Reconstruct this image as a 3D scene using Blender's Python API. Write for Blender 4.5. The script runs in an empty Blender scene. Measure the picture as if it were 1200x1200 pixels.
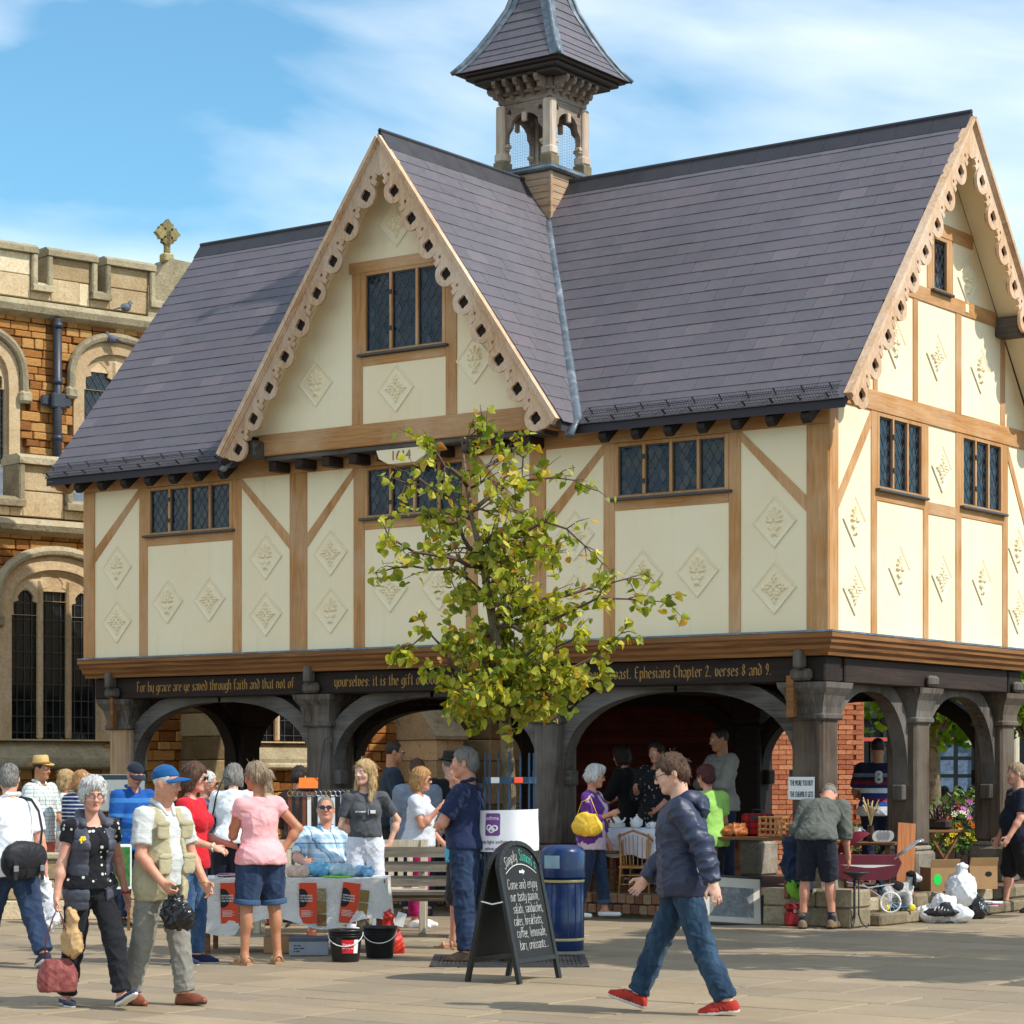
import bpy, math, random
import numpy as np
from mathutils import Vector, Matrix, Quaternion
from mathutils.geometry import tessellate_polygon
from math import sin, cos, pi

MT, MR, V3 = Matrix.Translation, Matrix.Rotation, lambda v: np.array(v)

SC = bpy.context.scene
COL = SC.collection
rnd = random.Random(7)
R_ = math.radians

# ------------------------------------------------------------------ camera
FPX, YAW, HORIZON = 2838.0, R_(35.82), 906.0          # in pixels of the 1200 px photograph
CAM = V3([12.088, -22.387, 1.6])
cam_data = bpy.data.cameras.new('camera')
cam = bpy.data.objects.new('camera', cam_data)
COL.objects.link(cam)
cam.location = CAM
cam.rotation_euler = (pi / 2, 0, YAW)
cam_data.sensor_width = 36.0
cam_data.lens = 36.0 * FPX / 1200.0
cam_data.shift_y = (HORIZON - 600.0) / 1200.0
cam_data.clip_start = 0.1
cam_data.clip_end = 4000
SC.camera = cam
CR = V3([cos(YAW), sin(YAW), 0.0])
CF = V3([-sin(YAW), cos(YAW), 0.0])


def ray(px, py):
 return CF + CR * (px - 600) / FPX + V3([0, 0, 1.0]) * (HORIZON - py) / FPX


def on_z(px, py, z=0.0):
 d = ray(px, py)
 return CAM + d * (z - CAM[2]) / d[2]


def at_depth(px, py, dep):
 return CAM + ray(px, py) * dep


def tf(p):
 return tuple(float(q) for q in p)


def GA(px, dep, z=0.0):
 """point on the ground (or at height z) below photo column px, dep metres from the camera"""
 p = CAM + (CF + CR * (px - 600) / FPX) * dep
 return V3([p[0], p[1], z])


def heading(h):
 """z rotation so local +Y faces: 0 the camera, 90 to the right of the view, 180 away"""
 a = R_(h)
 d = -CF * cos(a) + CR * sin(a)
 return math.atan2(d[1], d[0]) - pi / 2


# ------------------------------------------------------------------ light
SUN_EL, SUN_AZ = R_(47), R_(12)       # azimuth from +X towards +Y
SDIR = Vector((cos(SUN_EL) * cos(SUN_AZ), cos(SUN_EL) * sin(SUN_AZ), sin(SUN_EL)))
sun_data = bpy.data.lights.new('sun', 'SUN')
sun_data.energy = 2.25
sun_data.angle = R_(0.53)
sun_data.color = (1.0, 0.955, 0.88)
sun = bpy.data.objects.new('sun', sun_data)
COL.objects.link(sun)
sun.rotation_euler = SDIR.to_track_quat('Z', 'Y').to_euler()
sun.location = (20, 5, 25)

world = bpy.data.worlds.new('World')
SC.world = world
world.use_nodes = True
wn, wl = world.node_tree.nodes, world.node_tree.links
for n in list(wn):
 wn.remove(n)
w_out = wn.new('ShaderNodeOutputWorld')
w_bg = wn.new('ShaderNodeBackground')
w_sky = wn.new('ShaderNodeTexSky')
w_sky.sky_type = 'NISHITA'
w_sky.sun_disc = False
w_sky.sun_elevation = SUN_EL
w_sky.sun_rotation = pi / 2 - SUN_AZ
w_sky.air_density = 1.0
w_sky.dust_density = 0.15
w_sky.ozone_density = 2.6
w_bg.inputs['Strength'].default_value = 0.15
# thin high cloud, drawn over the whole dome from the view direction
w_tc = wn.new('ShaderNodeTexCoord')
w_map = wn.new('ShaderNodeMapping')
w_map.inputs['Scale'].default_value = (1.6, 1.6, 5.5)
w_map.inputs['Rotation'].default_value = (0.1, 0.12, 0.9)
w_map.inputs['Location'].default_value = (1.82, 5.69, 2.49)
w_n1 = wn.new('ShaderNodeTexNoise')
w_n1.inputs['Scale'].default_value = 1.5
w_n1.inputs['Detail'].default_value = 6
w_n1.inputs['Roughness'].default_value = 0.5
w_n1.inputs['Distortion'].default_value = 0.35
w_r1 = wn.new('ShaderNodeValToRGB')
w_r1.color_ramp.elements[0].position = 0.40
w_r1.color_ramp.elements[0].color = (0, 0, 0, 1)
w_r1.color_ramp.elements[1].position = 0.73
w_r1.color_ramp.elements[1].color = (1, 1, 1, 1)
w_mix = wn.new('ShaderNodeMix')
w_mix.data_type = 'RGBA'
w_mix.inputs[7].default_value = (5.7, 5.65, 5.6, 1)
wl.new(w_tc.outputs['Generated'], w_map.inputs['Vector'])
wl.new(w_map.outputs[0], w_n1.inputs['Vector'])
wl.new(w_n1.outputs[0], w_r1.inputs[0])
wl.new(w_r1.outputs[0], w_mix.inputs[0])
w_tint = wn.new('ShaderNodeMix')
w_tint.data_type, w_tint.blend_type = 'RGBA', 'MULTIPLY'
w_tint.inputs[0].default_value = 1.0
w_tint.inputs[7].default_value = (0.435, 0.635, 0.63, 1)
wl.new(w_sky.outputs[0], w_tint.inputs[6])
wl.new(w_tint.outputs[2], w_mix.inputs[6])
wl.new(w_mix.outputs[2], w_bg.inputs['Color'])
wl.new(w_bg.outputs[0], w_out.inputs['Surface'])

SC.view_settings.view_transform = 'Standard'
SC.view_settings.look = 'None'
SC.view_settings.exposure = 0.98
SC.view_settings.gamma = 1.0
SC.view_settings.use_curve_mapping = False
SC.render.engine = 'CYCLES'
SC.cycles.max_bounces = 7
SC.cycles.diffuse_bounces = 4
SC.cycles.transparent_max_bounces = 8

# ------------------------------------------------------------------ materials
MATS = {}


def srgb(r, g, b):
 def f(c):
  c /= 255.0
  return c / 12.92 if c <= 0.04045 else ((c + 0.055) / 1.055) ** 2.4
 return (f(r), f(g), f(b), 1.0)


class NT:
 def __init__(self, name):
  self.m = bpy.data.materials.new(name)
  self.m.use_nodes = True
  self.n, self.l = self.m.node_tree.nodes, self.m.node_tree.links
  self.p = self.n['Principled BSDF']

 def new(self, t, **kw):
  nd = self.n.new(t)
  for k, v in kw.items():
   if k.startswith('i_'):
    nd.inputs[k[2:].replace('_', ' ')].default_value = v
   else:
    setattr(nd, k, v)
  return nd

 def link(self, a, b):
  self.l.new(a, b)

 def coord(self, kind='Object', scale=(1, 1, 1), rot=(0, 0, 0), loc=(0, 0, 0)):
  tc = self.new('ShaderNodeTexCoord')
  mp = self.new('ShaderNodeMapping')
  mp.inputs['Scale'].default_value = scale
  mp.inputs['Rotation'].default_value = rot
  mp.inputs['Location'].default_value = loc
  if kind == 'Position':
   g = self.new('ShaderNodeNewGeometry')
   self.link(g.outputs['Position'], mp.inputs[0])
  else:
   self.link(tc.outputs[kind], mp.inputs[0])
  return mp.outputs[0]

 def noise(self, vec, scale, detail=4, rough=0.55, dist=0.0):
  nd = self.new('ShaderNodeTexNoise')
  nd.inputs['Scale'].default_value = scale
  nd.inputs['Detail'].default_value = detail
  nd.inputs['Roughness'].default_value = rough
  nd.inputs['Distortion'].default_value = dist
  if vec is not None:
   self.link(vec, nd.inputs['Vector'])
  return nd.outputs[0]

 def ramp(self, fac, stops, interp='LINEAR'):
  r = self.new('ShaderNodeValToRGB')
  r.color_ramp.interpolation = interp
  el = r.color_ramp.elements
  while len(el) < len(stops):
   el.new(0.5)
  for e, (p, c) in zip(el, stops):
   e.position = p
   e.color = c if len(c) == 4 else (*c, 1)
  self.link(fac, r.inputs[0])
  return r.outputs[0]

 def mix(self, a, b, fac, mode='MIX'):
  m = self.new('ShaderNodeMix', data_type='RGBA', blend_type=mode)
  for sock, v in ((m.inputs[6], a), (m.inputs[7], b), (m.inputs[0], fac)):
   if isinstance(v, (tuple, list)):
    sock.default_value = v if len(v) == 4 else (*v, 1)
   elif isinstance(v, (int, float)):
    sock.default_value = v
   else:
    self.link(v, sock)
  return m.outputs[2]

 def math(self, op, a, b=None, c=None):
  m = self.new('ShaderNodeMath', operation=op)
  for s, v in zip(m.inputs, (a, b, c)):
   if v is None:
    continue
   if isinstance(v, (int, float)):
    s.default_value = v
   else:
    self.link(v, s)
  return m.outputs[0]

 def sep(self, vec):
  s = self.new('ShaderNodeSeparateXYZ')
  self.link(vec, s.inputs[0])
  return s.outputs

 def hsv(self, col, h=0.5, s=1.0, v=1.0):
  n = self.new('ShaderNodeHueSaturation')
  for nm, x in (('Hue', h), ('Saturation', s), ('Value', v)):
   if isinstance(x, (int, float)):
    n.inputs[nm].default_value = x
   else:
    self.link(x, n.inputs[nm])
  if isinstance(col, (tuple, list)):
   n.inputs['Color'].default_value = col
  else:
   self.link(col, n.inputs['Color'])
  return n.outputs[0]

 def island(self):
  return self.new('ShaderNodeNewGeometry').outputs['Random Per Island']

 def objrand(self):
  return self.new('ShaderNodeObjectInfo').outputs['Random']

 def color(self, c):
  if isinstance(c, (tuple, list)):
   self.p.inputs['Base Color'].default_value = c
  else:
   self.link(c, self.p.inputs['Base Color'])

 def rough(self, v):
  if isinstance(v, (int, float)):
   self.p.inputs['Roughness'].default_value = v
  else:
   self.link(v, self.p.inputs['Roughness'])

 def bump(self, h, strength=0.3, dist=0.01):
  b = self.new('ShaderNodeBump')
  b.inputs['Strength'].default_value = strength
  b.inputs['Distance'].default_value = dist
  self.link(h, b.inputs['Height'])
  self.link(b.outputs[0], self.p.inputs['Normal'])

 def maprange(self, v, a, b, c, d):
  m = self.new('ShaderNodeMapRange')
  self.link(v, m.inputs[0])
  for i, x in enumerate((a, b, c, d)):
   m.inputs[i + 1].default_value = x
  return m.outputs[0]


def plain(name, col, rough=0.6, var=0.12, scale=9.0, bump=0.0, bscale=60.0, metal=0.0, spec=0.5, rand=0.0, coat=0.0):
 """a painted / plastic / cloth material: base colour with soft mottling and fine relief"""
 if name in MATS:
  return MATS[name]
 t = NT(name)
 v = t.coord()
 n = t.noise(v, scale, 5)
 f = t.maprange(n, 0.25, 0.75, 1 - var, 1 + var)
 if rand:
  f = t.math('MULTIPLY', f, t.maprange(t.island(), 0, 1, 1 - rand, 1 + rand))
 t.color(t.hsv(col, v=f))
 t.rough(t.maprange(n, 0.2, 0.8, max(0.02, rough - 0.08), min(1, rough + 0.08)))
 t.p.inputs['Metallic'].default_value = metal
 t.p.inputs['Specular IOR Level'].default_value = spec
 t.p.inputs['Coat Weight'].default_value = coat
 if bump:
  t.bump(t.noise(v, bscale, 3), bump, 0.004)
 MATS[name] = t.m
 return t.m


def wood(name, base, dark, pale=None, rough=0.75, grain=(1, 1, 1), gs=14.0, bump=0.35, silver=0.0):
 """timber: grain streaks stretched along one local axis, knots, silvering patches"""
 if name in MATS:
  return MATS[name]
 t = NT(name)
 v = t.coord('Object', scale=grain)
 streak = t.noise(v, gs, 6, 0.6, 1.2)
 fine = t.noise(v, gs * 4.5, 4, 0.6, 0.4)
 vp = t.coord('Object')
 patch = t.noise(vp, 1.3, 4)
 c = t.ramp(streak, [(0.3, dark), (0.62, base)])
 if pale is not None:
  c = t.mix(c, pale, t.ramp(patch, [(0.42, (0, 0, 0)), (0.68, (silver, silver, silver))]))
 f = t.maprange(t.math('ADD', t.math('MULTIPLY', t.island(), 0.6), t.math('MULTIPLY', t.objrand(), 0.4)), 0, 1, 0.84, 1.14)
 f = t.math('MULTIPLY', f, t.maprange(fine, 0.3, 0.7, 0.85, 1.1))
 t.color(t.hsv(c, v=f))
 t.rough(rough)
 t.p.inputs['Specular IOR Level'].default_value = 0.3
 t.bump(t.math('ADD', streak, t.math('MULTIPLY', fine, 0.6)), bump, 0.008)
 MATS[name] = t.m
 return t.m


def stone(name, stops, scale=1.0, island=0.25, bump=0.6, lichen=None, rough=0.9, hue=0.0):
 if name in MATS:
  return MATS[name]
 t = NT(name)
 v = t.coord('Object')
 n1 = t.noise(v, 3.2 * scale, 6, 0.6)
 n2 = t.noise(v, 26 * scale, 6, 0.65)
 isl = t.math('FRACT', t.math('ADD', t.island(), t.objrand()))
 fac = t.math('ADD', t.math('MULTIPLY', isl, island * 2), t.math('MULTIPLY', n1, 1 - island))
 c = t.ramp(t.math('SUBTRACT', fac, island * 0.55), stops)
 c = t.hsv(c, h=t.maprange(isl, 0, 1, 0.5 - hue, 0.5 + hue), v=t.math('MULTIPLY', t.maprange(n2, 0.25, 0.75, 0.72, 1.22), t.maprange(isl, 0, 1, 0.86, 1.13)))
 if lichen:
  c = t.mix(c, lichen, t.ramp(t.noise(v, 7.5, 7, 0.7), [(0.56, (0, 0, 0)), (0.7, (0.75, 0.75, 0.75))]))
 t.color(c)
 t.rough(rough)
 t.p.inputs['Specular IOR Level'].default_value = 0.2
 t.bump(t.math('ADD', n2, t.math('MULTIPLY', n1, 0.8)), bump, 0.02)
 MATS[name] = t.m
 return t.m


# ------------------------------------------------------------------ objects
def tag(o, label=None, cat=None, group=None, kind=None):
 if label: o['label'] = label
 if cat: o['category'] = cat
 if group: o['group'] = group
 if kind: o['kind'] = kind
 return o


def thing(name, label, cat, loc=(0, 0, 0), rz=0.0, group=None):
 o = bpy.data.objects.new(name, None)
 o.empty_display_size = 0.2
 COL.objects.link(o)
 o.location = loc
 o.rotation_euler = (0, 0, rz)
 return tag(o, label, cat, group)


def link_mesh(name, me, parent=None, loc=None, rot=None, scale=None):
 o = bpy.data.objects.new(name, me)
 COL.objects.link(o)
 if parent is not None:
  o.parent = parent
 if loc is not None:
  o.location = loc
 if rot is not None:
  o.rotation_euler = rot
 if scale is not None:
  o.scale = scale
 return o


def mesh_np(name, V, Q, mats, fm=None, smooth=True):
 """quick mesh from numpy verts and quads"""
 me = bpy.data.meshes.new(name)
 n, q = len(V), len(Q)
 me.vertices.add(n)
 me.vertices.foreach_set('co', np.ascontiguousarray(V, dtype=np.float32).ravel())
 me.loops.add(q * 4)
 me.loops.foreach_set('vertex_index', np.ascontiguousarray(Q, dtype=np.int32).ravel())
 me.polygons.add(q)
 me.polygons.foreach_set('loop_start', np.arange(0, q * 4, 4, dtype=np.int32))
 if fm is not None:
  me.polygons.foreach_set('material_index', np.ascontiguousarray(fm, dtype=np.int32))
 me.polygons.foreach_set('use_smooth', np.full(q, smooth, dtype=bool))
 for m in (mats if isinstance(mats, (list, tuple)) else [mats]):
  me.materials.append(m)
 me.update(calc_edges=True)
 return me


CH = ((0, 1, 3, 2), (4, 6, 7, 5), (0, 4, 5, 1), (2, 3, 7, 6), (0, 2, 6, 4), (1, 5, 7, 3))


class MB:
 """collects shapes; build() links them as one mesh object"""

 def __init__(self):
  self.v, self.f, self.m, self.s = [], [], [], []
  self.cm, self.cs = 0, False

 def add(self, vs, fs, M=None):
  o = len(self.v)
  if M is not None:
   vs = [tuple(M @ Vector(p)) for p in vs]
  self.v.extend([tuple(float(c) for c in p) for p in vs])
  for f in fs:
   self.f.append(tuple(i + o for i in f))
   self.m.append(self.cm)
   self.s.append(self.cs)
  return self

 def mat(self, i, smooth=None):
  self.cm = i
  if smooth is not None:
   self.cs = smooth
  return self

 def box(self, a, b, ch=0.0, M=None):
  a = [min(x, y) for x, y in zip(a, b)], [max(x, y) for x, y in zip(a, b)]
  lo, hi = a
  if ch <= 0:
   vs = [((lo, hi)[i][0], (lo, hi)[j][1], (lo, hi)[k][2]) for i in (0, 1) for j in (0, 1) for k in (0, 1)]
   return self.add(vs, CH, M)
  ch = min(ch, *[(h - l) * 0.45 for l, h in zip(lo, hi)])
  vs, idx = [], {}
  for i in (0, 1):
   for j in (0, 1):
    for k in (0, 1):
     c = [(lo, hi)[i][0], (lo, hi)[j][1], (lo, hi)[k][2]]
     s = [1 if q == 0 else -1 for q in (i, j, k)]
     for ax in range(3):
      p = [c[d] + (0 if d == ax else s[d] * ch) for d in range(3)]
      idx[(i, j, k, ax)] = len(vs)
      vs.append(p)
  fs = []
  for ax in range(3):
   o = [d for d in range(3) if d != ax]
   for q in (0, 1):
    f = []
    for a2, b2 in ((0, 0), (1, 0), (1, 1), (0, 1)):
     key = [0, 0, 0]
     key[ax], key[o[0]], key[o[1]] = q, a2, b2
     f.append(idx[(*key, ax)])
    flip = (q == 0) ^ (ax == 1)
    fs.append(tuple(reversed(f)) if flip else tuple(f))
  for ax in range(3):
   o = [d for d in range(3) if d != ax]
   for a2 in (0, 1):
    for b2 in (0, 1):
     k0, k1 = [0, 0, 0], [0, 0, 0]
     k0[ax], k1[ax] = 0, 1
     for k in (k0, k1):
      k[o[0]], k[o[1]] = a2, b2
     f = [idx[(*k0, o[0])], idx[(*k1, o[0])], idx[(*k1, o[1])], idx[(*k0, o[1])]]
     fs.append(tuple(f))
  for i in (0, 1):
   for j in (0, 1):
    for k in (0, 1):
     fs.append(tuple(idx[(i, j, k, ax)] for ax in range(3)))
  return self.add(vs, fs, M)

 def beam(self, p, q, w, h, up=(0, 0, 1), ch=0.0, ext=0.0):
  """box from p to q, w across, h along up"""
  p, q = Vector(p), Vector(q)
  d = (q - p)
  L = d.length
  d.normalize()
  s = d.cross(Vector(up))
  if s.length < 1e-5:
   s = d.cross(Vector((1, 0, 0)))
  s.normalize()
  u = s.cross(d)
  M = Matrix(((s.x, d.x, u.x, p.x), (s.y, d.y, u.y, p.y), (s.z, d.z, u.z, p.z), (0, 0, 0, 1)))
  return self.box((-w / 2, -ext, -h / 2), (w / 2, L + ext, h / 2), ch, M)

 def tube(self, path, rad, n=8, cap=True, flat=1.0, up=(0, 0, 1)):
  P = [Vector(p) for p in path]
  if isinstance(rad, (int, float)):
   rad = [rad] * len(P)
  vs, fs = [], []
  prev = None
  for i, p in enumerate(P):
   d = (P[min(i + 1, len(P) - 1)] - P[max(i - 1, 0)])
   if d.length < 1e-9:
    d = Vector((0, 0, 1))
   d.normalize()
   if prev is None:
    s = d.cross(Vector(up))
    if s.length < 1e-3:
     s = d.cross(Vector((0, 1, 0)))
   else:
    s = prev - d * prev.dot(d)
    if s.length < 1e-4:
     s = d.cross(Vector(up))
   s.normalize()
   prev = s
   u = s.cross(d)
   for k in range(n):
    a = 2 * pi * k / n
    vs.append(p + s * (cos(a) * rad[i]) + u * (sin(a) * rad[i] * flat))
  for i in range(len(P) - 1):
   for k in range(n):
    k2 = (k + 1) % n
    fs.append((i * n + k, i * n + k2, (i + 1) * n + k2, (i + 1) * n + k))
  if cap:
   fs.append(tuple(range(n))[::-1])
   fs.append(tuple(range((len(P) - 1) * n, len(P) * n)))
  return self.add(vs, fs)

 def lathe(self, prof, n=20, c=(0, 0, 0), M=None, cap=True, sx=1.0, sy=1.0):
  vs, fs = [], []
  for r, z in prof:
   for k in range(n):
    a = 2 * pi * k / n
    vs.append((c[0] + cos(a) * r * sx, c[1] + sin(a) * r * sy, c[2] + z))
  for i in range(len(prof) - 1):
   for k in range(n):
    k2 = (k + 1) % n
    fs.append((i * n + k, i * n + k2, (i + 1) * n + k2, (i + 1) * n + k))
  if cap:
   fs.append(tuple(range(n))[::-1])
   fs.append(tuple(range((len(prof) - 1) * n, len(prof) * n)))
  return self.add(vs, fs, M)

 def prism(self, outline, depth, M=None, holes=()):
  """2-D outline (x, z) extruded along +y by depth, holes allowed"""
  loops = [list(outline)] + [list(h) for h in holes]
  flat = [p for l in loops for p in l]
  tris = tessellate_polygon([[Vector((x, z, 0)) for x, z in l] for l in loops])
  n = len(flat)
  vs = [(x, 0, z) for x, z in flat] + [(x, depth, z) for x, z in flat]
  fs = []
  for a, b, c in tris:
   ax, az = flat[a]
   bx, bz = flat[b]
   cx, cz = flat[c]
   ccw = (bx - ax) * (cz - az) - (bz - az) * (cx - ax) > 0
   t = (a, b, c) if ccw else (a, c, b)
   fs.append(t)
   fs.append((t[0] + n, t[2] + n, t[1] + n))
  o = 0
  for li, l in enumerate(loops):
   k = len(l)
   area = sum(l[i][0] * l[(i + 1) % k][1] - l[(i + 1) % k][0] * l[i][1] for i in range(k))
   for i in range(k):
    j = (i + 1) % k
    f = (o + i, o + i + n, o + j + n, o + j)
    if (area > 0) == (li == 0):
     f = f[::-1]
    fs.append(f[::-1] if depth < 0 else f)
   o += k
  return self.add(vs, fs, M)

 def sphere(self, c, r, n=12, m=8, M=None):
  rx, ry, rz = (r, r, r) if isinstance(r, (int, float)) else r
  vs, fs = [(0, 0, -1)], []
  for i in range(1, m):
   t = pi * i / m - pi / 2
   for k in range(n):
    a = 2 * pi * k / n
    vs.append((cos(t) * cos(a), cos(t) * sin(a), sin(t)))
  vs.append((0, 0, 1))
  for k in range(n):
   fs.append((0, 1 + (k + 1) % n, 1 + k))
  for i in range(m - 2):
   for k in range(n):
    k2 = (k + 1) % n
    fs.append((1 + i * n + k, 1 + i * n + k2, 1 + (i + 1) * n + k2, 1 + (i + 1) * n + k))
  l = len(vs) - 1
  for k in range(n):
   fs.append((l, 1 + (m - 2) * n + k, 1 + (m - 2) * n + (k + 1) % n))
  vs = [(c[0] + x * rx, c[1] + y * ry, c[2] + z * rz) for x, y, z in vs]
  return self.add(vs, fs, M)

 def mesh(self, name, mats):
  me = bpy.data.meshes.new(name)
  me.from_pydata(self.v, [], self.f)
  for m in (mats if isinstance(mats, (list, tuple)) else [mats]):
   me.materials.append(m)
  me.polygons.foreach_set('material_index', self.m)
  me.polygons.foreach_set('use_smooth', self.s)
  me.update()
  return me

 def build(self, name, mats, parent=None, loc=None, rot=None):
  return link_mesh(name, self.mesh(name, mats), parent, loc, rot)


def TR(loc=(0, 0, 0), rz=0.0, rx=0.0, ry=0.0, s=1.0):
 return MT(loc) @ MR(rz, 4, 'Z') @ MR(ry, 4, 'Y') @ MR(rx, 4, 'X') @ Matrix.Scale(s, 4)


def arc(c, r, a0, a1, n):
 return [(c[0] + r * cos(R_(a0 + (a1 - a0) * i / n)), c[1] + r * sin(R_(a0 + (a1 - a0) * i / n))) for i in range(n + 1)]


# ------------------------------------------------------------------ strokes: lettering drawn with a broad pen or with chalk
GL = {
 'a': (1.9, '0,3.4 .8,4 1.6,3.4 1.6,.5 2,0|1.6,2.3 .2,1.5 0,.6 .6,0 1.6,.7'), 'b': (1.9, '0,6.5 0,.6 .8,0 1.6,.7 1.6,3.2 .8,4 0,3.2'),
 'c': (1.7, '1.5,3.4 .8,4 0,3.2 0,.7 .8,0 1.5,.6'), 'd': (1.9, '.1,6.2 1.6,4.2 1.6,.7 .8,0 0,.7 0,3.2 .8,4 1.6,3.3'),
 'e': (1.7, '0,2 1.5,2.5 1.5,3.3 .8,4 0,3.2 0,.7 .8,0 1.5,.6'), 'f': (1.4, '1.5,6.1 .9,6.5 .4,6 .4,0|-.2,4 1.2,4'),
 'g': (1.9, '1.6,3.2 .8,4 0,3.2 0,1 .8,.2 1.6,.9|1.6,4 1.6,-1.2 .8,-1.9 0,-1.4'), 'h': (1.9, '0,6.5 0,0|0,3.2 .8,4 1.6,3.3 1.6,0'),
 'i': (.8, '0,4 .1,.5 .5,0|.1,5.6 .25,5.4'), 'j': (.8, '.3,4 .3,-1.4 -.3,-1.9|.3,5.6 .4,5.4'), 'k': (1.7, '0,6.5 0,0|1.4,4 0,2 1.5,0'),
 'l': (.8, '0,6.5 .05,.5 .5,0'), 'm': (3.1, '0,4 0,0|0,3.3 .7,4 1.4,3.3 1.4,0|1.4,3.3 2.1,4 2.8,3.3 2.8,0'),
 'n': (1.9, '0,4 0,0|0,3.2 .8,4 1.6,3.3 1.6,0'), 'o': (1.9, '.8,4 0,3.2 0,.7 .8,0 1.6,.7 1.6,3.2 .8,4'),
 'p': (1.9, '0,4 0,-1.9|0,3.2 .8,4 1.6,3.2 1.6,.7 .8,0 0,.7'), 'q': (1.9, '1.6,4 1.6,-1.9|1.6,3.2 .8,4 0,3.2 0,.7 .8,0 1.6,.7'),
 'r': (1.4, '0,4 0,0|0,3 .8,4 1.3,3.5'), 's': (1.6, '1.4,3.4 .8,4 .1,3.2 1.4,1 .8,0 0,.6'), 't': (1.3, '.4,5.4 .4,.6 .8,0 1.2,.4|-.2,4 1.1,4'),
 'u': (1.9, '0,4 0,.7 .7,0 1.6,.8|1.6,4 1.6,.4 2,0'), 'v': (1.8, '0,4.2 .2,.8 .8,0 1.5,1 1.5,3.2 .9,4'), 'w': (2.7, '0,4 .2,.7 .7,0 1.3,.8 1.3,3.4|1.3,.8 1.8,0 2.4,.8 2.4,4'),
 'x': (1.6, '0,4 1.4,0|1.4,4 0,0'), 'y': (1.9, '0,4 0,1 .8,.2 1.6,1|1.6,4 1.6,-1 .6,-1.9'), 'z': (1.6, '0,4 1.4,4 0,0 1.4,0'),
 'F': (2.3, '.4,6.5 .4,0|0,6.3 1,6.6 2,6.2|.4,3.4 1.6,3.4'), 'E': (2.4, '2,6 1,6.6 .2,5.6 .2,1 1,0 2.1,.8|.2,3.3 1.6,3.3'),
 'C': (2.4, '2.1,5.6 1.2,6.6 .1,5.2 .1,1.2 1.1,0 2.1,1'), 'G': (2.5, '2,5.7 1.1,6.6 .1,5.2 .1,1.2 1.1,0 2.1,.8 2.1,3 1.3,3'),
 'S': (2.2, '1.9,5.6 1.1,6.5 .1,5.4 1.9,1.6 1,0 0,.9'), 'I': (1, '.4,6.5 .4,0'),
 '2': (1.9, '.1,4.8 .8,6 1.5,4.8 0,.2 1.7,.2'), '8': (1.9, '.8,3.2 .1,4.5 .8,6 1.5,4.5 .8,3.2 0,1.4 .8,0 1.6,1.4 .8,3.2'),
 '9': (1.9, '1.5,4.4 .8,3 .1,4.4 .8,6 1.5,4.8 1.3,2 .5,0'), '.': (.8, '0,.3 .25,.1'), ',': (.8, '.3,.3 0,-.9'), ':': (.8, '0,.4 .25,.2|0,3.2 .25,3'),
 "'": (.7, '.1,6.5 .1,5.4'), '!': (.8, '.1,6.5 .1,1.6|.1,.3 .2,.1'),
}


def glyph_paths(text, jit=0.0, rg=None, gap=0.75, space=1.6):
 x, out = 0.0, []
 for ch in text:
  if ch == ' ':
   x += space
   continue
  w, s = GL[ch]
  for pl in s.split('|'):
   pts = [tuple(float(c) for c in p.split(',')) for p in pl.split()]
   out.append([(x + a + (rg.uniform(-jit, jit) if jit else 0), b + (rg.uniform(-jit, jit) if jit else 0)) for a, b in pts])
  x += w + gap
 return out, x


def pen_text(mb, text, size, M, nib=(0.62, 0.42), y=-0.002, width=None):
 """broad-nib lettering laid in the x,z plane of M; size = x-height unit of one quarter"""
 paths, w = glyph_paths(text)
 sx = size if width is None else width / w
 nx, nz = nib
 for pl in paths:
  for (a, b), (c, d) in zip(pl, pl[1:]):
   q = [(a - nx / 2, b - nz / 2), (c - nx / 2, d - nz / 2), (c + nx / 2, d + nz / 2), (a + nx / 2, b + nz / 2)]
   ar = sum(q[i][0] * q[(i + 1) % 4][1] - q[(i + 1) % 4][0] * q[i][1] for i in range(4))
   if ar < 0:
    q = q[::-1]
   mb.add([(u * sx, y, v * size) for u, v in q], [(0, 1, 2, 3)], M)
   e = 0.17
   mb.add([((a - nx / 2) * sx, y - 0.0006, (b - nz / 2 - e) * size), ((a + nx / 2) * sx, y - 0.0006, (b + nz / 2 - e) * size),
     ((a + nx / 2) * sx, y - 0.0006, (b + nz / 2 + e) * size), ((a - nx / 2) * sx, y - 0.0006, (b - nz / 2 + e) * size)], [(0, 1, 2, 3)], M)
 return w * sx


def smooth_path(pl, n=5):
 if len(pl) < 3:
  return pl
 out = []
 P = [pl[0]] + list(pl) + [pl[-1]]
 for i in range(1, len(P) - 2):
  p0, p1, p2, p3 = P[i - 1], P[i], P[i + 1], P[i + 2]
  for k in range(n):
   t = k / n
   out.append(tuple(0.5 * (2 * p1[d] + (p2[d] - p0[d]) * t + (2 * p0[d] - 5 * p1[d] + 4 * p2[d] - p3[d]) * t * t + (3 * p1[d] - p0[d] - 3 * p2[d] + p3[d]) * t ** 3) for d in (0, 1)))
 out.append(pl[-1])
 return out


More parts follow.
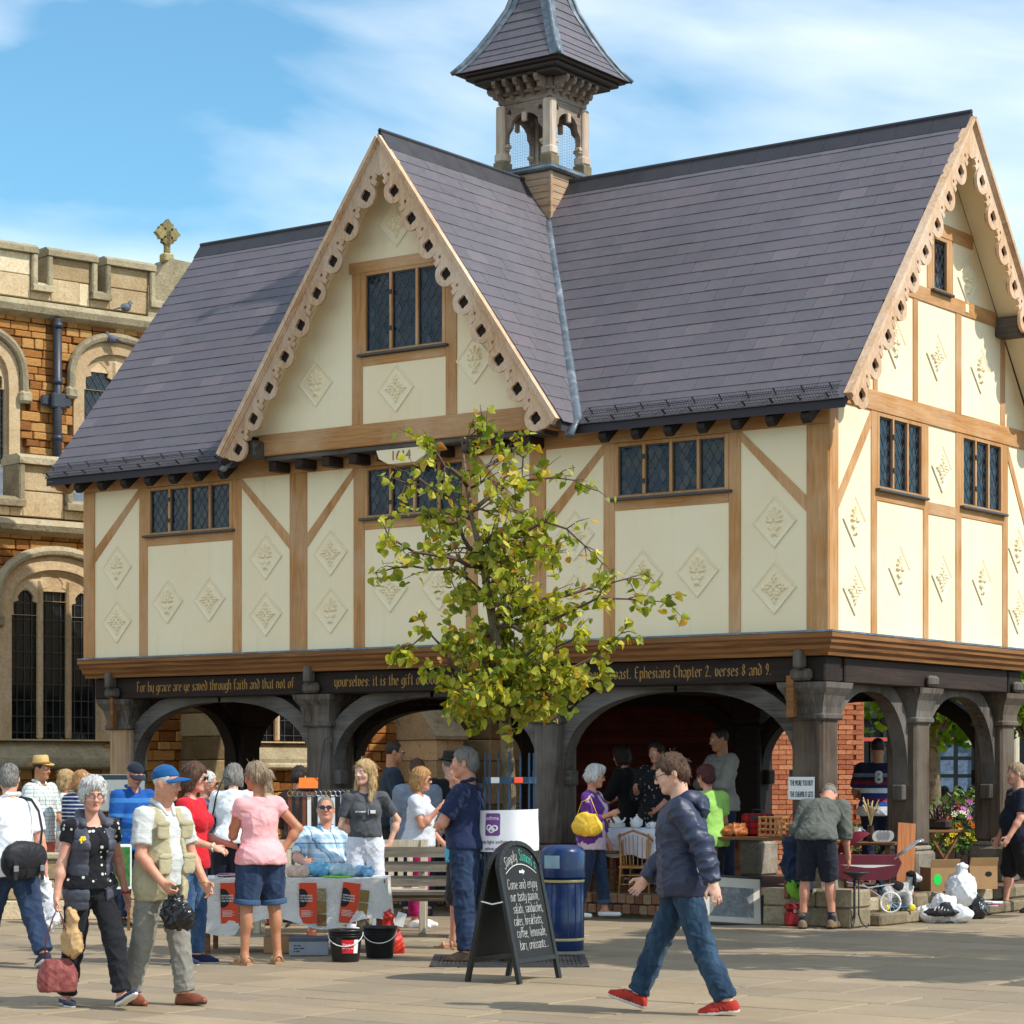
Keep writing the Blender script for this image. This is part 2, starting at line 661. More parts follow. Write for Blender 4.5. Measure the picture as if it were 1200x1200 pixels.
def line_text(mb, text, size, M, thick=0.3, y=-0.002, width=None, jit=0.16, seed=1, shear=0.12, warp=None, smooth=True):
 rg = random.Random(seed)
 paths, w = glyph_paths(text, jit, rg, gap=0.7, space=1.9)
 sx = size if width is None else width / w
 for pl in paths:
  if smooth:
   pl = smooth_path(pl, 4)
  pl = [(a * sx + b * size * shear, b * size) for a, b in pl]
  if warp:
   pl = [warp(a, b) for a, b in pl]
  h = thick * size / 2
  for (a, b), (c, d) in zip(pl, pl[1:]):
   L = math.hypot(c - a, d - b) or 1e-6
   ux, uz = (c - a) / L * h, (d - b) / L * h
   hh = rg.uniform(0.75, 1.15)
   a2, b2, c2, d2 = a - ux * .6, b - uz * .6, c + ux * .6, d + uz * .6
   mb.add([(a2 + uz * hh, y, b2 - ux * hh), (c2 + uz * hh, y, d2 - ux * hh), (c2 - uz * hh, y, d2 + ux * hh), (a2 - uz * hh, y, b2 + ux * hh)], [(0, 1, 2, 3)], M)
 return w * sx


def font_mesh(text, size, align='LEFT', spacing=1.0):
 """flat lettering from the built-in font, as verts/faces in x,y"""
 cu = bpy.data.curves.new('lettering', 'FONT')
 cu.body = text
 cu.size = size
 cu.align_x = align
 cu.space_character = spacing
 cu.resolution_u = 2
 cu.offset = 0.0
 o = bpy.data.objects.new('lettering', cu)
 COL.objects.link(o)
 dg = bpy.context.evaluated_depsgraph_get()
 dg.update()
 me = bpy.data.meshes.new_from_object(o.evaluated_get(dg))
 vs = [tuple(v.co) for v in me.vertices]
 fs = [tuple(p.vertices) for p in me.polygons]
 bpy.data.objects.remove(o)
 bpy.data.curves.remove(cu)
 bpy.data.meshes.remove(me)
 return vs, fs


def add_font(mb, text, size, M, align='LEFT', bold=0.0, spacing=1.0, sx=1.0):
 """lettering in the x,z plane of M, facing -y"""
 vs, fs = font_mesh(text, size, align, spacing)
 offs = [(0, 0)] if not bold else [(0, 0), (bold, 0), (0, bold), (bold, bold)]
 for i, (dx, dz) in enumerate(offs):
  mb.add([((x + dx) * sx, -0.0004 * i, z + dz) for x, z, _ in vs], fs, M)
# ================================================================== the timber-framed school
XL, DP, RIDGE_Y, RIDGE_Z = -10.97, 5.24, 2.62, 8.96
MX = XL / 2
SL, SG = 1.19, 1.385            # slopes of the main roof and of the front gable
EAVE_Y, EAVE_Z = -0.32, RIDGE_Z - 1.19 * 2.94
OV = 0.36

oak_b, oak_d, oak_p = srgb(206, 152, 96), srgb(176, 122, 70), srgb(212, 174, 134)
oak_x = wood('oak_along_x', oak_b, oak_d, oak_p, grain=(0.07, 1, 1), silver=0.75)
oak_y = wood('oak_along_y', oak_b, oak_d, oak_p, grain=(1, 0.07, 1), silver=0.75)
oak_z = wood('oak_upright', oak_b, oak_d, oak_p, grain=(1, 1, 0.07), silver=0.75)
orange_x = wood('moulded_oak', srgb(150, 102, 58), srgb(104, 66, 36), None, grain=(0.05, 1, 1))
orange_y = wood('moulded_oak_side', srgb(150, 102, 58), srgb(104, 66, 36), None, grain=(1, 0.05, 1))
grey_z = wood('weathered_oak_upright', srgb(102, 92, 82), srgb(48, 40, 34), srgb(122, 115, 108), grain=(1, 1, 0.06), silver=0.8, bump=0.7)
grey_x = wood('weathered_oak_along_x', srgb(98, 91, 84), srgb(46, 40, 36), srgb(120, 116, 112), grain=(0.06, 1, 1), silver=0.8, bump=0.7)
brown_z = wood('weathered_brown_oak', srgb(100, 82, 66), srgb(52, 40, 31), srgb(118, 106, 94), grain=(1, 1, 0.06), silver=0.7, bump=0.7)
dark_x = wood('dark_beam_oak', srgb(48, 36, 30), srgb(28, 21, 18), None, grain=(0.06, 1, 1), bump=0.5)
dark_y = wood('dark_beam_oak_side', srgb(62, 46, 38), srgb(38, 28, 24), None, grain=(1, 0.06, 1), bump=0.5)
newoak_z = wood('new_oak_upright', srgb(190, 160, 124), srgb(152, 116, 80), srgb(176, 164, 150), grain=(1, 1, 0.05), silver=0.6)

t = NT('cream_limewash')
v = t.coord('Object')
n1, n2 = t.noise(v, 0.9, 5), t.noise(v, 35, 4)
c = t.ramp(n1, [(0.3, srgb(248, 227, 186)), (0.7, srgb(252, 237, 202))])
t.color(t.mix(c, srgb(218, 202, 164), t.ramp(t.noise(t.coord('Object', scale=(3, 3, 0.5)), 2.2, 6), [(0.58, (0, 0, 0)), (0.8, (0.35, 0.35, 0.35))])))
t.rough(0.85)
t.p.inputs['Specular IOR Level'].default_value = 0.25
t.bump(t.math('ADD', n2, t.math('MULTIPLY', n1, 2.0)), 0.12, 0.01)
plaster = t.m

t = NT('welsh_slate')
v = t.coord('Object')
rr = t.math('FRACT', t.math('ADD', t.math('MULTIPLY', t.island(), 7.31), t.objrand()))
n1, n2 = t.noise(v, 14, 5, 0.6), t.noise(t.coord('Position'), 0.55, 4)
c = t.ramp(rr, [(0.0, srgb(95, 90, 95)), (0.4, srgb(99, 93, 98)), (0.7, srgb(102, 95, 100)), (0.85, srgb(98, 94, 98)), (0.96, srgb(107, 97, 101)), (1.0, srgb(114, 107, 111))])
c = t.hsv(c, v=t.math('MULTIPLY', t.maprange(n1, 0.25, 0.75, 0.85, 1.15), t.maprange(n2, 0.3, 0.7, 0.88, 1.14)))
t.color(c)
t.rough(t.maprange(n1, 0.2, 0.8, 0.38, 0.62))
t.p.inputs['Specular IOR Level'].default_value = 0.5
t.bump(n1, 0.25, 0.004)
slate_m = t.m
underlay = plain('roof_underlay', srgb(58, 54, 60), 0.8)
ridge_m = plain('ridge_clay_black', srgb(54, 52, 56), 0.55, 0.2, 5, 0.2)
t = NT('old_lead')
v = t.coord('Object')
n1 = t.noise(v, 5, 6, 0.65, 0.8)
t.color(t.ramp(n1, [(0.3, srgb(82, 92, 100)), (0.52, srgb(112, 122, 130)), (0.72, srgb(154, 160, 166))]))
t.rough(t.maprange(n1, 0.3, 0.7, 0.38, 0.6))
t.p.inputs['Metallic'].default_value = 0.35
t.bump(n1, 0.3, 0.01)
lead_m = t.m
black_iron = plain('black_iron', srgb(38, 38, 40), 0.5, 0.2, 12, 0.1)
came_m = plain('window_lead', srgb(54, 56, 60), 0.45, 0.2)
t = NT('old_window_glass')
rr = t.island()
t.color(t.ramp(rr, [(0, srgb(14, 18, 24)), (0.5, srgb(22, 28, 38)), (1, srgb(40, 48, 60))]))
t.rough(0.06)
t.p.inputs['Specular IOR Level'].default_value = 0.38
t.bump(t.noise(t.coord('Object'), 18, 2), 0.12, 0.01)
glass_m = t.m
gold = plain('gold_leaf_lettering', srgb(158, 118, 54), 0.5, 0.35, 30, metal=0.25)

school = thing('market_school', 'cream and oak timber framed hall raised on grey oak arches under a slate roof', 'building')


def part(mb, name, mat, parent=school, **k):
 return mb.build(name, mat, parent, **k)


def clip_poly(poly, x0, x1, z0, z1):
 def cut(P, ax, lim, keep_gt):
  out = []
  for i in range(len(P)):
   a, b = P[i], P[(i + 1) % len(P)]
   ia = a[ax] > lim if keep_gt else a[ax] < lim
   ib = b[ax] > lim if keep_gt else b[ax] < lim
   if ia:
    out.append(a)
   if ia != ib:
    u = (lim - a[ax]) / (b[ax] - a[ax])
    out.append(tuple(a[d] + (b[d] - a[d]) * u for d in (0, 1)))
  return out
 for ax, lim, kg in ((0, x0, True), (0, x1, False), (1, z0, True), (1, z1, False)):
  poly = cut(poly, ax, lim, kg)
  if len(poly) < 3:
   return []
 return poly


def leaded(mbg, mbl, x0, x1, z0, z1, M, dw=0.105, dh=0.165, rg=rnd):
 """diamond quarries, each tilted a little, and the lead between them"""
 nx, nz = int((x1 - x0) / dw) + 3, int((z1 - z0) / dh) + 3
 cx, cz = (x0 + x1) / 2, (z0 + z1) / 2
 for i in range(-nx, nx + 1):
  for k in range(-2 * nz, 2 * nz + 1):
   x = cx + i * dw + (dw / 2 if k % 2 else 0)
   z = cz + k * dh / 2
   p = clip_poly([(x, z - dh / 2), (x + dw / 2, z), (x, z + dh / 2), (x - dw / 2, z)], x0, x1, z0, z1)
   if p:
    a, b = rg.uniform(-.035, .035), rg.uniform(-.035, .035)
    mbg.add([(u, (u - x) * a + (w - z) * b, w) for u, w in p], [tuple(range(len(p)))], M)
 for s in (1, -1):
  for i in range(-3 * nx - nz, 3 * nx + nz):
   pts = []
   bx = cx + dw / 2 + i * dw
   m = s * dh / dw
   for x in (x0, x1):
    z = cz + m * (x - bx)
    if z0 <= z <= z1: pts.append((x, z))
   for z in (z0, z1):
    x = bx + (z - cz) / m
    if x0 < x < x1: pts.append((x, z))
   if len(pts) >= 2:
    (xa, za), (xb, zb) = pts[0], pts[1]
    if math.hypot(xa - xb, za - zb) > 0.02:
     h = 0.0055
     L = math.hypot(xb - xa, zb - za)
     ex, ez = -(zb - za) / L * h, (xb - xa) / L * h
     mbl.add([(xa + ex, -.004, za + ez), (xb + ex, -.004, zb + ez), (xb - ex, -.004, zb - ez), (xa - ex, -.004, za - ez),
       (xa + ex, .004, za + ez), (xb + ex, .004, zb + ez), (xb - ex, .004, zb - ez), (xa - ex, .004, za - ez)],
       [(0, 3, 2, 1), (0, 1, 5, 4), (2, 3, 7, 6)], M)


def window(M, w, h, n, parent=school, mats=None, sill=True):
 """timber window in the x,z plane of M (y runs into the wall): frame > panes, lead, sill"""
 fr = MB()
 jw, mw = 0.05, 0.035
 fr.box((0, -0.006, 0), (jw, 0.09, h), 0.004, M).box((w - jw, -0.006, 0), (w, 0.09, h), 0.004, M)
 fr.box((jw, -0.004, h - 0.04), (w - jw, 0.09, h), 0.003, M).box((jw, -0.002, 0), (w - jw, 0.09, 0.03), 0.003, M)
 lw = (w - 2 * jw - (n - 1) * mw) / n
 for i in range(1, n):
  x = jw + i * lw + (i - 1) * mw
  fr.box((x, -0.004, 0.03), (x + mw, 0.09, h - 0.04), 0.003, M)
 f = part(fr, 'window', mats or oak_z, parent)
 Mg = M @ MT((0, 0.035, 0))
 for i in range(n):
  x = jw + i * (lw + mw)
  g, l = MB(), MB()
  leaded(g, l, x + .004, x + lw - .004, 0.03, h - 0.04, Mg)
  part(g, 'pane', glass_m, f)
  l.box((x, -0.012, 0.03), (x + .016, .012, h - .04), 0, Mg).box((x + lw - .016, -.012, .03), (x + lw, .012, h - .04), 0, Mg)
  l.box((x + .016, -.012, .03), (x + lw - .016, .012, .046), 0, Mg).box((x + .016, -.012, h - .056), (x + lw - .016, .012, h - .04), 0, Mg)
  part(l, 'lead_lattice', came_m, f)
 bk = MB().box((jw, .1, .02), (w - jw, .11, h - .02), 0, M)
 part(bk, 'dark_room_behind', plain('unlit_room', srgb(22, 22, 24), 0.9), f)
 if n > 2:
  x = jw + lw
  for z in (h * .28, h * .72):
   part(MB().box((x - .005, -.014, z - .025), (x + mw + .005, -.005, z + .025), 0, M), 'hinge', black_iron, f)
 if sill:
  part(MB().box((-0.05, -0.06, -0.03), (w + 0.05, 0.05, 0.0), 0.006, M), 'sill', plain('sill_lead', srgb(72, 70, 70), 0.5), f)
 return f


MF = Matrix.Identity(4)                                     # front wall: x right, y in, z up
MS = MR(pi / 2, 4, 'Z')                   # side wall: local x -> +Y, local y -> -X

# ---- cores of the walls
core = MB()
core.box((XL + .04, .05, 3.0), (-.04, DP - .05, 5.5))
pts = [(.05, 5.5), (DP - .05, 5.5), (RIDGE_Y, 5.5 + (RIDGE_Y - .05) * SL)]
core.prism(pts, XL + .08, MT((-.04, 0, 0)) @ MS @ Matrix.Scale(-1, 4, (0, 1, 0)))
part(core, 'wall_core', plaster)

posts_x = [(-10.97, -10.77), (-9.97, -9.82), (-8.36, -8.21), (-7.42, -7.14), (-6.41, -6.24), (-4.73, -4.56), (-3.83, -3.60), (-2.82, -2.67), (-1.21, -1.06), (-0.26, 0.0)]
WB, PLATE = 3.07, 5.25
for a, b in posts_x:
 part(MB().box((a, -.004 if a > -10.9 and b < -.01 else -.012, WB), (b, .06, PLATE), .006), 'post', oak_z)
part(MB().box((XL, -.009, PLATE), (0, .06, 5.52), .006), 'wall_plate', oak_x)
wins = [(-9.82, -8.36), (-6.24, -4.73), (-2.67, -1.21)]
for a, b in wins:
 part(MB().box((a, -.0035, 4.50), (b, .06, 4.63), .005), 'rail', oak_x)
 window(MF @ MT((a, 0, 4.635)), b - a, PLATE - 4.64, 4)
 part(MB().box((a, 0.008, WB), (b, .055, 4.50), 0), 'plaster_panel', plaster)
gaps = [(-10.77, -9.97, 1), (-8.21, -7.42, -1), (-7.14, -6.41, 1), (-4.56, -3.83, -1), (-3.60, -2.82, 1), (-1.06, -.26, -1)]
for a, b, s in gaps:
 part(MB().box((a, 0.008, WB), (b, .055, PLATE), 0), 'plaster_panel', plaster)
 p, q = ((a, 4.42), (b, 5.23)) if s > 0 else ((a, 5.23), (b, 4.42))
 hw = .085
 br = MB().prism([(p[0], p[1] - hw), (q[0], q[1] - hw), (q[0], min(q[1] + hw, PLATE)), (p[0], min(p[1] + hw, PLATE))], .05, MT((0, -.0025, 0)))
 part(br, 'brace', oak_z)

# ---- plaster diamonds in relief, two patterns
def diamond_mesh(kind):
 N = 56
 g = np.linspace(-1, 1, N)
 U, Vv = np.meshgrid(g, g, indexing='ij')
 X, Z = (U - Vv) / 2, (U + Vv) / 2          # a square turned to a diamond
 e = 1 - np.maximum(np.abs(U), np.abs(Vv))
 r, a = np.hypot(X, Z), np.arctan2(Z, X)
 H = np.zeros_like(X)
 H += .014 * np.clip(e / .02, 0, 1) * np.clip((.13 - e) / .03, 0, 1) - .006 * np.exp(-((e - .065) / .018) ** 2)
 O = np.zeros_like(X)
 def blob(x, z, s, h=1.0, ex=1.0, an=0.0):
  nonlocal O
  c_, s_ = cos(an), sin(an)
  dx, dz = (X - x) * c_ + (Z - z) * s_, -(X - x) * s_ + (Z - z) * c_
  O = np.maximum(O, h * np.clip(1.25 - (dx / (s * ex)) ** 2 - (dz / s) ** 2, 0, 1) ** .6)
 if kind == 0:      # a quatrefoil flower with scrolled corners
  blob(0, 0, .07, 1.2)
  for k in range(4):
   an = k * pi / 2
   blob(.3 * cos(an), .3 * sin(an), .05, 1, 2.6, an)
   blob(.5 * cos(an), .5 * sin(an), .06, .9, 1.5, an)
   for d in (-1, 1):
    blob(.23 * cos(an) - d * .12 * sin(an), .23 * sin(an) + d * .12 * cos(an), .045, 1, 1.8, an + d * .8)
    blob(.38 * cos(an) - d * .1 * sin(an), .38 * sin(an) + d * .1 * cos(an), .045, .9, 1.6, an - d * .6)
   an2 = an + pi / 4
   blob(.16 * cos(an2), .16 * sin(an2), .055, 1, 1.6, an2)
   blob(.31 * cos(an2), .31 * sin(an2), .05, .9)
 else:              # a palmette growing from a cup
  blob(0, -.42, .1, 1.1, 1.2)
  blob(0, -.2, .09, 1, 1.4, pi / 2)
  for k, (an, L) in enumerate(((90, .5), (62, .44), (118, .44), (36, .36), (144, .36), (10, .3), (170, .3))):
   q = R_(an)
   for s in (.35, .6, .85):
    blob(L * s * cos(q), L * s * sin(q) - .02, .038 + .012 * s, 1, 1.7, q)
   blob(L * 1.06 * cos(q), L * 1.06 * sin(q) - .02, .05, 1.1)
  for d in (-1, 1):
   blob(d * .13, -.27, .05, 1, 1.7, d * .9)
   blob(d * .24, -.2, .05, 1, 1.5, d * 1.3)
   blob(d * .1, -.5, .035, .9, 1.5, -d * .8)
 O *= np.clip((e - .16) / .08, 0, 1)
 H += .027 * O
 Vt = np.stack([X * .27, -H - .0015, Z * .285], -1).reshape(-1, 3)
 i, j = np.meshgrid(np.arange(N - 1), np.arange(N - 1), indexing='ij')
 Q = np.stack([i * N + j, (i + 1) * N + j, (i + 1) * N + j + 1, i * N + j + 1], -1).reshape(-1, 4)
 return mesh_np('plaster_diamond', Vt, Q, plaster, smooth=True)


DIA = [diamond_mesh(0), diamond_mesh(1)]


def diamond(x, z, k, side=False, y=0.0, s=1.0):
 if side:
  return link_mesh('plaster_diamond', DIA[k], school, (0.002 - y, x, z), (0, 0, pi / 2), (s, 1, s))
 return link_mesh('plaster_diamond', DIA[k], school, (x, -.002 + y, z), None, (s, 1, s))


for i, x in enumerate((-10.37, -7.81, -6.77, -4.2, -3.21, -.65)):
 k = (0, 0, 1, 0, 1, 0)[i]
 diamond(x, 4.26, 1 - k, y=.0072)
 diamond(x, 3.56, k, y=.0072)
for x, k in ((-9.47, 1), (-8.75, 0), (-5.85, 0), (-5.12, 1), (-2.31, 0), (-1.6, 1)):
 diamond(x, 3.78, k, y=.0072)

# ---- side wall (towards +X)
sp = [(0.0, .2), (.95, 1.09), (2.2, 2.33), (3.03, 3.18), (4.3, 4.45), (5.04, 5.24)]
for i, (a, b) in enumerate(sp):
 part(MB().box((a, -.010 if i in (0, 5) else -.004, WB), (b, .06, 5.5), .006, MS), 'post', oak_z)
part(MB().box((.12, -.012, 5.5), (DP - .12, .06, 5.72), .006, MS), 'tie_beam', oak_y)
for a, b in ((1.09, 2.2), (3.18, 4.3)):
 part(MB().box((a, -.003, 4.54), (b, .06, 4.665), .005, MS), 'rail', oak_y)
 window(MS @ MT((a, 0, 4.67)), b - a, 5.5 - 4.675, 3)
 part(MB().box((a, .008, WB), (b, .055, 4.54), 0, MS), 'plaster_panel', plaster)
part(MB().box((2.33, -.003, 4.50), (3.03, .06, 4.64), .005, MS), 'rail', oak_y)
for a, b in ((.2, .95), (2.33, 3.03), (4.45, 5.04)):
 part(MB().box((a, .008, WB), (b, .055, 5.5), 0, MS), 'plaster_panel', plaster)
for p, q in (((.2, 4.45), (.95, 5.42)), ((4.45, 5.42), (5.04, 4.5))):
 part(MB().prism([(p[0], p[1] - .09), (q[0], q[1] - .09), (q[0], min(q[1] + .09, 5.5)), (p[0], min(p[1] + .09, 5.5))], .05, MS @ MT((0, -.0025, 0))), 'brace', oak_z)


def rake(y, slack=.1):
 return RIDGE_Z - SL * abs(y - RIDGE_Y) - slack


for a, b in ((1.0, 1.1), (1.95, 2.07), (3.03, 3.18), (4.25, 4.37)):
 part(MB().box((a, -.004, 5.72), (b, .06, min(6.86, rake((a + b) / 2))), .005, MS), 'post', oak_z)
cw = 1.5
part(MB().box((RIDGE_Y - cw, -.008, 6.86), (RIDGE_Y + cw, .06, 7.03), .006, MS), 'collar', oak_y)
part(MB().box((RIDGE_Y - .86, -.008, 7.66), (RIDGE_Y + .86, .06, 7.82), .006, MS), 'collar', oak_y)
for a, b in ((2.3, 2.42), (2.84, 2.96)):
 part(MB().box((a, -.004, 7.03), (b, .06, 7.66), .005, MS), 'post', oak_z)
window(MS @ MT((2.42, 0, 7.035)), .42, .62, 1)
pan = MB().prism([(.06, 5.72), (DP - .06, 5.72), (RIDGE_Y, rake(RIDGE_Y, .06))], .04, MS @ MT((0, .008, 0)),
    holes=[[(2.42, 7.05), (2.84, 7.05), (2.84, 7.62), (2.42, 7.62)]])
part(pan, 'gable_plaster', plaster)
for y_, z_, k in ((.58, 4.28, 1), (.58, 3.55, 0), (1.63, 3.83, 1), (2.68, 3.82, 0), (2.68, 5.05, 0), (3.74, 3.84, 1), (4.74, 4.28, 1), (4.74, 3.55, 0)):
 diamond(y_, z_, k, True, y=.0072)
for y_, z_, k in ((1.53, 6.3, 1), (2.55, 6.3, 0), (3.7, 6.3, 1), (3.35, 7.28, 1)):
 diamond(y_, z_, k, True, y=.0072)
for y_, z_ in ((2.62, 8.1), (3.3, 6.95)):
 part(MB().box((y_ - .04, -.02, z_ - .05), (y_ + .04, .01, z_ + .05), .008, MS), 'plaster_boss', plaster)
part(MB().box((4.1, -.3, 6.74), (4.36, .05, 6.97), .02, MS), 'purlin_end', grey_x)

# ---- front gable, jettied out from the wall
GY = -.33
part(MB().box((-7.62, GY - .02, 5.44), (-3.36, -.012, 5.70), .012), 'bressummer', oak_x)
part(MB().box((-7.56, GY + .02, 5.38), (-3.42, -.012, 5.438), .008), 'soffit_board', grey_x)


def grake(x, slack=.1):
 return RIDGE_Z - SG * abs(x - MX) - slack


GWa, GWb, GWz0, GWz1 = -6.0, -4.77, 6.52, 7.48
part(MB().prism([(MX - 2.30, 5.70), (MX + 2.30, 5.70), (MX, grake(MX, .06))], .3, MT((0, GY + .008, 0)),
    holes=[[(GWa, GWz0), (GWb, GWz0), (GWb, GWz1), (GWa, GWz1)]]), 'gable_plaster', plaster)
for a, b in ((GWa - .16, GWa), (GWb, GWb + .16)):
 part(MB().box((a, GY - .004, 5.70), (b, GY + .06, grake((a + b) / 2, .16) if False else GWz1), .005), 'post', oak_z)
part(MB().box((GWa - .2, GY - .009, GWz1), (GWb + .2, GY + .06, GWz1 + .13), .005), 'rail', oak_x)
part(MB().box((GWa, GY - .003, GWz0 - .14), (GWb, GY + .06, GWz0 - .032), .005), 'rail', oak_x)
window(MT((GWa, GY, GWz0)), GWb - GWa, GWz1 - GWz0, 3)
for x, z, k in ((-6.72, 6.25, 1), (-5.5, 6.08, 0), (-4.36, 6.3, 1), (-5.49, 8.0, 0)):
 diamond(x, z, k, y=GY + .0072, s=1.0)
for x in np.arange(-7.45, -3.3, .42):
 part(MB().box((x - .06, GY + .04, 5.26), (x + .06, -.012, 5.378), .01), 'joist_end', dark_y)
part(MB().box((-7.7, GY - .2, 5.42), (-7.52, GY + .1, 5.62), .02), 'purlin_end', grey_x)
# date bracket
brk = MB().prism([(-.38, 0), (-.34, -.1), (-.2, -.17), (.2, -.17), (.34, -.1), (.38, 0)], .2, MT((-5.42, GY + .01, 5.375)))
bk_o = part(brk, 'date_bracket', plaster)
dm = MB()
add_font(dm, '1614', .15, MT((-5.42 - .165, GY + .007, 5.375 - .13)), 'LEFT', 0.005)
part(dm, 'date_lettering', gold, bk_o)

# ---- moulded cornice, text beam, arcade
prof = [(-.05, 3.085), (.085, 3.07), (.09, 3.02), (.065, 3.0), (.06, 2.965), (.03, 2.935), (.02, 2.90), (-.01, 2.87), (-.02, 2.835), (-.12, 2.835)]


def sweep_corner(prof, x0, y1):
 vs, fs = [], []
 for o, z in prof:
  vs += [(x0 - o * .4, -o, z), (o, -o, z), (o, y1, z)]
 for i in range(len(prof) - 1):
  for k in (0, 1):
   fs.append((i * 3 + k, i * 3 + k + 1, i * 3 + k + 4, i * 3 + k + 3)[::-1])
 n = len(prof)
 fs.append(tuple(i * 3 for i in range(n)))
 return vs, fs


vs, fs = sweep_corner(prof, XL, DP + .05)
for k, mt in ((0, orange_x), (1, orange_y)):
 n = len(prof)
 part(MB().add([vs[i * 3 + k + q] for i in range(n) for q in (0, 1)], [(i * 2 + 2, i * 2 + 3, i * 2 + 1, i * 2) for i in range(n - 1)]), 'cornice', mt)
part(MB().add([(XL - .03, -.092, 3.092), (.092, -.092, 3.092), (.092, DP, 3.092), (.0, DP, 3.10), (.0, 0, 3.10), (XL - .03, 0, 3.10), (XL - .03, -.092, 3.072), (.092, -.092, 3.072), (.092, DP, 3.072)],
   [(0, 1, 4, 5), (1, 2, 3, 4), (0, 6, 7, 1), (1, 7, 8, 2)]), 'lead_flashing', lead_m)
# the floor of the upper room seen from below, and the beams
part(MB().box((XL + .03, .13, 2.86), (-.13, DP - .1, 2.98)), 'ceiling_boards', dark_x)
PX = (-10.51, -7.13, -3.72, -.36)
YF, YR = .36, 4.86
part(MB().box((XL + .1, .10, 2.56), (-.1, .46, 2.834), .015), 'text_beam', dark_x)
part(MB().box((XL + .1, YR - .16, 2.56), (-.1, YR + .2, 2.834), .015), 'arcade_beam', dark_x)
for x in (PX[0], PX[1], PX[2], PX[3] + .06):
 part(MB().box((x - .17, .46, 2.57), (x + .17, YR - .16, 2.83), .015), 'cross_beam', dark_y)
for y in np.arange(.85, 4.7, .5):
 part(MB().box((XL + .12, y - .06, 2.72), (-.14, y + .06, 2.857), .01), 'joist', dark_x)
for txt, a, b in (('For by grace are ye saved through faith and that not of', -10.1, -7.42), ('yourselves: it is the gift of God: not of works, lest any', -6.78, -4.02), ('man should boast. Ephesians Chapter 2. verses 8 and 9.', -3.35, -.72)):
 tm = MB()
 pen_text(tm, txt, .0198, MT((a, .098, 2.645)), width=b - a)
 tag(part(tm, 'painted_verse', gold), kind='stuff')


def pillar(x, y, mat=grey_z, cap=grey_z, base=True, z0=.28):
 p = MB()
 w = .185
 p.box((x - w, y - w, z0 + (.5 if base else 0)), (x + w, y + w, 2.2), .03)
 o = part(p, 'pillar', mat)
 c = MB()
 c.box((x - .225, y - .225, 2.16), (x + .225, y + .225, 2.235), .02)
 pr = [(.20, 2.235), (.205, 2.3), (.24, 2.42), (.29, 2.5), (.30, 2.56)]
 vs, fs = [], []
 for r, z in pr:
  vs += [(x - r, y - r, z), (x + r, y - r, z), (x + r, y + r, z), (x - r, y + r, z)]
 for i in range(len(pr) - 1):
  for k in range(4):
   fs.append((i * 4 + k, i * 4 + (k + 1) % 4, i * 4 + 4 + (k + 1) % 4, i * 4 + 4 + k))
 fs.append((0, 3, 2, 1))
 fs.append(tuple(range(len(vs) - 4, len(vs))))
 c.add(vs, fs)
 part(c, 'capital', cap, o)
 if base:
  part(MB().box((x - .235, y - .235, z0), (x + .235, y + .235, z0 + .44), .03).box((x - .2, y - .2, z0 + .44), (x + .2, y + .2, z0 + .5), .02), 'stone_base', base_stone, o)
 return o


base_stone = stone('pillar_base_stone', [(0.2, srgb(96, 88, 76)), (0.5, srgb(136, 126, 110)), (0.8, srgb(166, 156, 138))], lichen=srgb(112, 108, 84), island=.1)


def arch_brace(p0, p1, zs, zc, y, th, deep, side=False, mat=grey_x, pe=.85):
 """curved brace from a pillar face p0 at height zs to the beam at p1, zc"""
 n = 12
 out, inn = [], []
 for i in range(n + 1):
  a = pi / 2 * i / n
  u, wv = 1 - cos(a) ** pe, sin(a) ** pe
  x, z = p0 + (p1 - p0) * u, zs + (zc - zs) * wv
  nx, nz = cos(a) * abs(zc - zs), sin(a) * abs(p1 - p0)
  L = math.hypot(nx, nz) or 1
  sg = 1 if p1 > p0 else -1
  inn.append((x, z))
  t2 = th * (1 - .15 * sin(2 * a))
  out.append((x - sg * 0 - sg * nx / L * t2, z + nz / L * t2))
 out = [(max(o[0], p0 - .04) if p1 > p0 else min(o[0], p0 + .04), min(o[1], 2.565)) for o in out]
 poly = inn + out[::-1]
 M = MT((0, y - deep / 2, 0)) if not side else MT((y + deep / 2, 0, 0)) @ MS
 mb = MB().prism(poly, deep, M)
 o = part(mb, 'arch_brace', mat)
 sg = 1 if p1 > p0 else -1
 st = MB().box((p0 - .05 * sg, 0, zs - .16), (p0 + .09 * sg, deep * .8, zs + .02), .015, MT((0, y - deep * .4, 0)) if not side else MT((y + deep * .4, 0, 0)) @ MS)
 part(st, 'brace_foot', mat, o)
 return o


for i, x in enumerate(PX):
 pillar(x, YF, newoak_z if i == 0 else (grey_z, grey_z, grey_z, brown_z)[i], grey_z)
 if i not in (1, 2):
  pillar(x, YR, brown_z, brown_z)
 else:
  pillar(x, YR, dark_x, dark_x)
for i in range(3):
 a, b = PX[i] + .185, PX[i + 1] - .185
 m = (a + b) / 2
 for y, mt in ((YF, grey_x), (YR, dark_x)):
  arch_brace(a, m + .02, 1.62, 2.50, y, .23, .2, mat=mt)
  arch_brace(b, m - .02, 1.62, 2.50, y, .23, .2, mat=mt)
YM = 2.55
pillar(-.36, YM, brown_z, grey_z)
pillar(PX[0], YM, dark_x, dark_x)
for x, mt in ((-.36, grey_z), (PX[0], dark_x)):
 for a, b in ((YF + .185, YM - .185), (YM + .185, YR - .185)):
  m = (a + b) / 2
  arch_brace(a, m + .01, 1.45, 2.5, x, .2, .18, True, mt)
  arch_brace(b, m - .01, 1.45, 2.5, x, .2, .18, True, mt)
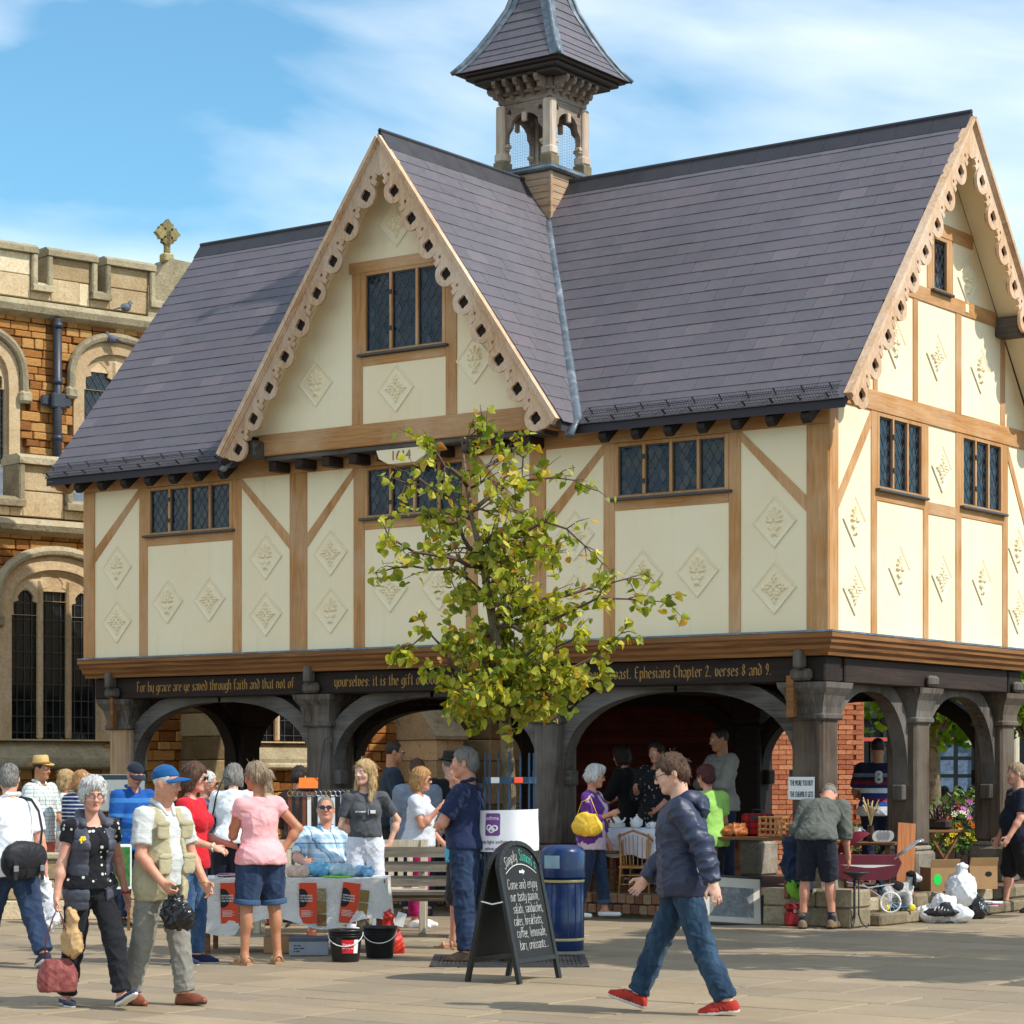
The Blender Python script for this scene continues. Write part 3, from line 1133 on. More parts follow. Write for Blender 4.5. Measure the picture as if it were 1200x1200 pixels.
part(MB().box((PX[3] - .07, YF - .325, 2.19), (PX[3] + .02, YF - .23, 2.63), .006, MT((-.1, 0, 0))), 'repair_strip', orange_x)
part(MB().box((PX[0] - .035, YF - .315, 2.19), (PX[0] + .02, YF - .23, 2.58), .006), 'repair_strip', orange_x)
for x in PX:
 part(MB().box((x - .13, .02, 2.575), (x + .13, .1, 2.7), .03).box((x - .05, -.05, 2.7), (x + .05, .1, 2.9), .02), 'jetty_bracket', grey_z)
for y in (YM, YR):
 part(MB().box((-.1, y - .12, 2.575), (-.02, y + .12, 2.7), .03), 'jetty_bracket', grey_z)
part(MB().box((-.42, .55, 2.56), (-.1, YR - .2, 2.832), .015), 'side_beam', dark_y)
part(MB().box((XL + .1, .55, 2.56), (XL + .6, YR - .2, 2.832), .015), 'side_beam', dark_y)
# the closed middle bay at the back
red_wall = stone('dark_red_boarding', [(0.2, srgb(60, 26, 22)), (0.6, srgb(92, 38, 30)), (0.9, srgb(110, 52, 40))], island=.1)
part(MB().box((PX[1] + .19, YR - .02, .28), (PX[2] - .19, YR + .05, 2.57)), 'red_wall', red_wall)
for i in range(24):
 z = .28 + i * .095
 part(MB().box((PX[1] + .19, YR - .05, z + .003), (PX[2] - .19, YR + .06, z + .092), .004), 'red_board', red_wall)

# ---- roof
TH, TG = math.atan(SL), math.atan(SG)
ul = MB()
LO = .0


def slab(pts, th=.09):
 """closed slab under a polygon of roof points"""
 n = len(pts)
 vs = [tuple(p) for p in pts] + [(p[0], p[1], p[2] - th) for p in pts]
 fs = [tuple(range(n)), tuple(range(2 * n - 1, n - 1, -1))] + [(i, i + n, (i + 1) % n + n, (i + 1) % n) for i in range(n)]
 return vs, fs


X0, X1 = XL - OV, OV
vfx = (RIDGE_Z - EAVE_Z) / SG
zr = RIDGE_Z - .035
ez = EAVE_Z - .03
rf = MB()
rf.add(*slab([(X0, EAVE_Y, ez), (MX - vfx, EAVE_Y, ez), (MX, RIDGE_Y, zr), (X0, RIDGE_Y, zr)]))
rf.add(*slab([(MX + vfx, EAVE_Y, ez), (X1, EAVE_Y, ez), (X1, RIDGE_Y, zr), (MX, RIDGE_Y, zr)]))
rf.add(*slab([(X1, DP - EAVE_Y, ez), (X0, DP - EAVE_Y, ez), (X0, RIDGE_Y, zr), (X1, RIDGE_Y, zr)]))
GF = -.62
rf.add(*slab([(MX, GF, zr), (MX, RIDGE_Y, zr), (MX + vfx, EAVE_Y, ez), (MX + vfx, GF, ez)]))
rf.add(*slab([(MX, GF, zr), (MX - vfx, GF, ez), (MX - vfx, EAVE_Y, ez), (MX, RIDGE_Y, zr)]))
roof = part(rf, 'roof', underlay)

SW, SE, SLEN = .345, .188, .33
sl_mesh = [MB().box((-SW / 2 + .0015 * k, 0, -.006), (SW / 2 - .001 * k, SLEN, .005), .0).mesh('slate', slate_m) for k in range(4)]
cands = []


def slate_rows(f_loc, rot, L, u0, u1, keep):
 Rm = MR(rot[2], 4, 'Z') @ MR(rot[0], 4, 'X')
 for k in range(int((L - .2) / SE) + 1):
  s = k * SE
  off = (SW / 2 if k % 2 else 0) + rnd.uniform(-.01, .01)
  n = int((u1 - u0) / SW) + 2
  for i in range(n):
   u = u0 + off + i * SW - SW / 4
   w0, w1 = max(u - SW / 2, u0), min(u + SW / 2, u1)
   if w1 - w0 < .05:
    continue
   uc, sc = (w0 + w1) / 2, (w1 - w0) / SW
   p = f_loc(uc, s)
   if not keep(uc, s):
    continue
   cands.append((p, Rm, sc, rot))


tl = R_(1.9)
Lm = math.hypot(RIDGE_Y - EAVE_Y, RIDGE_Z - EAVE_Z)
def loc_main(u, s):
 return (u, EAVE_Y - .03 + s * cos(TH), EAVE_Z - .022 + s * sin(TH))
def keep_main(u, s):
 b = RIDGE_Y - (EAVE_Y + (s + .1) * cos(TH))
 return abs(u - MX) * SG > b * SL - .22
slate_rows(loc_main, (TH - tl, 0, 0), Lm, X0, X1, keep_main)
Lg = math.hypot(vfx, RIDGE_Z - EAVE_Z)
def loc_gab(u, s):
 return (MX + vfx + .03 - s * cos(TG), u, EAVE_Z - .022 + s * sin(TG))
def keep_gab(u, s):
 a = vfx - (s + .1) * cos(TG)
 return (RIDGE_Y - u) * SL > a * SG - .22
slate_rows(loc_gab, (TG - tl, 0, pi / 2), Lg, GF, RIDGE_Y, keep_gab)
def loc_gabl(u, s):
 return (MX - vfx - .03 + s * cos(TG), u, EAVE_Z - .022 + s * sin(TG))
slate_rows(loc_gabl, (TG - tl, 0, -pi / 2), Lg, GF, RIDGE_Y, keep_gab)
cands.sort(key=lambda c_: (Vector(c_[0]) - Vector(CAM)).length + (30 if c_[3][2] < -.1 else 0))
rest = MB()
for i, (p, Rm, sc, rot) in enumerate(cands):
 dz = rnd.uniform(-.002, .002)
 if i < 300:
  link_mesh('slate', sl_mesh[i % 4], roof, (p[0], p[1], p[2] + dz), (rot[0] + rnd.uniform(-.004, .004), rnd.uniform(-.004, .004), rot[2]), (sc, 1, 1))
 else:
  M = MT((p[0], p[1], p[2] + dz)) @ Rm @ MR(rnd.uniform(-.005, .005), 4, 'Y') @ Matrix.Diagonal((sc, 1, 1, 1))
  rest.box((-SW / 2 + .001, 0, -.006), (SW / 2 - .001, SLEN, .005), 0, M)
tag(part(rest, 'slate_courses', slate_m, roof), kind='stuff')


def ridge_run(p, q, sl, n):
 p, q = Vector(p), Vector(q)
 d = (q - p) / n
 s = Vector((0, 0, 1)).cross(d).normalized()
 for i in range(n):
  a, b = p + d * i + d.normalized() * .004, p + d * (i + 1)
  w, th = .15, .022
  vs = []
  for e in (a, b):
   for k in (0, th):
    vs += [e + s * w + Vector((0, 0, -w * sl - .0 + k)), e + Vector((0, 0, .02 + k * 1.4)), e - s * w + Vector((0, 0, -w * sl + k))]
  mb = MB().add(vs, [(0, 1, 7, 6)[::-1], (1, 2, 8, 7)[::-1], (3, 4, 10, 9), (4, 5, 11, 10), (0, 3, 9, 6), (2, 5, 11, 8)[::-1], (0, 1, 4, 3), (1, 2, 5, 4), (6, 7, 10, 9)[::-1], (7, 8, 11, 10)[::-1]])
  mb.tube([a + Vector((0, 0, .045)), b + Vector((0, 0, .045))], .028, 8)
  part(mb, 'ridge_tile', ridge_m, roof)


RZ = RIDGE_Z + .005
ridge_run((X0 - .02, RIDGE_Y, RZ), (MX - .42, RIDGE_Y, RZ), SL, 12)
ridge_run((MX + .42, RIDGE_Y, RZ), (X1 + .03, RIDGE_Y, RZ), SL, 12)
ridge_run((MX, GF - .03, RZ), (MX, RIDGE_Y - .42, RZ), SG, 6)
for s in (1, -1):
 vp = Vector((MX + s * vfx, EAVE_Y, EAVE_Z)), Vector((MX + s * .42, RIDGE_Y - .42 * SG / SL, RIDGE_Z - .42 * SG))
 pth = [vp[0].lerp(vp[1], i / 8) + Vector((0, 0, .035)) for i in range(9)]
 pth = [pth[0] + Vector((s * .03, -.2, -.2)), pth[0] + Vector((s * .012, -.08, -.06))] + pth
 mb = MB()
 mb.cs = True
 mb.tube(pth, [.06, .062] + [.066] * 3 + [.056] * 3 + [.046] * 3, 10, flat=.55)
 part(mb, 'valley_lead', lead_m, roof)


# eaves: rafter feet, wire guard, verge boards
for x in list(np.arange(X0 + .55, MX - vfx - .05, .42)) + list(np.arange(MX + vfx + .35, X1 - .3, .42)):
 part(MB().prism([(0, 0), (.3, .3 * SL * .55), (.3, .3 * SL * .55 - .1), (.06, -.1), (0, -.05)], .1, MT((x, EAVE_Y + .05, EAVE_Z - .13)) @ MS), 'rafter_foot', plain('dark_rafter', srgb(44, 38, 36), .8), roof)


def eave_guard(xa, xb):
 g = MB()
 dn, up = Vector((0, -cos(TH), -sin(TH))), Vector((0, -sin(TH), cos(TH)))
 o = Vector((0, EAVE_Y - .01, EAVE_Z + .0))
 def P(x, u, h):
  return Vector((x, 0, 0)) + o - dn * u + up * h
 for u, h in ((-.01, .0), (-.02, .035), (-.015, .07), (.03, .08), (.08, .085), (.13, .085)):
  g.beam(P(xa, u, h), P(xb, u, h), .005, .005)
 for x in np.arange(xa, xb, .034):
  g.beam(P(x, -.01, 0), P(x, -.02, .1), .0035, .0035)
  g.beam(P(x, -.015, .07), P(x, .13, .085), .0035, .0035)
 for x in np.arange(xa + .05, xb, .33):
  g.beam(P(x, .0, .0), P(x, -.02, .08), .02, .012)
  g.beam(P(x, .12, .0), P(x, .12, .095), .014, .01)
 part(g, 'eave_wire_guard', black_iron, roof)


eave_guard(X0 + .02, MX - vfx - .12)
eave_guard(MX + vfx + .12, X1 - .04)


# ---- bargeboards pierced with quatrefoils
def quatrefoil(cx, cz, r, rot=0.0, lobes=4):
 pts = []
 for k in range(lobes):
  a = rot + k * 2 * pi / lobes
  lx, lz = cx + cos(a) * r * .62, cz + sin(a) * r * .62
  for q in np.linspace(-1.25, 1.25, 6):
   pts.append((lx + cos(a + q) * r * .5, lz + sin(a + q) * r * .5))
 return pts


def circle(cx, cz, r, n=8):
 return [(cx + r * cos(2 * pi * k / n), cz + r * sin(2 * pi * k / n)) for k in range(n)]


def bargeboard(apex, foot, M, flip, name='bargeboard'):
 """apex, foot in the (x,z) plane of M; lobes hang on the inner side"""
 ax, az = apex
 fx, fz = foot
 L = math.hypot(fx - ax, fz - az)
 dx, dz = (fx - ax) / L, (fz - az) / L
 nx, nz = (-dz, dx) if flip else (dz, -dx)
 if nz > 0:
  nx, nz = -nx, -nz
 N = 10
 pit = (L - .16) / (N - .45)
 c0 = .22
 cs = [c0 + i * pit for i in range(N)]
 ms = [c0 + (i + .5) * pit for i in range(N - 1)]
 R0, tc, tb = .147, .205, .165
 def depth(s):
  d = tb
  for c_ in cs:
   if abs(s - c_) < R0:
    d = max(d, tc + math.sqrt(R0 * R0 - (s - c_) ** 2))
  for m_ in ms:
   if abs(s - m_) < .06:
    d = max(d, .235 + (.03 if s > m_ else -.01))
  return d
 edge = []
 s = 0.0
 ss = sorted(set([0.0, L] + [c_ + R0 * q for c_ in cs for q in (-.995, -.9, -.75, -.5, -.25, 0, .25, .5, .75, .9, .995)] + [m_ + q for m_ in ms for q in (-.0601, -.0599, 0, .0001, .0599, .0601)]))
 ss = [s_ for s_ in ss if -.01 <= s_ <= L + .13]
 for s_ in ss:
  edge.append((s_, depth(s_)))
 outline = [(0.0, 0.0)] + [e for e in edge if not (e[0] == 0 and False)] + [(ss[-1], 0.06), (L, .0)]
 def W(s_, t_):
  x, z = ax + dx * s_ + nx * t_, az + dz * s_ + nz * t_
  return (x, z)
 mid = ax
 def lim(p):      # the two boards meet on the centre line
  return (max(p[0], mid + .001) if fx > ax else min(p[0], mid - .001), p[1])
 out = [lim(W(*p)) for p in outline]
 if fx < ax:
  out = out[::-1]
 holes = [[W(*p) for p in quatrefoil(c_, tc + .002, .068, pi / 4)] for c_ in cs] + [[W(*p) for p in circle(m_ + .005, .155, .022)] for m_ in ms]
 dirty = [h for h in holes if all((p[0] - mid) * (1 if fx > ax else -1) > .004 for p in h)]
 mb = MB().prism(out, .036, M, dirty)
 o = part(mb, name, oak_barge)
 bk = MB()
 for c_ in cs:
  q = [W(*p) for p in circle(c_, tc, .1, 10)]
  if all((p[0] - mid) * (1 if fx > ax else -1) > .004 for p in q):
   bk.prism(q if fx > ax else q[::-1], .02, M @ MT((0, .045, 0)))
 tag(part(bk, 'hole_shade_discs', dark_x, o), kind='stuff')  # dark discs added behind the piercings, their colour standing in for shade
 mo = MB()
 for t0, t1, y0 in ((-.03, .03, -.05), (.03, .055, -.03), (.055, .075, -.015)):
  q = [W(-.0, t0), W(L + .03, t0), W(L + .03, t1), W(0, t1)]
  q = [lim(p) for p in q]
  mo.prism(q if fx > ax else q[::-1], abs(y0) + .05, M @ MT((0, y0, 0)))
 part(mo, 'moulding', oak_barge, o)
 return o


oak_barge = wood('bargeboard_oak', srgb(220, 184, 148), srgb(186, 144, 106), srgb(226, 204, 182), grain=(1, 1, .3), silver=.6, bump=.2)
MFB = MT((0, GF - .03, 0))
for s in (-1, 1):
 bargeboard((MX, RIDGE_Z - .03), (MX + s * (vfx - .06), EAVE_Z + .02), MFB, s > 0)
MSB = MT((OV + .03, 0, 0)) @ MS
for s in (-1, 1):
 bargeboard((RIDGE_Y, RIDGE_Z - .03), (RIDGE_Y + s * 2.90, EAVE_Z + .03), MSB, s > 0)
MLB = MT((X0 + .06, 0, -.09)) @ MS
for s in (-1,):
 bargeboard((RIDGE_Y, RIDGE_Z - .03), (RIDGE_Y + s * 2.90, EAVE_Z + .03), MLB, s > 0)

# pale soffits under the verges
sf = MB()
for s in (-1, 1):
 a, b = (RIDGE_Y, RIDGE_Z - .13), (RIDGE_Y + s * 2.85, RIDGE_Z - .13 - SL * 2.85)
 for xa, xb in ((.0, OV + .02), (X0 + .03, XL)):
  sf.add([(xa, a[0], a[1]), (xb, a[0], a[1]), (xb, b[0], b[1]), (xa, b[0], b[1])], [(0, 1, 2, 3)])
 a, b = (MX, RIDGE_Z - .135), (MX + s * (vfx - .1), RIDGE_Z - .135 - SG * (vfx - .1))
 sf.add([(a[0], GF, a[1]), (a[0], GY + .02, a[1]), (b[0], GY + .02, b[1]), (b[0], GF, b[1])], [(0, 1, 2, 3)])
tag(part(sf, 'verge_soffit', plaster), kind='stuff')

# ---- bell turret
TX, TY = MX, RIDGE_Y
tb = MB()
hw = .42
brd = wood('turret_boarding', srgb(196, 160, 124), srgb(150, 112, 78), srgb(186, 166, 146), grain=(.1, .1, 1.5), silver=.6)
turret = part(MB().box((TX - hw + .02, TY - hw + .02, 8.2), (TX + hw - .02, TY + hw - .02, 9.05)), 'bell_turret', underlay)
for k in range(10):
 z = 8.22 + k * .085
 part(MB().box((TX - hw, TY - hw, z), (TX + hw, TY - hw + .03, z + .081), .004), 'board', brd, turret)
 part(MB().box((TX + hw - .03, TY - hw + .031, z), (TX + hw, TY + hw, z + .081), .004), 'board', brd, turret)
 part(MB().box((TX - hw, TY - hw + .031, z), (TX - hw + .03, TY + hw, z + .081), .004), 'board', brd, turret)
part(MB().box((TX + hw - .03, TY - hw - .012, 8.2), (TX + hw + .012, TY - hw + .03, 9.07), .006), 'corner_bead', brd, turret)
part(MB().box((TX - .5, TY - .5, 9.07), (TX + .5, TY + .5, 9.13), .02).box((TX - .47, TY - .47, 9.13), (TX + .47, TY + .47, 9.15), .01), 'lead_ledge', lead_m, turret)
pale_oak = wood('turret_post_oak', srgb(214, 192, 168), srgb(176, 142, 112), srgb(218, 206, 192), grain=(1, 1, .08), silver=.7)
PH, PZ0, PZ1 = .36, 9.13, 9.98
tur_dark = wood('turret_dark_oak', srgb(150, 130, 114), srgb(100, 82, 70), srgb(160, 146, 134), grain=(.2, .2, 1), silver=.6)
for sx in (-1, 1):
 for sy in (-1, 1):
  cx, cy = TX + sx * PH, TY + sy * PH
  o = part(MB().box((cx - .068, cy - .068, PZ0 + .2), (cx + .068, cy + .068, PZ1), .018).box((cx - .085, cy - .085, PZ0 + .14), (cx + .085, cy + .085, PZ0 + .26), .025), 'turret_post', pale_oak, turret)
  part(MB().box((cx - .088, cy - .088, PZ0), (cx + .088, cy + .088, PZ0 + .141), .008), 'lead_shoe', plain('stained_lead', srgb(120, 104, 74), .6, .4, 14), turret)
for q in range(4):
 Mq = MT((TX, TY, 0)) @ MR(q * pi / 2, 4, 'Z') @ MT((0, -PH - .03, 0))
 w = PH - .068
 rr = .275
 pts = [(-w, 9.98), (-w, 9.46), (-w + .012, 9.45), (-w + .02, 9.46), (-w + .025, 9.5), (-rr, 9.48)]
 cusp = []
 for k in range(13):
  a = pi - pi * k / 12
  r = rr * (1.0 if abs(k - 6) > 4 else 1.0) - (.03 if k in (2, 10) else 0)
  cusp.append((cos(a) * r, 9.55 + sin(a) * r * 1.12))
 outl = pts[:-1] + cusp + [(-x, z) for x, z in pts[:-1]][::-1]
 sp_h = [quatrefoil(sx * (w - .055), 9.885, .034, pi / 2, 3) for sx in (-1, 1)]
 part(MB().prism(outl[::-1], .06, Mq, sp_h), 'turret_arch', tur_dark, turret)
 part(MB().box((-w - .06, -.015, 9.98), (w + .06, .08, 10.08), .01, Mq).box((-w - .1, -.06, 10.08), (w + .1, .08, 10.12), .01, Mq), 'cornice', tur_dark, turret)
 part(MB().box((-.035, -.03, 9.74), (.035, .02, 9.86), .012, Mq), 'keystone', pale_oak, turret)
 for sx in (-1, 1):
  part(MB().box((sx * (w - .03) - .03, -.02, 9.44), (sx * (w - .03) + .03, .06, 9.49), .012, Mq).box((sx * (w - .02) - .018, -.015, 9.41), (sx * (w - .02) + .018, .05, 9.44), .012, Mq), 'arch_corbel', pale_oak, turret)
 for x in np.linspace(-.32, .32, 5):
  part(MB().prism([(0, .16), (.2, .16), (.2, .1), (.17, .06), (.12, .05), (.1, .0), (.05, -.02), (0, -.06)], .055, Mq @ MT((x - .03, -.03, 10.1)) @ MR(-pi / 2, 4, 'Z')), 'eave_bracket', tur_dark, turret)
 net = MB()
 for u in np.arange(-.28, .29, .035):
  net.beam((u, .05, 9.12), (u, .05, 9.76), .0012, .0012)
 for z in np.arange(9.13, 9.78, .035):
  net.beam((-.28, .05, z), (.28, .05, z), .0012, .0012)
 net.v = [tuple(Mq @ Vector(p)) for p in net.v]
 part(net, 'bird_netting', came_m, turret)
HB = Matrix.Identity(4)
part(MB().box((TX - .62, TY - .62, 10.235), (TX + .62, TY + .62, 10.28), .01).box((TX - .7, TY - .7, 10.28), (TX + .7, TY + .7, 10.33), .015).box((TX - .76, TY - .76, 10.33), (TX + .76, TY + .76, 10.36), .01), 'eave_moulding', plain('turret_eave_paint', srgb(62, 54, 50), .7), turret)
part(MB().box((TX - .4, TY - .4, 10.0), (TX + .4, TY + .4, 10.235)), 'turret_ceiling', tur_dark, turret)
tprof = [(.79, 10.36), (.685, 10.49), (.555, 10.69), (.44, 10.9), (.295, 11.2), (.18, 11.6), (.09, 12.05), (.02, 12.4)]
vs, fs = [], []
for r, z in tprof:
 vs += [(TX - r, TY - r, z), (TX + r, TY - r, z), (TX + r, TY + r, z), (TX - r, TY + r, z)]
for i in range(len(tprof) - 1):
 for k in range(4):
  fs.append((i * 4 + k, i * 4 + (k + 1) % 4, i * 4 + 4 + (k + 1) % 4, i * 4 + 4 + k))
part(MB().add(vs, fs + [(3, 2, 1, 0)]), 'turret_roof', underlay, turret)
def tr(z):
 for (r0, z0), (r1, z1) in zip(tprof, tprof[1:]):
  if z <= z1:
   return r0 + (r1 - r0) * (z - z0) / (z1 - z0)
 return .02
tsl = MB()
z = 10.36
for k in range(16):
 z2 = z + .125 * (.75 if k < 3 else 1)
 for q in range(4):
  Mq = MT((TX, TY, 0)) @ MR(q * pi / 2, 4, 'Z')
  r0, r1 = tr(z) + .022, tr(min(z2 + .03, 12.39)) + .008
  n = max(1, int(r0 * 2 / .27))
  cuts = [-r0] + sorted(-r0 + (i + (.5 if k % 2 else 0)) * 2 * r0 / n for i in range(0 if k % 2 else 1, n)) + [r0]
  for a, b in zip(cuts, cuts[1:]):
   if b - a < .02:
    continue
   f = r1 / r0
   a1, b1 = max(a, -r1), min(b, r1)
   if a1 >= b1:
    continue
   tsl.add([(a + .001, -r0, z), (b - .001, -r0, z), (b1, -r1, z2 + .03), (a1, -r1, z2 + .03), (a + .001, -r0 + .012, z - .002), (b - .001, -r0 + .012, z - .002)], [(0, 1, 2, 3), (4, 5, 1, 0)], Mq)
 z = z2
part(tsl, 'turret_slates', slate_m, turret)
for sx in (-1, 1):
 for sy in (-1, 1):
  mb = MB()
  mb.cs = True
  mb.tube([(TX + sx * (r + .03), TY + sy * (r + .03), zz + .005) for r, zz in tprof], [.03] * 8, 8)
  for (r0, z0), (r1, z1) in zip(tprof, tprof[1:]):
   for ax in (0, 1):
    w0, w1 = .1, .1
    e = .026
    p = [(r0 + e, r0 + e, z0), (r1 + e, r1 + e, z1), (r1 + e, max(r1 - w1, 0), z1), (r0 + e, r0 - w0, z0)]
    if ax: p = [(b_, a_, c_) for a_, b_, c_ in p]
    mb.add([(TX + sx * a_, TY + sy * b_, c_ + .004) for a_, b_, c_ in p], [(0, 1, 2, 3)])
  part(mb, 'hip_lead', lead_m, turret)
mb = MB()
mb.cs = True
mb.lathe([(.05, 12.3), (.06, 12.45), (.025, 12.5), (.02, 12.9), (.07, 12.98), (.07, 13.05), (.015, 13.12), (.01, 13.6)], 10, (TX, TY, 0))
part(mb, 'finial', black_iron, turret)

# ---- notices on the corner pillar
def notice(x0, x1, z0, z1, y, lines, name='notice', size=.05, sx=1.0):
 o = part(MB().box((x0, y - .004, z0), (x1, y, z1)), name, plain('white_card', srgb(236, 236, 232), .6, .05))
 m = MB()
 n = len(lines)
 for i, l in enumerate(lines):
  vs, fs = font_mesh(l, size)
  w = max(v_[0] for v_ in vs)
  s = (x1 - x0 - .04) / w
  zz = z1 - (i + .78) * (z1 - z0) / n
  for dx in (0, .003):
   m.add([(x0 + .02 + vv[0] * s + dx, y - .0055 - dx * .1, zz + vv[1] * 1.4) for vv in vs], fs)
 part(m, 'lettering', plain('black_print', srgb(24, 24, 26), .7), o)
notice(-.575, -.26, 1.32, 1.56, YF - .187, ['THE MORE YOU BUY', 'THE CHEAPER IT GETS'], size=.062)
# ================================================================== ground
t = NT('paving_bed')
v = t.coord('Position')
n1, n2 = t.noise(v, 0.6, 6), t.noise(v, 30, 5)
t.color(t.ramp(t.math('ADD', t.math('MULTIPLY', n1, .7), t.math('MULTIPLY', n2, .3)), [(0.35, srgb(80, 70, 58)), (0.65, srgb(112, 100, 82))]))
t.rough(.9)
t.bump(n2, .4, .01)
bed_m = t.m
t = NT('york_stone_slab')
v, vw = t.coord('Object'), t.coord('Position')
rr = t.math('FRACT', t.math('ADD', t.math('MULTIPLY', t.island(), 5.3), t.objrand()))
n1, n2, n3 = t.noise(vw, 1.1, 6, .6), t.noise(vw, 22, 5, .65), t.noise(t.coord('Position', scale=(.5, 3, 1)), 3, 5, .6, .7)
c = t.ramp(rr, [(0, srgb(147, 131, 108)), (.3, srgb(160, 143, 119)), (.55, srgb(139, 126, 106)), (.8, srgb(164, 146, 119)), (1, srgb(150, 133, 107))])
c = t.hsv(c, v=t.math('MULTIPLY', t.maprange(n1, .3, .7, .86, 1.1), t.maprange(n2, .25, .75, .9, 1.08)))
c = t.mix(c, srgb(150, 128, 98), t.ramp(n3, [(.5, (0, 0, 0)), (.72, (.6, .6, .6))]))
c = t.mix(c, srgb(92, 84, 74), t.ramp(t.noise(vw, 46, 3, .5), [(.69, (0, 0, 0)), (.76, (.55, .55, .55))]))
t.color(c)
t.rough(t.maprange(n1, .3, .7, .72, .9))
t.p.inputs['Specular IOR Level'].default_value = .25
t.bump(t.math('ADD', n2, n3), .3, .008)
slab_m = t.m

g = MB().add([(-2500, -2500, -.014), (2500, -2500, -.014), (2500, 2500, -.014), (-2500, 2500, -.014)], [(0, 1, 2, 3)])
ground = tag(g.build('ground', bed_m), kind='structure')


def in_view(p, m=60):
 d = np.array(p) - CAM
 z = d @ CF
 if z < 8:
  return False
 px = 600 + FPX * (d @ CR) / z
 py = HORIZON - FPX * d[2] / z
 return -m < px < 1200 + m and py < 1260


slabs = []
rs = random.Random(11)
y = -14.5
while y < 9:
 h = rs.choice((.42, .5, .58, .66, .75))
 x = -26 + rs.uniform(0, 1)
 while x < 10:
  w = rs.uniform(.55, 1.25)
  c_ = (x + w / 2, y + h / 2, 0)
  if in_view(c_) and not (XL - .3 < c_[0] < .4 and c_[1] > .1):
   slabs.append((x, y, w, h))
  x += w
 y += h
slabs.sort(key=lambda s_: -(V3([s_[0], s_[1], 0]) - CAM) @ CF * -1)
srest = MB()
for i, (x, y, w, h) in enumerate(slabs):
 gp = .008
 dz, tx, ty = rs.uniform(-.0035, .0025), rs.uniform(-.002, .002), rs.uniform(-.002, .002)
 M = MT((x + w / 2, y + h / 2, dz)) @ MR(tx, 4, 'X') @ MR(ty, 4, 'Y')
 if i < 300:
  o = MB().box((-w / 2 + gp, -h / 2 + gp, -.03), (w / 2 - gp, h / 2 - gp, 0), .006).build('paving_slab', slab_m, ground, (x + w / 2, y + h / 2, dz), (tx, ty, 0))
 else:
  srest.box((-w / 2 + gp, -h / 2 + gp, -.03), (w / 2 - gp, h / 2 - gp, 0), .006, M)
tag(srest.build('paving_beyond', slab_m, ground), kind='stuff')

# ---- the raised floor under the school
pl_stone = stone('platform_stone', [(.2, srgb(110, 98, 78)), (.5, srgb(140, 126, 102)), (.8, srgb(164, 150, 124))], lichen=srgb(104, 104, 76), island=.2)
platform = tag(MB().box((XL - .1, .12, -.05), (.12, DP + .1, .27)).build('platform', pl_stone), kind='structure')
floor_m = stone('undercroft_brick_floor', [(.2, srgb(84, 62, 50)), (.5, srgb(116, 84, 66)), (.8, srgb(134, 104, 84))], island=.2)
MB().box((XL - .08, .14, .27), (.1, DP + .08, .285)).build('undercroft_floor', floor_m, platform)
kerb_red = stone('kerb_brick', [(.15, srgb(122, 90, 72)), (.45, srgb(150, 110, 86)), (.7, srgb(160, 124, 98)), (.95, srgb(140, 124, 100))], lichen=srgb(116, 112, 84), island=.45, hue=.01)
x = XL - .1
bm = [MB().box((0, 0, 0), (.104, .14, z_), .009).mesh('brick', kerb_red) for z_ in (.1, .104, .107)]
i = 0
while x < -.82:
 for k in range(2):
  link_mesh('brick', bm[i % 3], platform, (x + (.05 if k else 0), -.03 + rs.uniform(-.004, .004) + k * .006, .045 + k * .115 + rs.uniform(-.003, .003)), (0, 0, rs.uniform(-.02, .02)))
  i += 1
 x += .112
step = MB()
for (xa, xb, za, zb) in ((-.72, -.25, .0, .2), (-.25, .34, .0, .2), (-.72, -.1, .204, .39), (-.1, .34, .204, .39)):
 MB().box((xa + .004, -.14 + rs.uniform(0, .02), za), (xb - .004, .3, zb), .02).build('step_block', pl_stone, platform)
yy = .32
while yy < DP:
 L = rs.uniform(.35, .6)
 MB().box((.1, yy, 0), (.42 + rs.uniform(-.02, .03), yy + L - .008, .13), .02).build('kerb_stone', pl_stone, platform)
 MB().box((.06, yy + .05, .13), (.28 + rs.uniform(-.02, .02), yy + L - .01, .29), .03).build('kerb_stone', pl_stone, platform)
 yy += L

# ================================================================== the church
CA = R_(40)
cdir = CR * cos(CA) + CF * sin(CA)
cin = -CR * sin(CA) + CF * cos(CA)
C0 = GA(0, 35.5)
church = thing('church', 'golden ironstone church with pale battlements behind the timber hall', 'church', tuple(C0), math.atan2(cdir[1], cdir[0]))


def cs(px, py, off=0.0):
 """photo pixel -> (along, height) on the church wall plane set back by off"""
 d = ray(px, py)
 b = C0 + cin * off
 tt = ((b - CAM) @ cin) / (d @ cin)
 P = CAM + d * tt
 return float((P - C0) @ cdir), float(P[2])


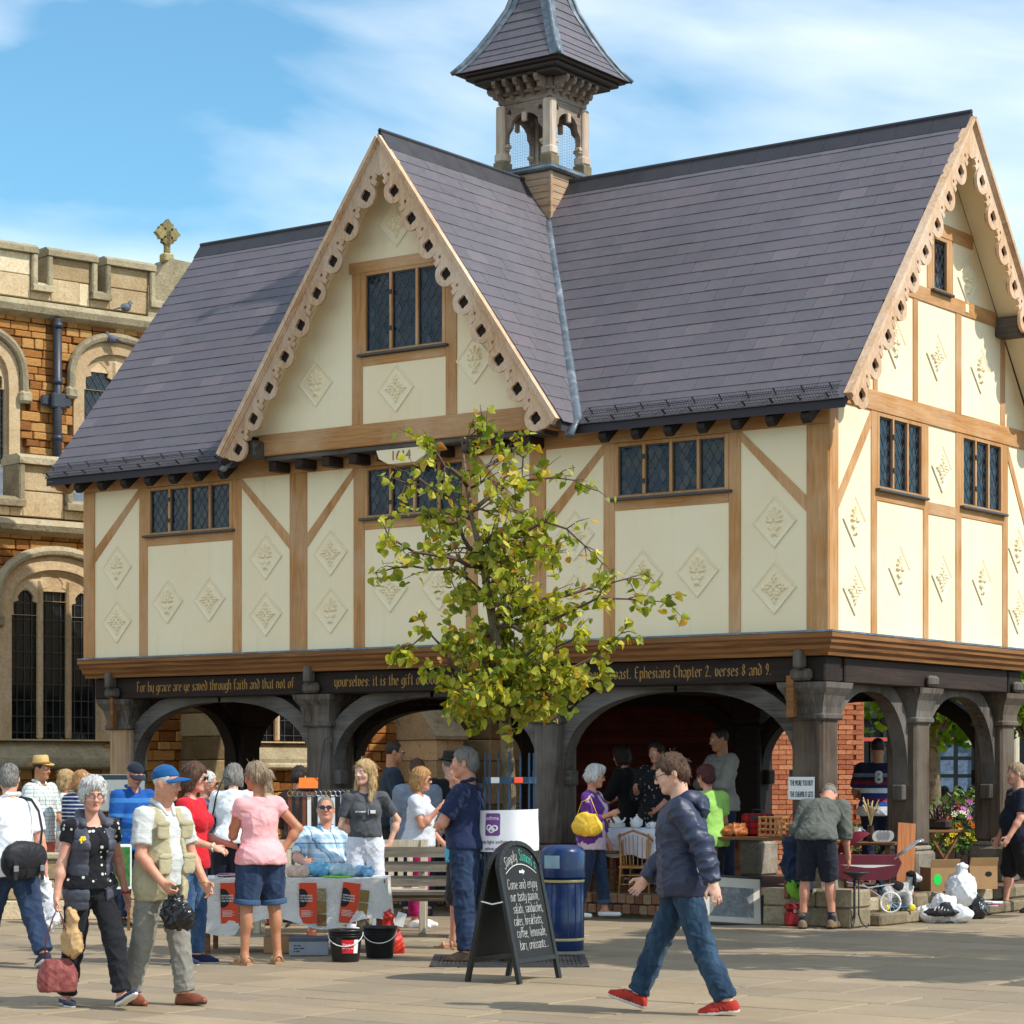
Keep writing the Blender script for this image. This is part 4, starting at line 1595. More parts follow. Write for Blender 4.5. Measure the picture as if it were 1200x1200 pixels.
iron = stone('ironstone', [(.12, srgb(128, 82, 40)), (.35, srgb(162, 108, 55)), (.6, srgb(174, 122, 66)), (.85, srgb(180, 142, 92)), (1, srgb(134, 106, 74))], island=.3, hue=.004, bump=.8)
ashlar = stone('pale_ashlar', [(.15, srgb(176, 150, 112)), (.5, srgb(206, 182, 144)), (.85, srgb(218, 200, 168))], island=.3, lichen=srgb(136, 128, 104), bump=.5)
coping = stone('weathered_coping', [(.15, srgb(128, 116, 92)), (.5, srgb(166, 152, 122)), (.85, srgb(190, 176, 146))], island=.2, lichen=srgb(104, 100, 78), bump=.7)
mortar = plain('lime_mortar', srgb(196, 164, 116), .9, .15, 5, .3)
cglass = plain('church_glass', srgb(22, 26, 26), .12, .5, 3.0, spec=.6, rand=.4)
warmstone = stone('window_stone', [(.15, srgb(176, 144, 104)), (.5, srgb(200, 172, 134)), (.85, srgb(212, 192, 160))], island=.15, lichen=srgb(170, 156, 126), bump=.4)


def cpart(mb, name, mat, parent=church):
 return mb.build(name, mat, parent)


def arch_pts(s0, s1, zs, zt, n=14, e=.62):
 m, r = (s0 + s1) / 2, (s1 - s0) / 2
 return [(m - r * cos(pi * i / n), zs + (zt - zs) * abs(sin(pi * i / n)) ** e) for i in range(n + 1)]


openings = []


def church_window(s0, s1, z0, zs, zt, n, off=0.0, diamond=False):
 Mo = MT((0, off, 0))
 openings.append((s0 - .22, s1 + .22, z0 - .35, zs, zt + .22, off))
 inn = [(s0, z0), (s1, z0)] + arch_pts(s0, s1, zs, zt)[::-1]
 out = [(s0 - .2, z0 - .02), (s1 + .2, z0 - .02)] + arch_pts(s0 - .2, s1 + .2, zs, zt + .2)[::-1]
 w = cpart(MB().prism(out, .2, Mo @ MT((0, -.02, 0)), [inn]), 'window_surround', warmstone)
 inn2 = [(s0 + .04, z0), (s1 - .04, z0)] + arch_pts(s0 + .04, s1 - .04, zs, zt - .04)[::-1]
 cpart(MB().prism([(a, b + (.001 if b == z0 else 0)) for a, b in inn], .1, Mo @ MT((0, .06, 0)), [[(a, b + (.003 if b == z0 else 0)) for a, b in inn2]]), 'inner_order', warmstone, w)
 hood = MB()
 ho = [(a, .0, b) for a, b in arch_pts(s0 - .27, s1 + .27, zs - .05, zt + .28, 18)]
 hood.tube([tuple(Mo @ Vector((a, -.05, b))) for a, _, b in ho], .075, 8)
 for q in (ho[0], ho[-1]):
  hood.box((q[0] - .11, off - .14, q[2] - .16), (q[0] + .11, off + .02, q[2] + .04), .04)
 cpart(hood, 'hood_mould', coping, w)
 cpart(MB().prism([(-.12, 0), (.2, .28), (.3, .28), (.3, -.06), (-.12, -.06)], s1 - s0 + .5, MT((s1 + .25, off - .05, z0 - .28)) @ MS), 'window_sill', coping, w)
 cpart(MB().box((s0 - .3, off - .2, z0 - .44), (s1 + .3, off + .05, z0 - .34), .03), 'string_course', coping, w)
 lw = (s1 - s0 - .08) / n
 mul = MB()
 for i in range(1, n):
  x = s0 + .04 + i * lw
  mul.box((x - .045, off + .03, z0), (x + .045, off + .14, zt - .1 - .25 * abs(i - n / 2) / n), .03)
 cpart(mul, 'mullion', warmstone, w)
 zl = zs - .05
 for i in range(n):
  a, b = s0 + .04 + i * lw + .02, s0 + .04 + (i + 1) * lw - .02
  m = (a + b) / 2
  hz = min(zs + .12 + (.35 if 0 < i < n - 1 else .0), zt - .35)
  r = (b - a) / 2
  # cusped head: an arch with a trefoil opening
  top = hz + r * 1.35
  outl = [(a - .02, hz - .12), (a - .02, top + .12), (b + .02, top + .12), (b + .02, hz - .12)]
  hole = [(a + .02, hz - .115)] + [(b - .02, hz - .115)] + [(m + r * .95, hz), (m + r * .92, hz + r * .3), (m + r * .55, hz + r * .42), (m + r * .62, hz + r * .7), (m + r * .45, hz + r * .95), (m, hz + r * 1.3), (m - r * .45, hz + r * .95), (m - r * .62, hz + r * .7), (m - r * .55, hz + r * .42), (m - r * .92, hz + r * .3), (m - r * .95, hz)]
  cpart(MB().prism(outl, .06, Mo @ MT((0, .065, 0)), [hole]), 'tracery_head', warmstone, w)
  gl = MB()
  if not diamond:
   for gx in np.linspace(a - .04, b + .04, 5)[:-1]:
    dx_ = (b - a + .08) / 4
    z = z0
    while z < zt - .1:
     ti, tj = rnd.uniform(-.02, .02), rnd.uniform(-.02, .02)
     gl.add([(gx, off + .128 - ti * .1, z), (gx + dx_, off + .128 + ti * .1, z), (gx + dx_, off + .128 + tj * .1, min(z + .24, zt - .06)), (gx, off + .128 - tj * .1, min(z + .24, zt - .06))], [(0, 1, 2, 3)])
     z += .24
  else:
   gl.add([(a - .04, off + .128, z0), (b + .04, off + .128, z0), (b + .04, off + .128, zt - .1), (a - .04, off + .128, zt - .1)], [(0, 1, 2, 3)])
  cpart(gl, 'glazing', cglass, w)
  ld = MB()
  if diamond:
   g2 = MB()
   leaded(g2, ld, a - .04, b + .04, z0, zt - .15, MT((0, off + .12, 0)), .16, .26)
  else:
   for gx in np.linspace(a - .02, b + .02, 5):
    ld.box((gx - .008, off + .112, z0), (gx + .008, off + .124, zt - .15))
   for z in np.arange(z0 + .1, zt - .2, .24):
    ld.box((a - .04, off + .110, z - .008), (b + .04, off + .122, z + .008))
  cpart(ld, 'lead_grid', came_m, w)
 # solid stone in the spandrels above the lights
 cpart(MB().prism([(a, b) for a, b in [(s0 + .02, zt - .32), (s1 - .02, zt - .32)] + [p for p in arch_pts(s0, s1, zs, zt)[::-1] if p[1] > zt - .32]], .05, Mo @ MT((0, .075, 0))), 'tracery_spandrel', warmstone, w)
 return w


OFFC = 3.6
a0, z0 = cs(13, 866)
a1, _ = cs(119, 866)
zt = cs(66, 668)[1]
zs_ = cs(20, 720)[1]
church_window(a0, a1, z0, zs_, zt, 3)
b0, _ = cs(238, 880)
b1, _ = cs(372, 880)
church_window(b0, b1, z0, zs_, zt, 3)
c0, cz0 = cs(98, 560, OFFC)
c1, _ = cs(176, 560, OFFC)
church_window(c0, c1, cs(98, 575, OFFC)[1], cs(98, 455, OFFC)[1], cs(130, 415, OFFC)[1], 2, OFFC, True)
d0, _ = cs(-75, 560, OFFC)
d1, _ = cs(10, 560, OFFC)
church_window(d0, d1, cs(0, 545, OFFC)[1], cs(0, 455, OFFC)[1], cs(0, 405, OFFC)[1], 2, OFFC, True)

A_END = 13.0
zAs = cs(50, 616)[1]            # aisle string course
zAp = cs(15, 582)[1]            # crenel bottom
zAm = cs(45, 534)[1]            # merlon top
zCs = cs(90, 368, OFFC)[1]
zCc = cs(48, 332, OFFC)[1]
zCm = cs(80, 294, OFFC)[1]
cpart(MB().box((-8, .16, -.1), (A_END, .9, zAp - .1)).box((-8, OFFC + .16, zAs - .5), (A_END, OFFC + 1, zCc)).box((-8, 1, zAs), (A_END, OFFC + .2, zAs + .15)), 'wall_core', mortar)
cpart(MB().add([(-8, .5, zAp - .3), (A_END, .5, zAp - .3), (A_END, OFFC + .16, zAp + 1.0), (-8, OFFC + .16, zAp + 1.0)], [(0, 1, 2, 3)]), 'aisle_roof', lead_m)
cpart(MB().prism([(-.18, 0), (-.22, .08), (-.16, .16), (0.16, .22), (.16, -.08), (0, -.06)], 8 + A_END, MT((A_END, 0, zAs - .1)) @ MS), 'string_course', coping)
cpart(MB().prism([(-.16, 0), (-.2, .1), (-.12, .2), (0.16, .24), (.16, -.1), (0, -.06)], 8 + A_END, MT((A_END, OFFC, zCs - .1)) @ MS), 'string_course', coping)


def crenels(cells, zb, zc, zm, off):
 """cells: (from, to, is_merlon); pale ashlar blocks with weathered copings"""
 for s0, s1, mer in cells:
  top = (zm if mer else zc) - .14
  z = zb
  while z < top - .05:
   h = min(.42, top - z) if top - z < .6 else .38
   x = s0
   while x < s1 - .02:
    w = min(rnd.uniform(.45, .85), s1 - x)
    if s1 - x - w < .2: w = s1 - x
    cpart(MB().box((x + .004, off + rnd.uniform(0, .015), z + .004), (x + w - .004, off + .4, z + h - .004), .012), 'ashlar_block', ashlar)
    x += w
   z += h
  ex = .1 if mer else -.0
  cpart(MB().prism([(-.1, 0), (-.1, .09), (.0, .15), (.4, .15), (.5, .09), (.5, 0)], s1 - s0 + 2 * ex, MT((s1 + ex, off, top)) @ MS), 'coping', coping)
  if mer:
   for xx in (s0 - .1, s1):
    cpart(MB().box((xx, off - .08, zc - .1), (xx + .1, off + .45, top), .02), 'coping', coping)


def along(px, off): return cs(px, 900, off)[0]


cl = [(-60, -20, False), (-20, 36, True), (36, 60, False), (60, 106, True), (106, 128, False), (128, 174, True), (174, 240, False)]
crenels([(along(a, OFFC), along(b, OFFC), m) for a, b, m in cl], zCs + .15, zCc, zCm, OFFC)
al = [(-90, -40, True), (-40, 27, False), (27, 76, True), (76, 130, False), (130, 190, True)]
crenels([(along(a, 0), along(b, 0), m) for a, b, m in al], zAs + .12, zAp, zAm, 0.0)

# ironstone, stone by stone
stones = []
rs2 = random.Random(5)


def hit_window(s, z, off):
 for a, b, zl, zs2, zt2, o in openings:
  if o == off and a < s < b and zl < z < zt2:
   if z < zs2 or (zt2 - zs2) * max(0, 1 - ((s - (a + b) / 2) / ((b - a) / 2)) ** 2) ** .45 + zs2 > z:
    return True
 return False


def rubble(s0, s1, z0, z1, off):
 z = z0
 while z < z1:
  h = min(rs2.uniform(.1, .19), z1 - z)
  if z1 - z - h < .08: h = z1 - z
  x = s0 - rs2.uniform(0, .3)
  while x < s1:
   w = rs2.uniform(.16, .46)
   if not hit_window(x + w / 2, z + h / 2, off):
    stones.append((x, z, w, h, off))
   x += w
  z += h


rubble(along(-10, 0), along(150, 0), 0, zAs - .12, 0.0)
rubble(along(150, 0), along(640, 0), 0, 4.2, 0.0)
rubble(along(-20, OFFC), along(205, OFFC), zAp + .2, zCs - .12, OFFC)


def vis_rank(s_):
 P = C0 + cdir * (s_[0] + s_[2] / 2) + cin * s_[4]
 d = V3([P[0], P[1], s_[1]]) - CAM
 px, py = 600 + FPX * (d @ CR) / (d @ CF), HORIZON - FPX * d[2] / (d @ CF)
 seen = (px < 100 and py > 620 and px > 0 and py < 1010) or (0 < px < 200 and py < 540) or (180 < px < 600 and 830 < py < 960)
 return -(s_[2] * s_[3]) if seen else 10


stones.sort(key=vis_rank)
ir = MB()
for i, (x, z, w, h, off) in enumerate(stones):
 p = rs2.uniform(-.02, .025)
 if i < 300:
  MB().box((-w / 2 + .006, 0, .006), (w / 2 - .006, .2, h - .006), .012).build('ironstone_block', iron, church, (x + w / 2, off + p, z), (rs2.uniform(-.03, .03), 0, rs2.uniform(-.03, .03)))
 else:
  ir.box((x + .006, off + p, z + .006), (x + w - .006, off + .2, z + h - .006), .012)
tag(cpart(ir, 'rubble_walling', iron), kind='stuff')


def buttress(px0, px1, steps, m=ashlar):
 s0, s1 = along(px0, 0), along(px1, 0)
 first = None
 for z0, z1, pr in steps:
  z = z0
  k = 0
  while z < z1 - .02:
   h = min(.36, z1 - z)
   mid = s0 + (s1 - s0) * (.42 if k % 2 else .6)
   for a, b in ((s0, mid), (mid, s1)):
    cpart(MB().box((a + .004, -pr + rnd.uniform(-.01, .01), z + .004), (b - .004, .2, z + h - .004), .015), 'buttress_block', m)
   z += h
   k += 1
  cpart(MB().prism([(-pr - .06, 0), (-pr - .06, .06), (-pr + .45, .55), (.2, .55), (.2, 0)], s1 - s0 + .08, MT((s1 + .04, 0, z1)) @ MS), 'buttress_weathering', coping)


grey_rubble = stone('grey_ironstone', [(.15, srgb(112, 92, 62)), (.5, srgb(146, 124, 88)), (.85, srgb(166, 150, 118))], island=.4, lichen=srgb(120, 116, 92), bump=.7)
buttress(212, 250, [(0, 2.75, .9), (2.75, 4.6, .5)], grey_rubble)
buttress(467, 500, [(0, 2.15, 1.0), (2.15, 5, .55)])
buttress(532, 585, [(0, 3.1, .95), (3.1, 5, .5)], grey_rubble)
# drainpipe with its hopper and bracket
sp_, _ = cs(63, 450, OFFC)
dp = MB()
dp.cs = True
dp.tube([(sp_, OFFC - .12, zAp + .3), (sp_, OFFC - .12, zCs - .15)], .075, 10)
for z in np.linspace(zAp + .5, zCs - .3, 4):
 dp.tube([(sp_, OFFC - .12, z), (sp_, OFFC - .12, z + .08)], .095, 10)
pipe = cpart(dp, 'drainpipe', plain('pipe_paint', srgb(50, 52, 60), .45, .15))
zb_ = cs(63, 471, OFFC)[1]
cpart(MB().box((sp_ - .28, OFFC - .1, zb_ - .09), (sp_ + .28, OFFC - .03, zb_ + .09), .03).box((sp_ - .13, OFFC - .2, zb_ - .13), (sp_ + .13, OFFC - .03, zb_ + .13), .03), 'pipe_bracket', plain('pipe_paint', None), pipe)
# gable parapet with a carved cross, further along
sg, zg = cs(205, 306, OFFC)
cpart(MB().prism([(sg - .55, zg - .5), (sg - .1, zg + .03), (sg + .5, zg + .0), (sg + .5, zg - 1.2), (sg - .55, zg - 1.2)], .5, MT((0, OFFC - .03, 0))), 'gable_coping', coping)
fx, fz = cs(199, 305, OFFC)
fm = MB()
fz -= .03
fm.box((fx - .1, OFFC - .0, fz), (fx + .1, OFFC + .2, fz + .16), .03)
fm.box((fx - .05, OFFC + .04, fz + .16), (fx + .05, OFFC + .14, fz + .5), .02)
for q in range(4):
 Mq = MT((fx, OFFC + .04, fz + .5)) @ MR(q * pi / 2, 4, 'Y')
 fm.prism([(-.045, 0), (.045, 0), (.05, .08), (.1, .1), (.11, .16), (.06, .18), (.0, .25), (-.06, .18), (-.11, .16), (-.1, .1), (-.05, .08)], .1, Mq)
cpart(fm, 'stone_cross', stone('mossy_stone', [(.2, srgb(110, 100, 66)), (.6, srgb(156, 142, 96)), (.9, srgb(176, 164, 120))], bump=.8))

# pigeons on the string course
pig = plain('pigeon_feathers', srgb(88, 92, 104), .7, .35, 25)
for nm, px, py in (('pigeon', 143, 367), ('pigeon', 127, 404)):
 s_, z_ = cs(px, py, OFFC)
 P = C0 + cdir * s_ + cin * (OFFC - .12)
 b = MB()
 b.cs = True
 b.sphere((0, 0, .1), (.1, .065, .07), 10, 7).sphere((.085, 0, .19), (.035, .03, .035), 8, 6).tube([(.05, 0, .12), (.085, 0, .19)], [.05, .033], 8).tube([(-.06, 0, .1), (-.22, 0, .04)], [.05, .02], 6, flat=.4).tube([(.11, 0, .19), (.145, 0, .185)], [.012, .004], 6)
 b.cs = False
 o = b.build('pigeon', pig, None, (float(P[0]), float(P[1]), z_ - .02), (0, 0, math.atan2(cdir[1], cdir[0]) + (0 if px > 130 else 2.6)))
 tag(o, 'grey pigeon perched on the church ' + ('string course under the battlements' if px > 130 else 'window hood beside the slate roof'), 'pigeon')

# ================================================================== beyond the arcade on the right
house_c = GA(935, 36.5)
hrz = math.atan2(CR[1], CR[0])
bh = thing('brick_house', 'sunlit orange brick house seen between the pillars', 'house', tuple(house_c), hrz)
br_m = stone('orange_brick', [(.1, srgb(192, 112, 78)), (.45, srgb(212, 130, 92)), (.75, srgb(222, 146, 106)), (1, srgb(196, 128, 100))], island=.25, hue=.005, bump=.4)
bw = MB().box((-3.2, .055, 0), (1.0, 4.5, 6.0)).build('wall', plain('brick_mortar', srgb(190, 150, 118), .9, .1), bh)
BL, BHt = .225, .075
brk_mesh = [MB().box((-BL / 2 + .005, 0, .005), (BL / 2 - .005, .08, BHt - .005), .004).mesh('brick', br_m) for _ in range(2)]
rb = MB()
cnt = 0
for k in range(56):
 z = k * BHt
 off = BL / 2 if k % 2 else 0
 x = -3.1 + off
 rb.box((.99 - (.1 if k % 2 else .05) - .06, 0, z + .005), (.995, .08, z + BHt - .005))
 while x < .86:
  P = house_c + V3([cos(hrz), sin(hrz), 0]) * x
  d = V3([P[0], P[1], z]) - CAM
  px, py = 600 + FPX * (d @ CR) / (d @ CF), HORIZON - FPX * d[2] / (d @ CF)
  if 972 < px < 1030 and 815 < py < 945 and cnt < 240:
   link_mesh('brick', brk_mesh[cnt % 2], bw, (x, rnd.uniform(-.003, .003), z))
   cnt += 1
  else:
   rb.box((x - BL / 2 + .005, 0, z + .005), (x + BL / 2 - .005, .08, z + BHt - .005))
  x += BL
tag(rb.build('brick_courses', br_m, bw), kind='stuff')

shop_c = GA(1130, 52)
srz = math.atan2(CR[1], CR[0]) + R_(8)
shop = thing('shop', 'black fronted shop with wide windows beyond the flower bed', 'shop', tuple(shop_c), srz)
blk = plain('black_shop_paint', srgb(26, 26, 28), .4, .1)
MB().box((-4, .12, 0), (5, 4, 4.6)).build('wall', plain('shop_wall', srgb(40, 38, 38), .7), shop)
for i, (a, b) in enumerate(((-3.6, -2.0), (-1.8, -.75), (-.7, .35), (.9, 2.2), (2.4, 3.8))):
 f = MB().box((a, 0, .55), (a + .08, .12, 2.6), .01).box((b - .08, 0, .55), (b, .12, 2.6), .01).box((a + .08, 0, .55), (b - .08, .12, .65), .01).box((a + .08, 0, 2.5), (b - .08, .12, 2.6), .01).build('window', blk, shop)
 MB().box((a + .08, .07, .65), (b - .08, .09, 2.5)).build('pane', plain('shop_glass', srgb(20, 24, 28), .2, .3, .8, spec=.25), f)
 if i in (1, 2):
  for k in range(3):
   for q in range(2):
    MB().box((a + .18 + q * .4, .06, 1.2 + k * .38), (a + .48 + q * .4, .066, 1.5 + k * .38)).build('poster', plain('poster_blue', srgb(84, 104, 128), .5, .5, 12), f)
MB().box((.42, .0, .1), (.86, .1, 2.2), .01).build('door', plain('pale_door', srgb(180, 186, 184), .4, .05), shop)
MB().box((.0, -.03, 2.2), (.95, .1, 2.75), .01).build('fascia_panel', plain('pale_fascia', srgb(176, 176, 168), .5, .08), shop)
MB().box((-4, -.1, 2.75), (5, .12, 3.2), .02).build('fascia', blk, shop)
MB().box((-2.6, -.11, 2.28), (-.2, -.02, 2.36)).build('red_strip', plain('red_strip', srgb(196, 84, 54), .5), shop)
MB().lathe([(.16, 0), (.16, .3), (.12, .34), (.12, 3.4), (.16, 3.5)], 12, (.98, -.35, 0)).build('column', plain('cream_column', srgb(200, 188, 160), .7), shop)

# ================================================================== trees
def leaf_mat(name, stops, trans=.35):
 t = NT(name)
 rr = t.math('FRACT', t.math('ADD', t.math('MULTIPLY', t.island(), 3.7), t.objrand()))
 n = t.noise(t.coord('Object'), 30, 3)
 c = t.hsv(t.ramp(rr, stops), v=t.maprange(n, .3, .7, .85, 1.15))
 t.color(c)
 t.rough(.5)
 t.p.inputs['Specular IOR Level'].default_value = .35
 tr_ = t.new('ShaderNodeBsdfTranslucent')
 t.link(t.hsv(c, s=1.1, v=1.5), tr_.inputs[0])
 mx = t.new('ShaderNodeMixShader')
 mx.inputs[0].default_value = trans
 t.link(t.p.outputs[0], mx.inputs[1])
 t.link(tr_.outputs[0], mx.inputs[2])
 t.link(mx.outputs[0], t.n['Material Output'].inputs[0])
 return t.m


def leaf_geo(L, W, fold=.25, curl=.2):
 """heart-shaped leaf along +y, folded on its midrib"""
 half = [(0, -.06), (.3, -.14), (.5, .06), (.52, .3), (.4, .58), (.18, .84), (0, 1.0)]
 vs, fs = [], []
 n = len(half)
 for x, y_ in half:
  vs.append((0, y_ * L if x else y_ * L, -curl * L * y_ * y_))
 for s in (1, -1):
  for x, y_ in half:
   vs.append((s * x * W, y_ * L, abs(x) * W * fold - curl * L * y_ * y_ - .06 * L * abs(x) * sin(y_ * 9)))
 for i in range(n - 1):
  fs.append((i, n + i, n + i + 1, i + 1))
  fs.append((i + 1, 2 * n + i + 1, 2 * n + i, i))
 return vs, fs


def branch_tree(rg, trunk, limbs, rt, twigs):
 """polyline trunk and limbs with twigs; returns list of (path, radii) and twig tip points"""
 segs, tips = [], []
 segs.append((trunk, [rt * (1 - .75 * i / (len(trunk) - 1)) for i in range(len(trunk))]))
 for path, r in limbs:
  n = 7
  P = []
  for i in range(n + 1):
   u = i / n * (len(path) - 1)
   k = min(int(u), len(path) - 2)
   p = path[k].lerp(path[k + 1], u - k) + Vector((rg.uniform(-1, 1), rg.uniform(-1, 1), rg.uniform(-1, 1))) * (.035 if 0 < i < n else 0)
   P.append(p)
  segs.append((P, [max(r * (1 - .8 * i / n), .003) for i in range(n + 1)]))
  for i in range(1, n + 1):
   for q in range(twigs):
    d = (P[i] - P[i - 1]).normalized()
    a = Vector((rg.gauss(0, 1), rg.gauss(0, 1), rg.gauss(.15, .8)))
    d2 = (d * .8 + a.normalized() * .9).normalized()
    L = rg.uniform(.12, .34) * (1.15 - .35 * i / n)
    m = P[i] + d2 * L * .5 + Vector((0, 0, .02))
    e = P[i] + d2 * L
    segs.append(([P[i], m, e], [.006, .004, .002]))
    for f in (.3, .5, .7, .85, 1):
     tips.append((P[i].lerp(e, f), d2))
 return segs, tips


bark = stone('tree_bark', [(.2, srgb(84, 72, 58)), (.5, srgb(120, 106, 86)), (.8, srgb(150, 138, 114))], scale=2.5, island=.05, bump=1.0, lichen=srgb(132, 128, 84))
twig_m = plain('twig_bark', srgb(86, 66, 56), .8, .25, 30)
lime_leaf = leaf_mat('lime_leaf', [(0, srgb(92, 108, 32)), (.25, srgb(126, 138, 42)), (.5, srgb(160, 164, 54)), (.72, srgb(186, 182, 66)), (.88, srgb(206, 190, 80)), (.95, srgb(196, 158, 50)), (1, srgb(160, 104, 50))], .3)

TREE_D = 20.6
tree_p = GA(597, TREE_D)
lime = thing('lime_tree', 'young lime tree with yellowing heart shaped leaves inside the blue iron guard', 'tree', tuple(tree_p))


def tp(px, py, dd=0.0):
 dep = TREE_D + dd
 P = at_depth(px, py, dep) - tree_p
 return Vector(P)


rt_ = random.Random(21)
trunk = [tp(597, 1150), tp(596, 1040), tp(597, 930), tp(594, 870), tp(588, 800), tp(578, 730), tp(566, 660), tp(552, 600), tp(546, 560), tp(541, 512)]
trunk[0].z = -.02
LB = [((588, 800), (540, 790, -.2), (505, 740, -.3), (470, 765, -.4)), ((590, 810), (640, 790, .2), (690, 775, .3), (728, 742, .4)),
 ((578, 735), (620, 735, -.3), (690, 705, -.5), (775, 705, -.7)), ((576, 725), (640, 700, .1), (700, 690, .2), (755, 672, .3)), ((572, 700), (540, 670, .2), (490, 665, .4), (440, 672, .5)),
 ((566, 665), (530, 650, -.4), (470, 640, -.5), (455, 628, -.6)), ((560, 640), (600, 620, -.3), (650, 610, -.4), (706, 660, -.5)), ((556, 610), (520, 580, .2), (480, 560, .3), (470, 585, .4)),
 ((552, 600), (590, 570, .1), (640, 560, .2), (690, 572, .3)), ((548, 570), (520, 540, -.2), (497, 520, -.3)), ((546, 560), (575, 545, .3), (600, 520, .3), (612, 548, .4)), ((543, 530), (552, 512, 0), (570, 500, .1)),
 ((585, 780), (570, 800, -.5), (560, 815, -.7)), ((590, 815), (640, 810, -.4), (672, 800, -.6)), ((580, 740), (560, 745, .5), (530, 740, .7)), ((575, 715), (590, 700, -.6), (620, 680, -.8)), ((568, 670), (600, 660, .5), (640, 650, .7)),
 ((592, 845), (600, 828, -.25), (615, 812, -.35)), ((592, 838), (570, 815, .2), (545, 800, .3)), ((592, 835), (640, 815, .1), (690, 800, .25)), ((586, 790), (630, 760, -.5), (680, 750, -.7)), ((570, 690), (600, 655, .1), (650, 640, .1)), ((562, 650), (530, 610, .1), (500, 612, .2))]
for q in range(24):                      # short inner shoots all round the stem
 k = 4 + 3.4 * rt_.random() ** 1.7
 px_, py_ = [(588, 800), (578, 730), (566, 660), (552, 600), (546, 560)][min(int(k) - 4, 4)]
 sp_x, an_ = rt_.uniform(35, 85), rt_.uniform(-2.9, .5)
 py_ += rt_.uniform(-30, 30)
 dx_, dy_, dd_ = cos(an_ * 1.0) * sp_x, -abs(sin(an_)) * sp_x * .6 + 12, rt_.uniform(-.6, .6)
 LB.append(((px_, py_), (px_ + dx_ * .5, py_ + dy_ * .4 - 6, dd_ * .6), (px_ + dx_, py_ + dy_, dd_)))
limbs = []
for i, L in enumerate(LB):
 limbs.append(([tp(p[0], p[1], p[2] if len(p) > 2 else 0) for p in L], .022 if i < 23 else .012))
segs, tips = branch_tree(rt_, trunk, limbs, .062, 2)
tm_ = MB()
tm_.cs = True
tm_.tube(trunk, [.075, .066, .06, .056, .05, .042, .032, .022, .014, .006], 10)
tk = tm_.build('trunk', bark, lime)
for P, rd in segs[1:]:
 if rd[0] > .01:
  b = MB()
  b.cs = True
  b.tube(P, rd, 6)
  b.build('branch', twig_m, tk)
tw = MB()
for P, rd in segs[1:]:
 if rd[0] <= .01:
  tw.tube(P, rd, 4, cap=False)
tag(tw.build('twigs', twig_m, tk), kind='stuff')
lm = [MB().add(*leaf_geo(1, 1, f, c_)).mesh('leaf', lime_leaf) for f, c_ in ((.25, .2), (.45, .35), (.1, .1), (.3, -.1))]
for me in lm:
 me.polygons.foreach_set('use_smooth', [True] * len(me.polygons))
leaves = []
for p, d in tips:
 if rt_.random() < (.05 if p.z < 3.2 else .35):
  continue
 nl = rt_.choice((1, 2, 2, 2, 3)) if p.z < 3.0 else rt_.choice((1, 1, 1, 1, 2))
 for q in range(nl):
  dr = Vector((rt_.gauss(0, .7), rt_.gauss(0, .7), rt_.gauss(-.55, .55))).normalized()
  nrm = Vector((rt_.gauss(0, .6), rt_.gauss(0, .6), rt_.gauss(.55, .6)))
  xx = dr.cross(nrm).normalized()
  zz = xx.cross(dr)
  s = rt_.uniform(.045, .084)
  o = p + Vector((rt_.uniform(-.045, .045), rt_.uniform(-.045, .045), rt_.uniform(-.06, .02)))
  M = Matrix(((xx.x, dr.x, zz.x, o.x), (xx.y, dr.y, zz.y, o.y), (xx.z, dr.z, zz.z, o.z), (0, 0, 0, 1))) @ Matrix.Scale(s, 4)
  leaves.append((s, M))
leaves.sort(key=lambda l: -l[0])
fol = MB()
fol.cs = True
for i, (s, M) in enumerate(leaves):
 if i < 300:
  o = link_mesh('leaf', lm[i % 4], lime)
  o.matrix_local = M
 else:
  fol.add(*leaf_geo(1, 1, (.25, .45, .1, .3)[i % 4], (.2, .35, .1, -.1)[i % 4]), M)
tag(fol.build('foliage', lime_leaf, lime), kind='stuff')


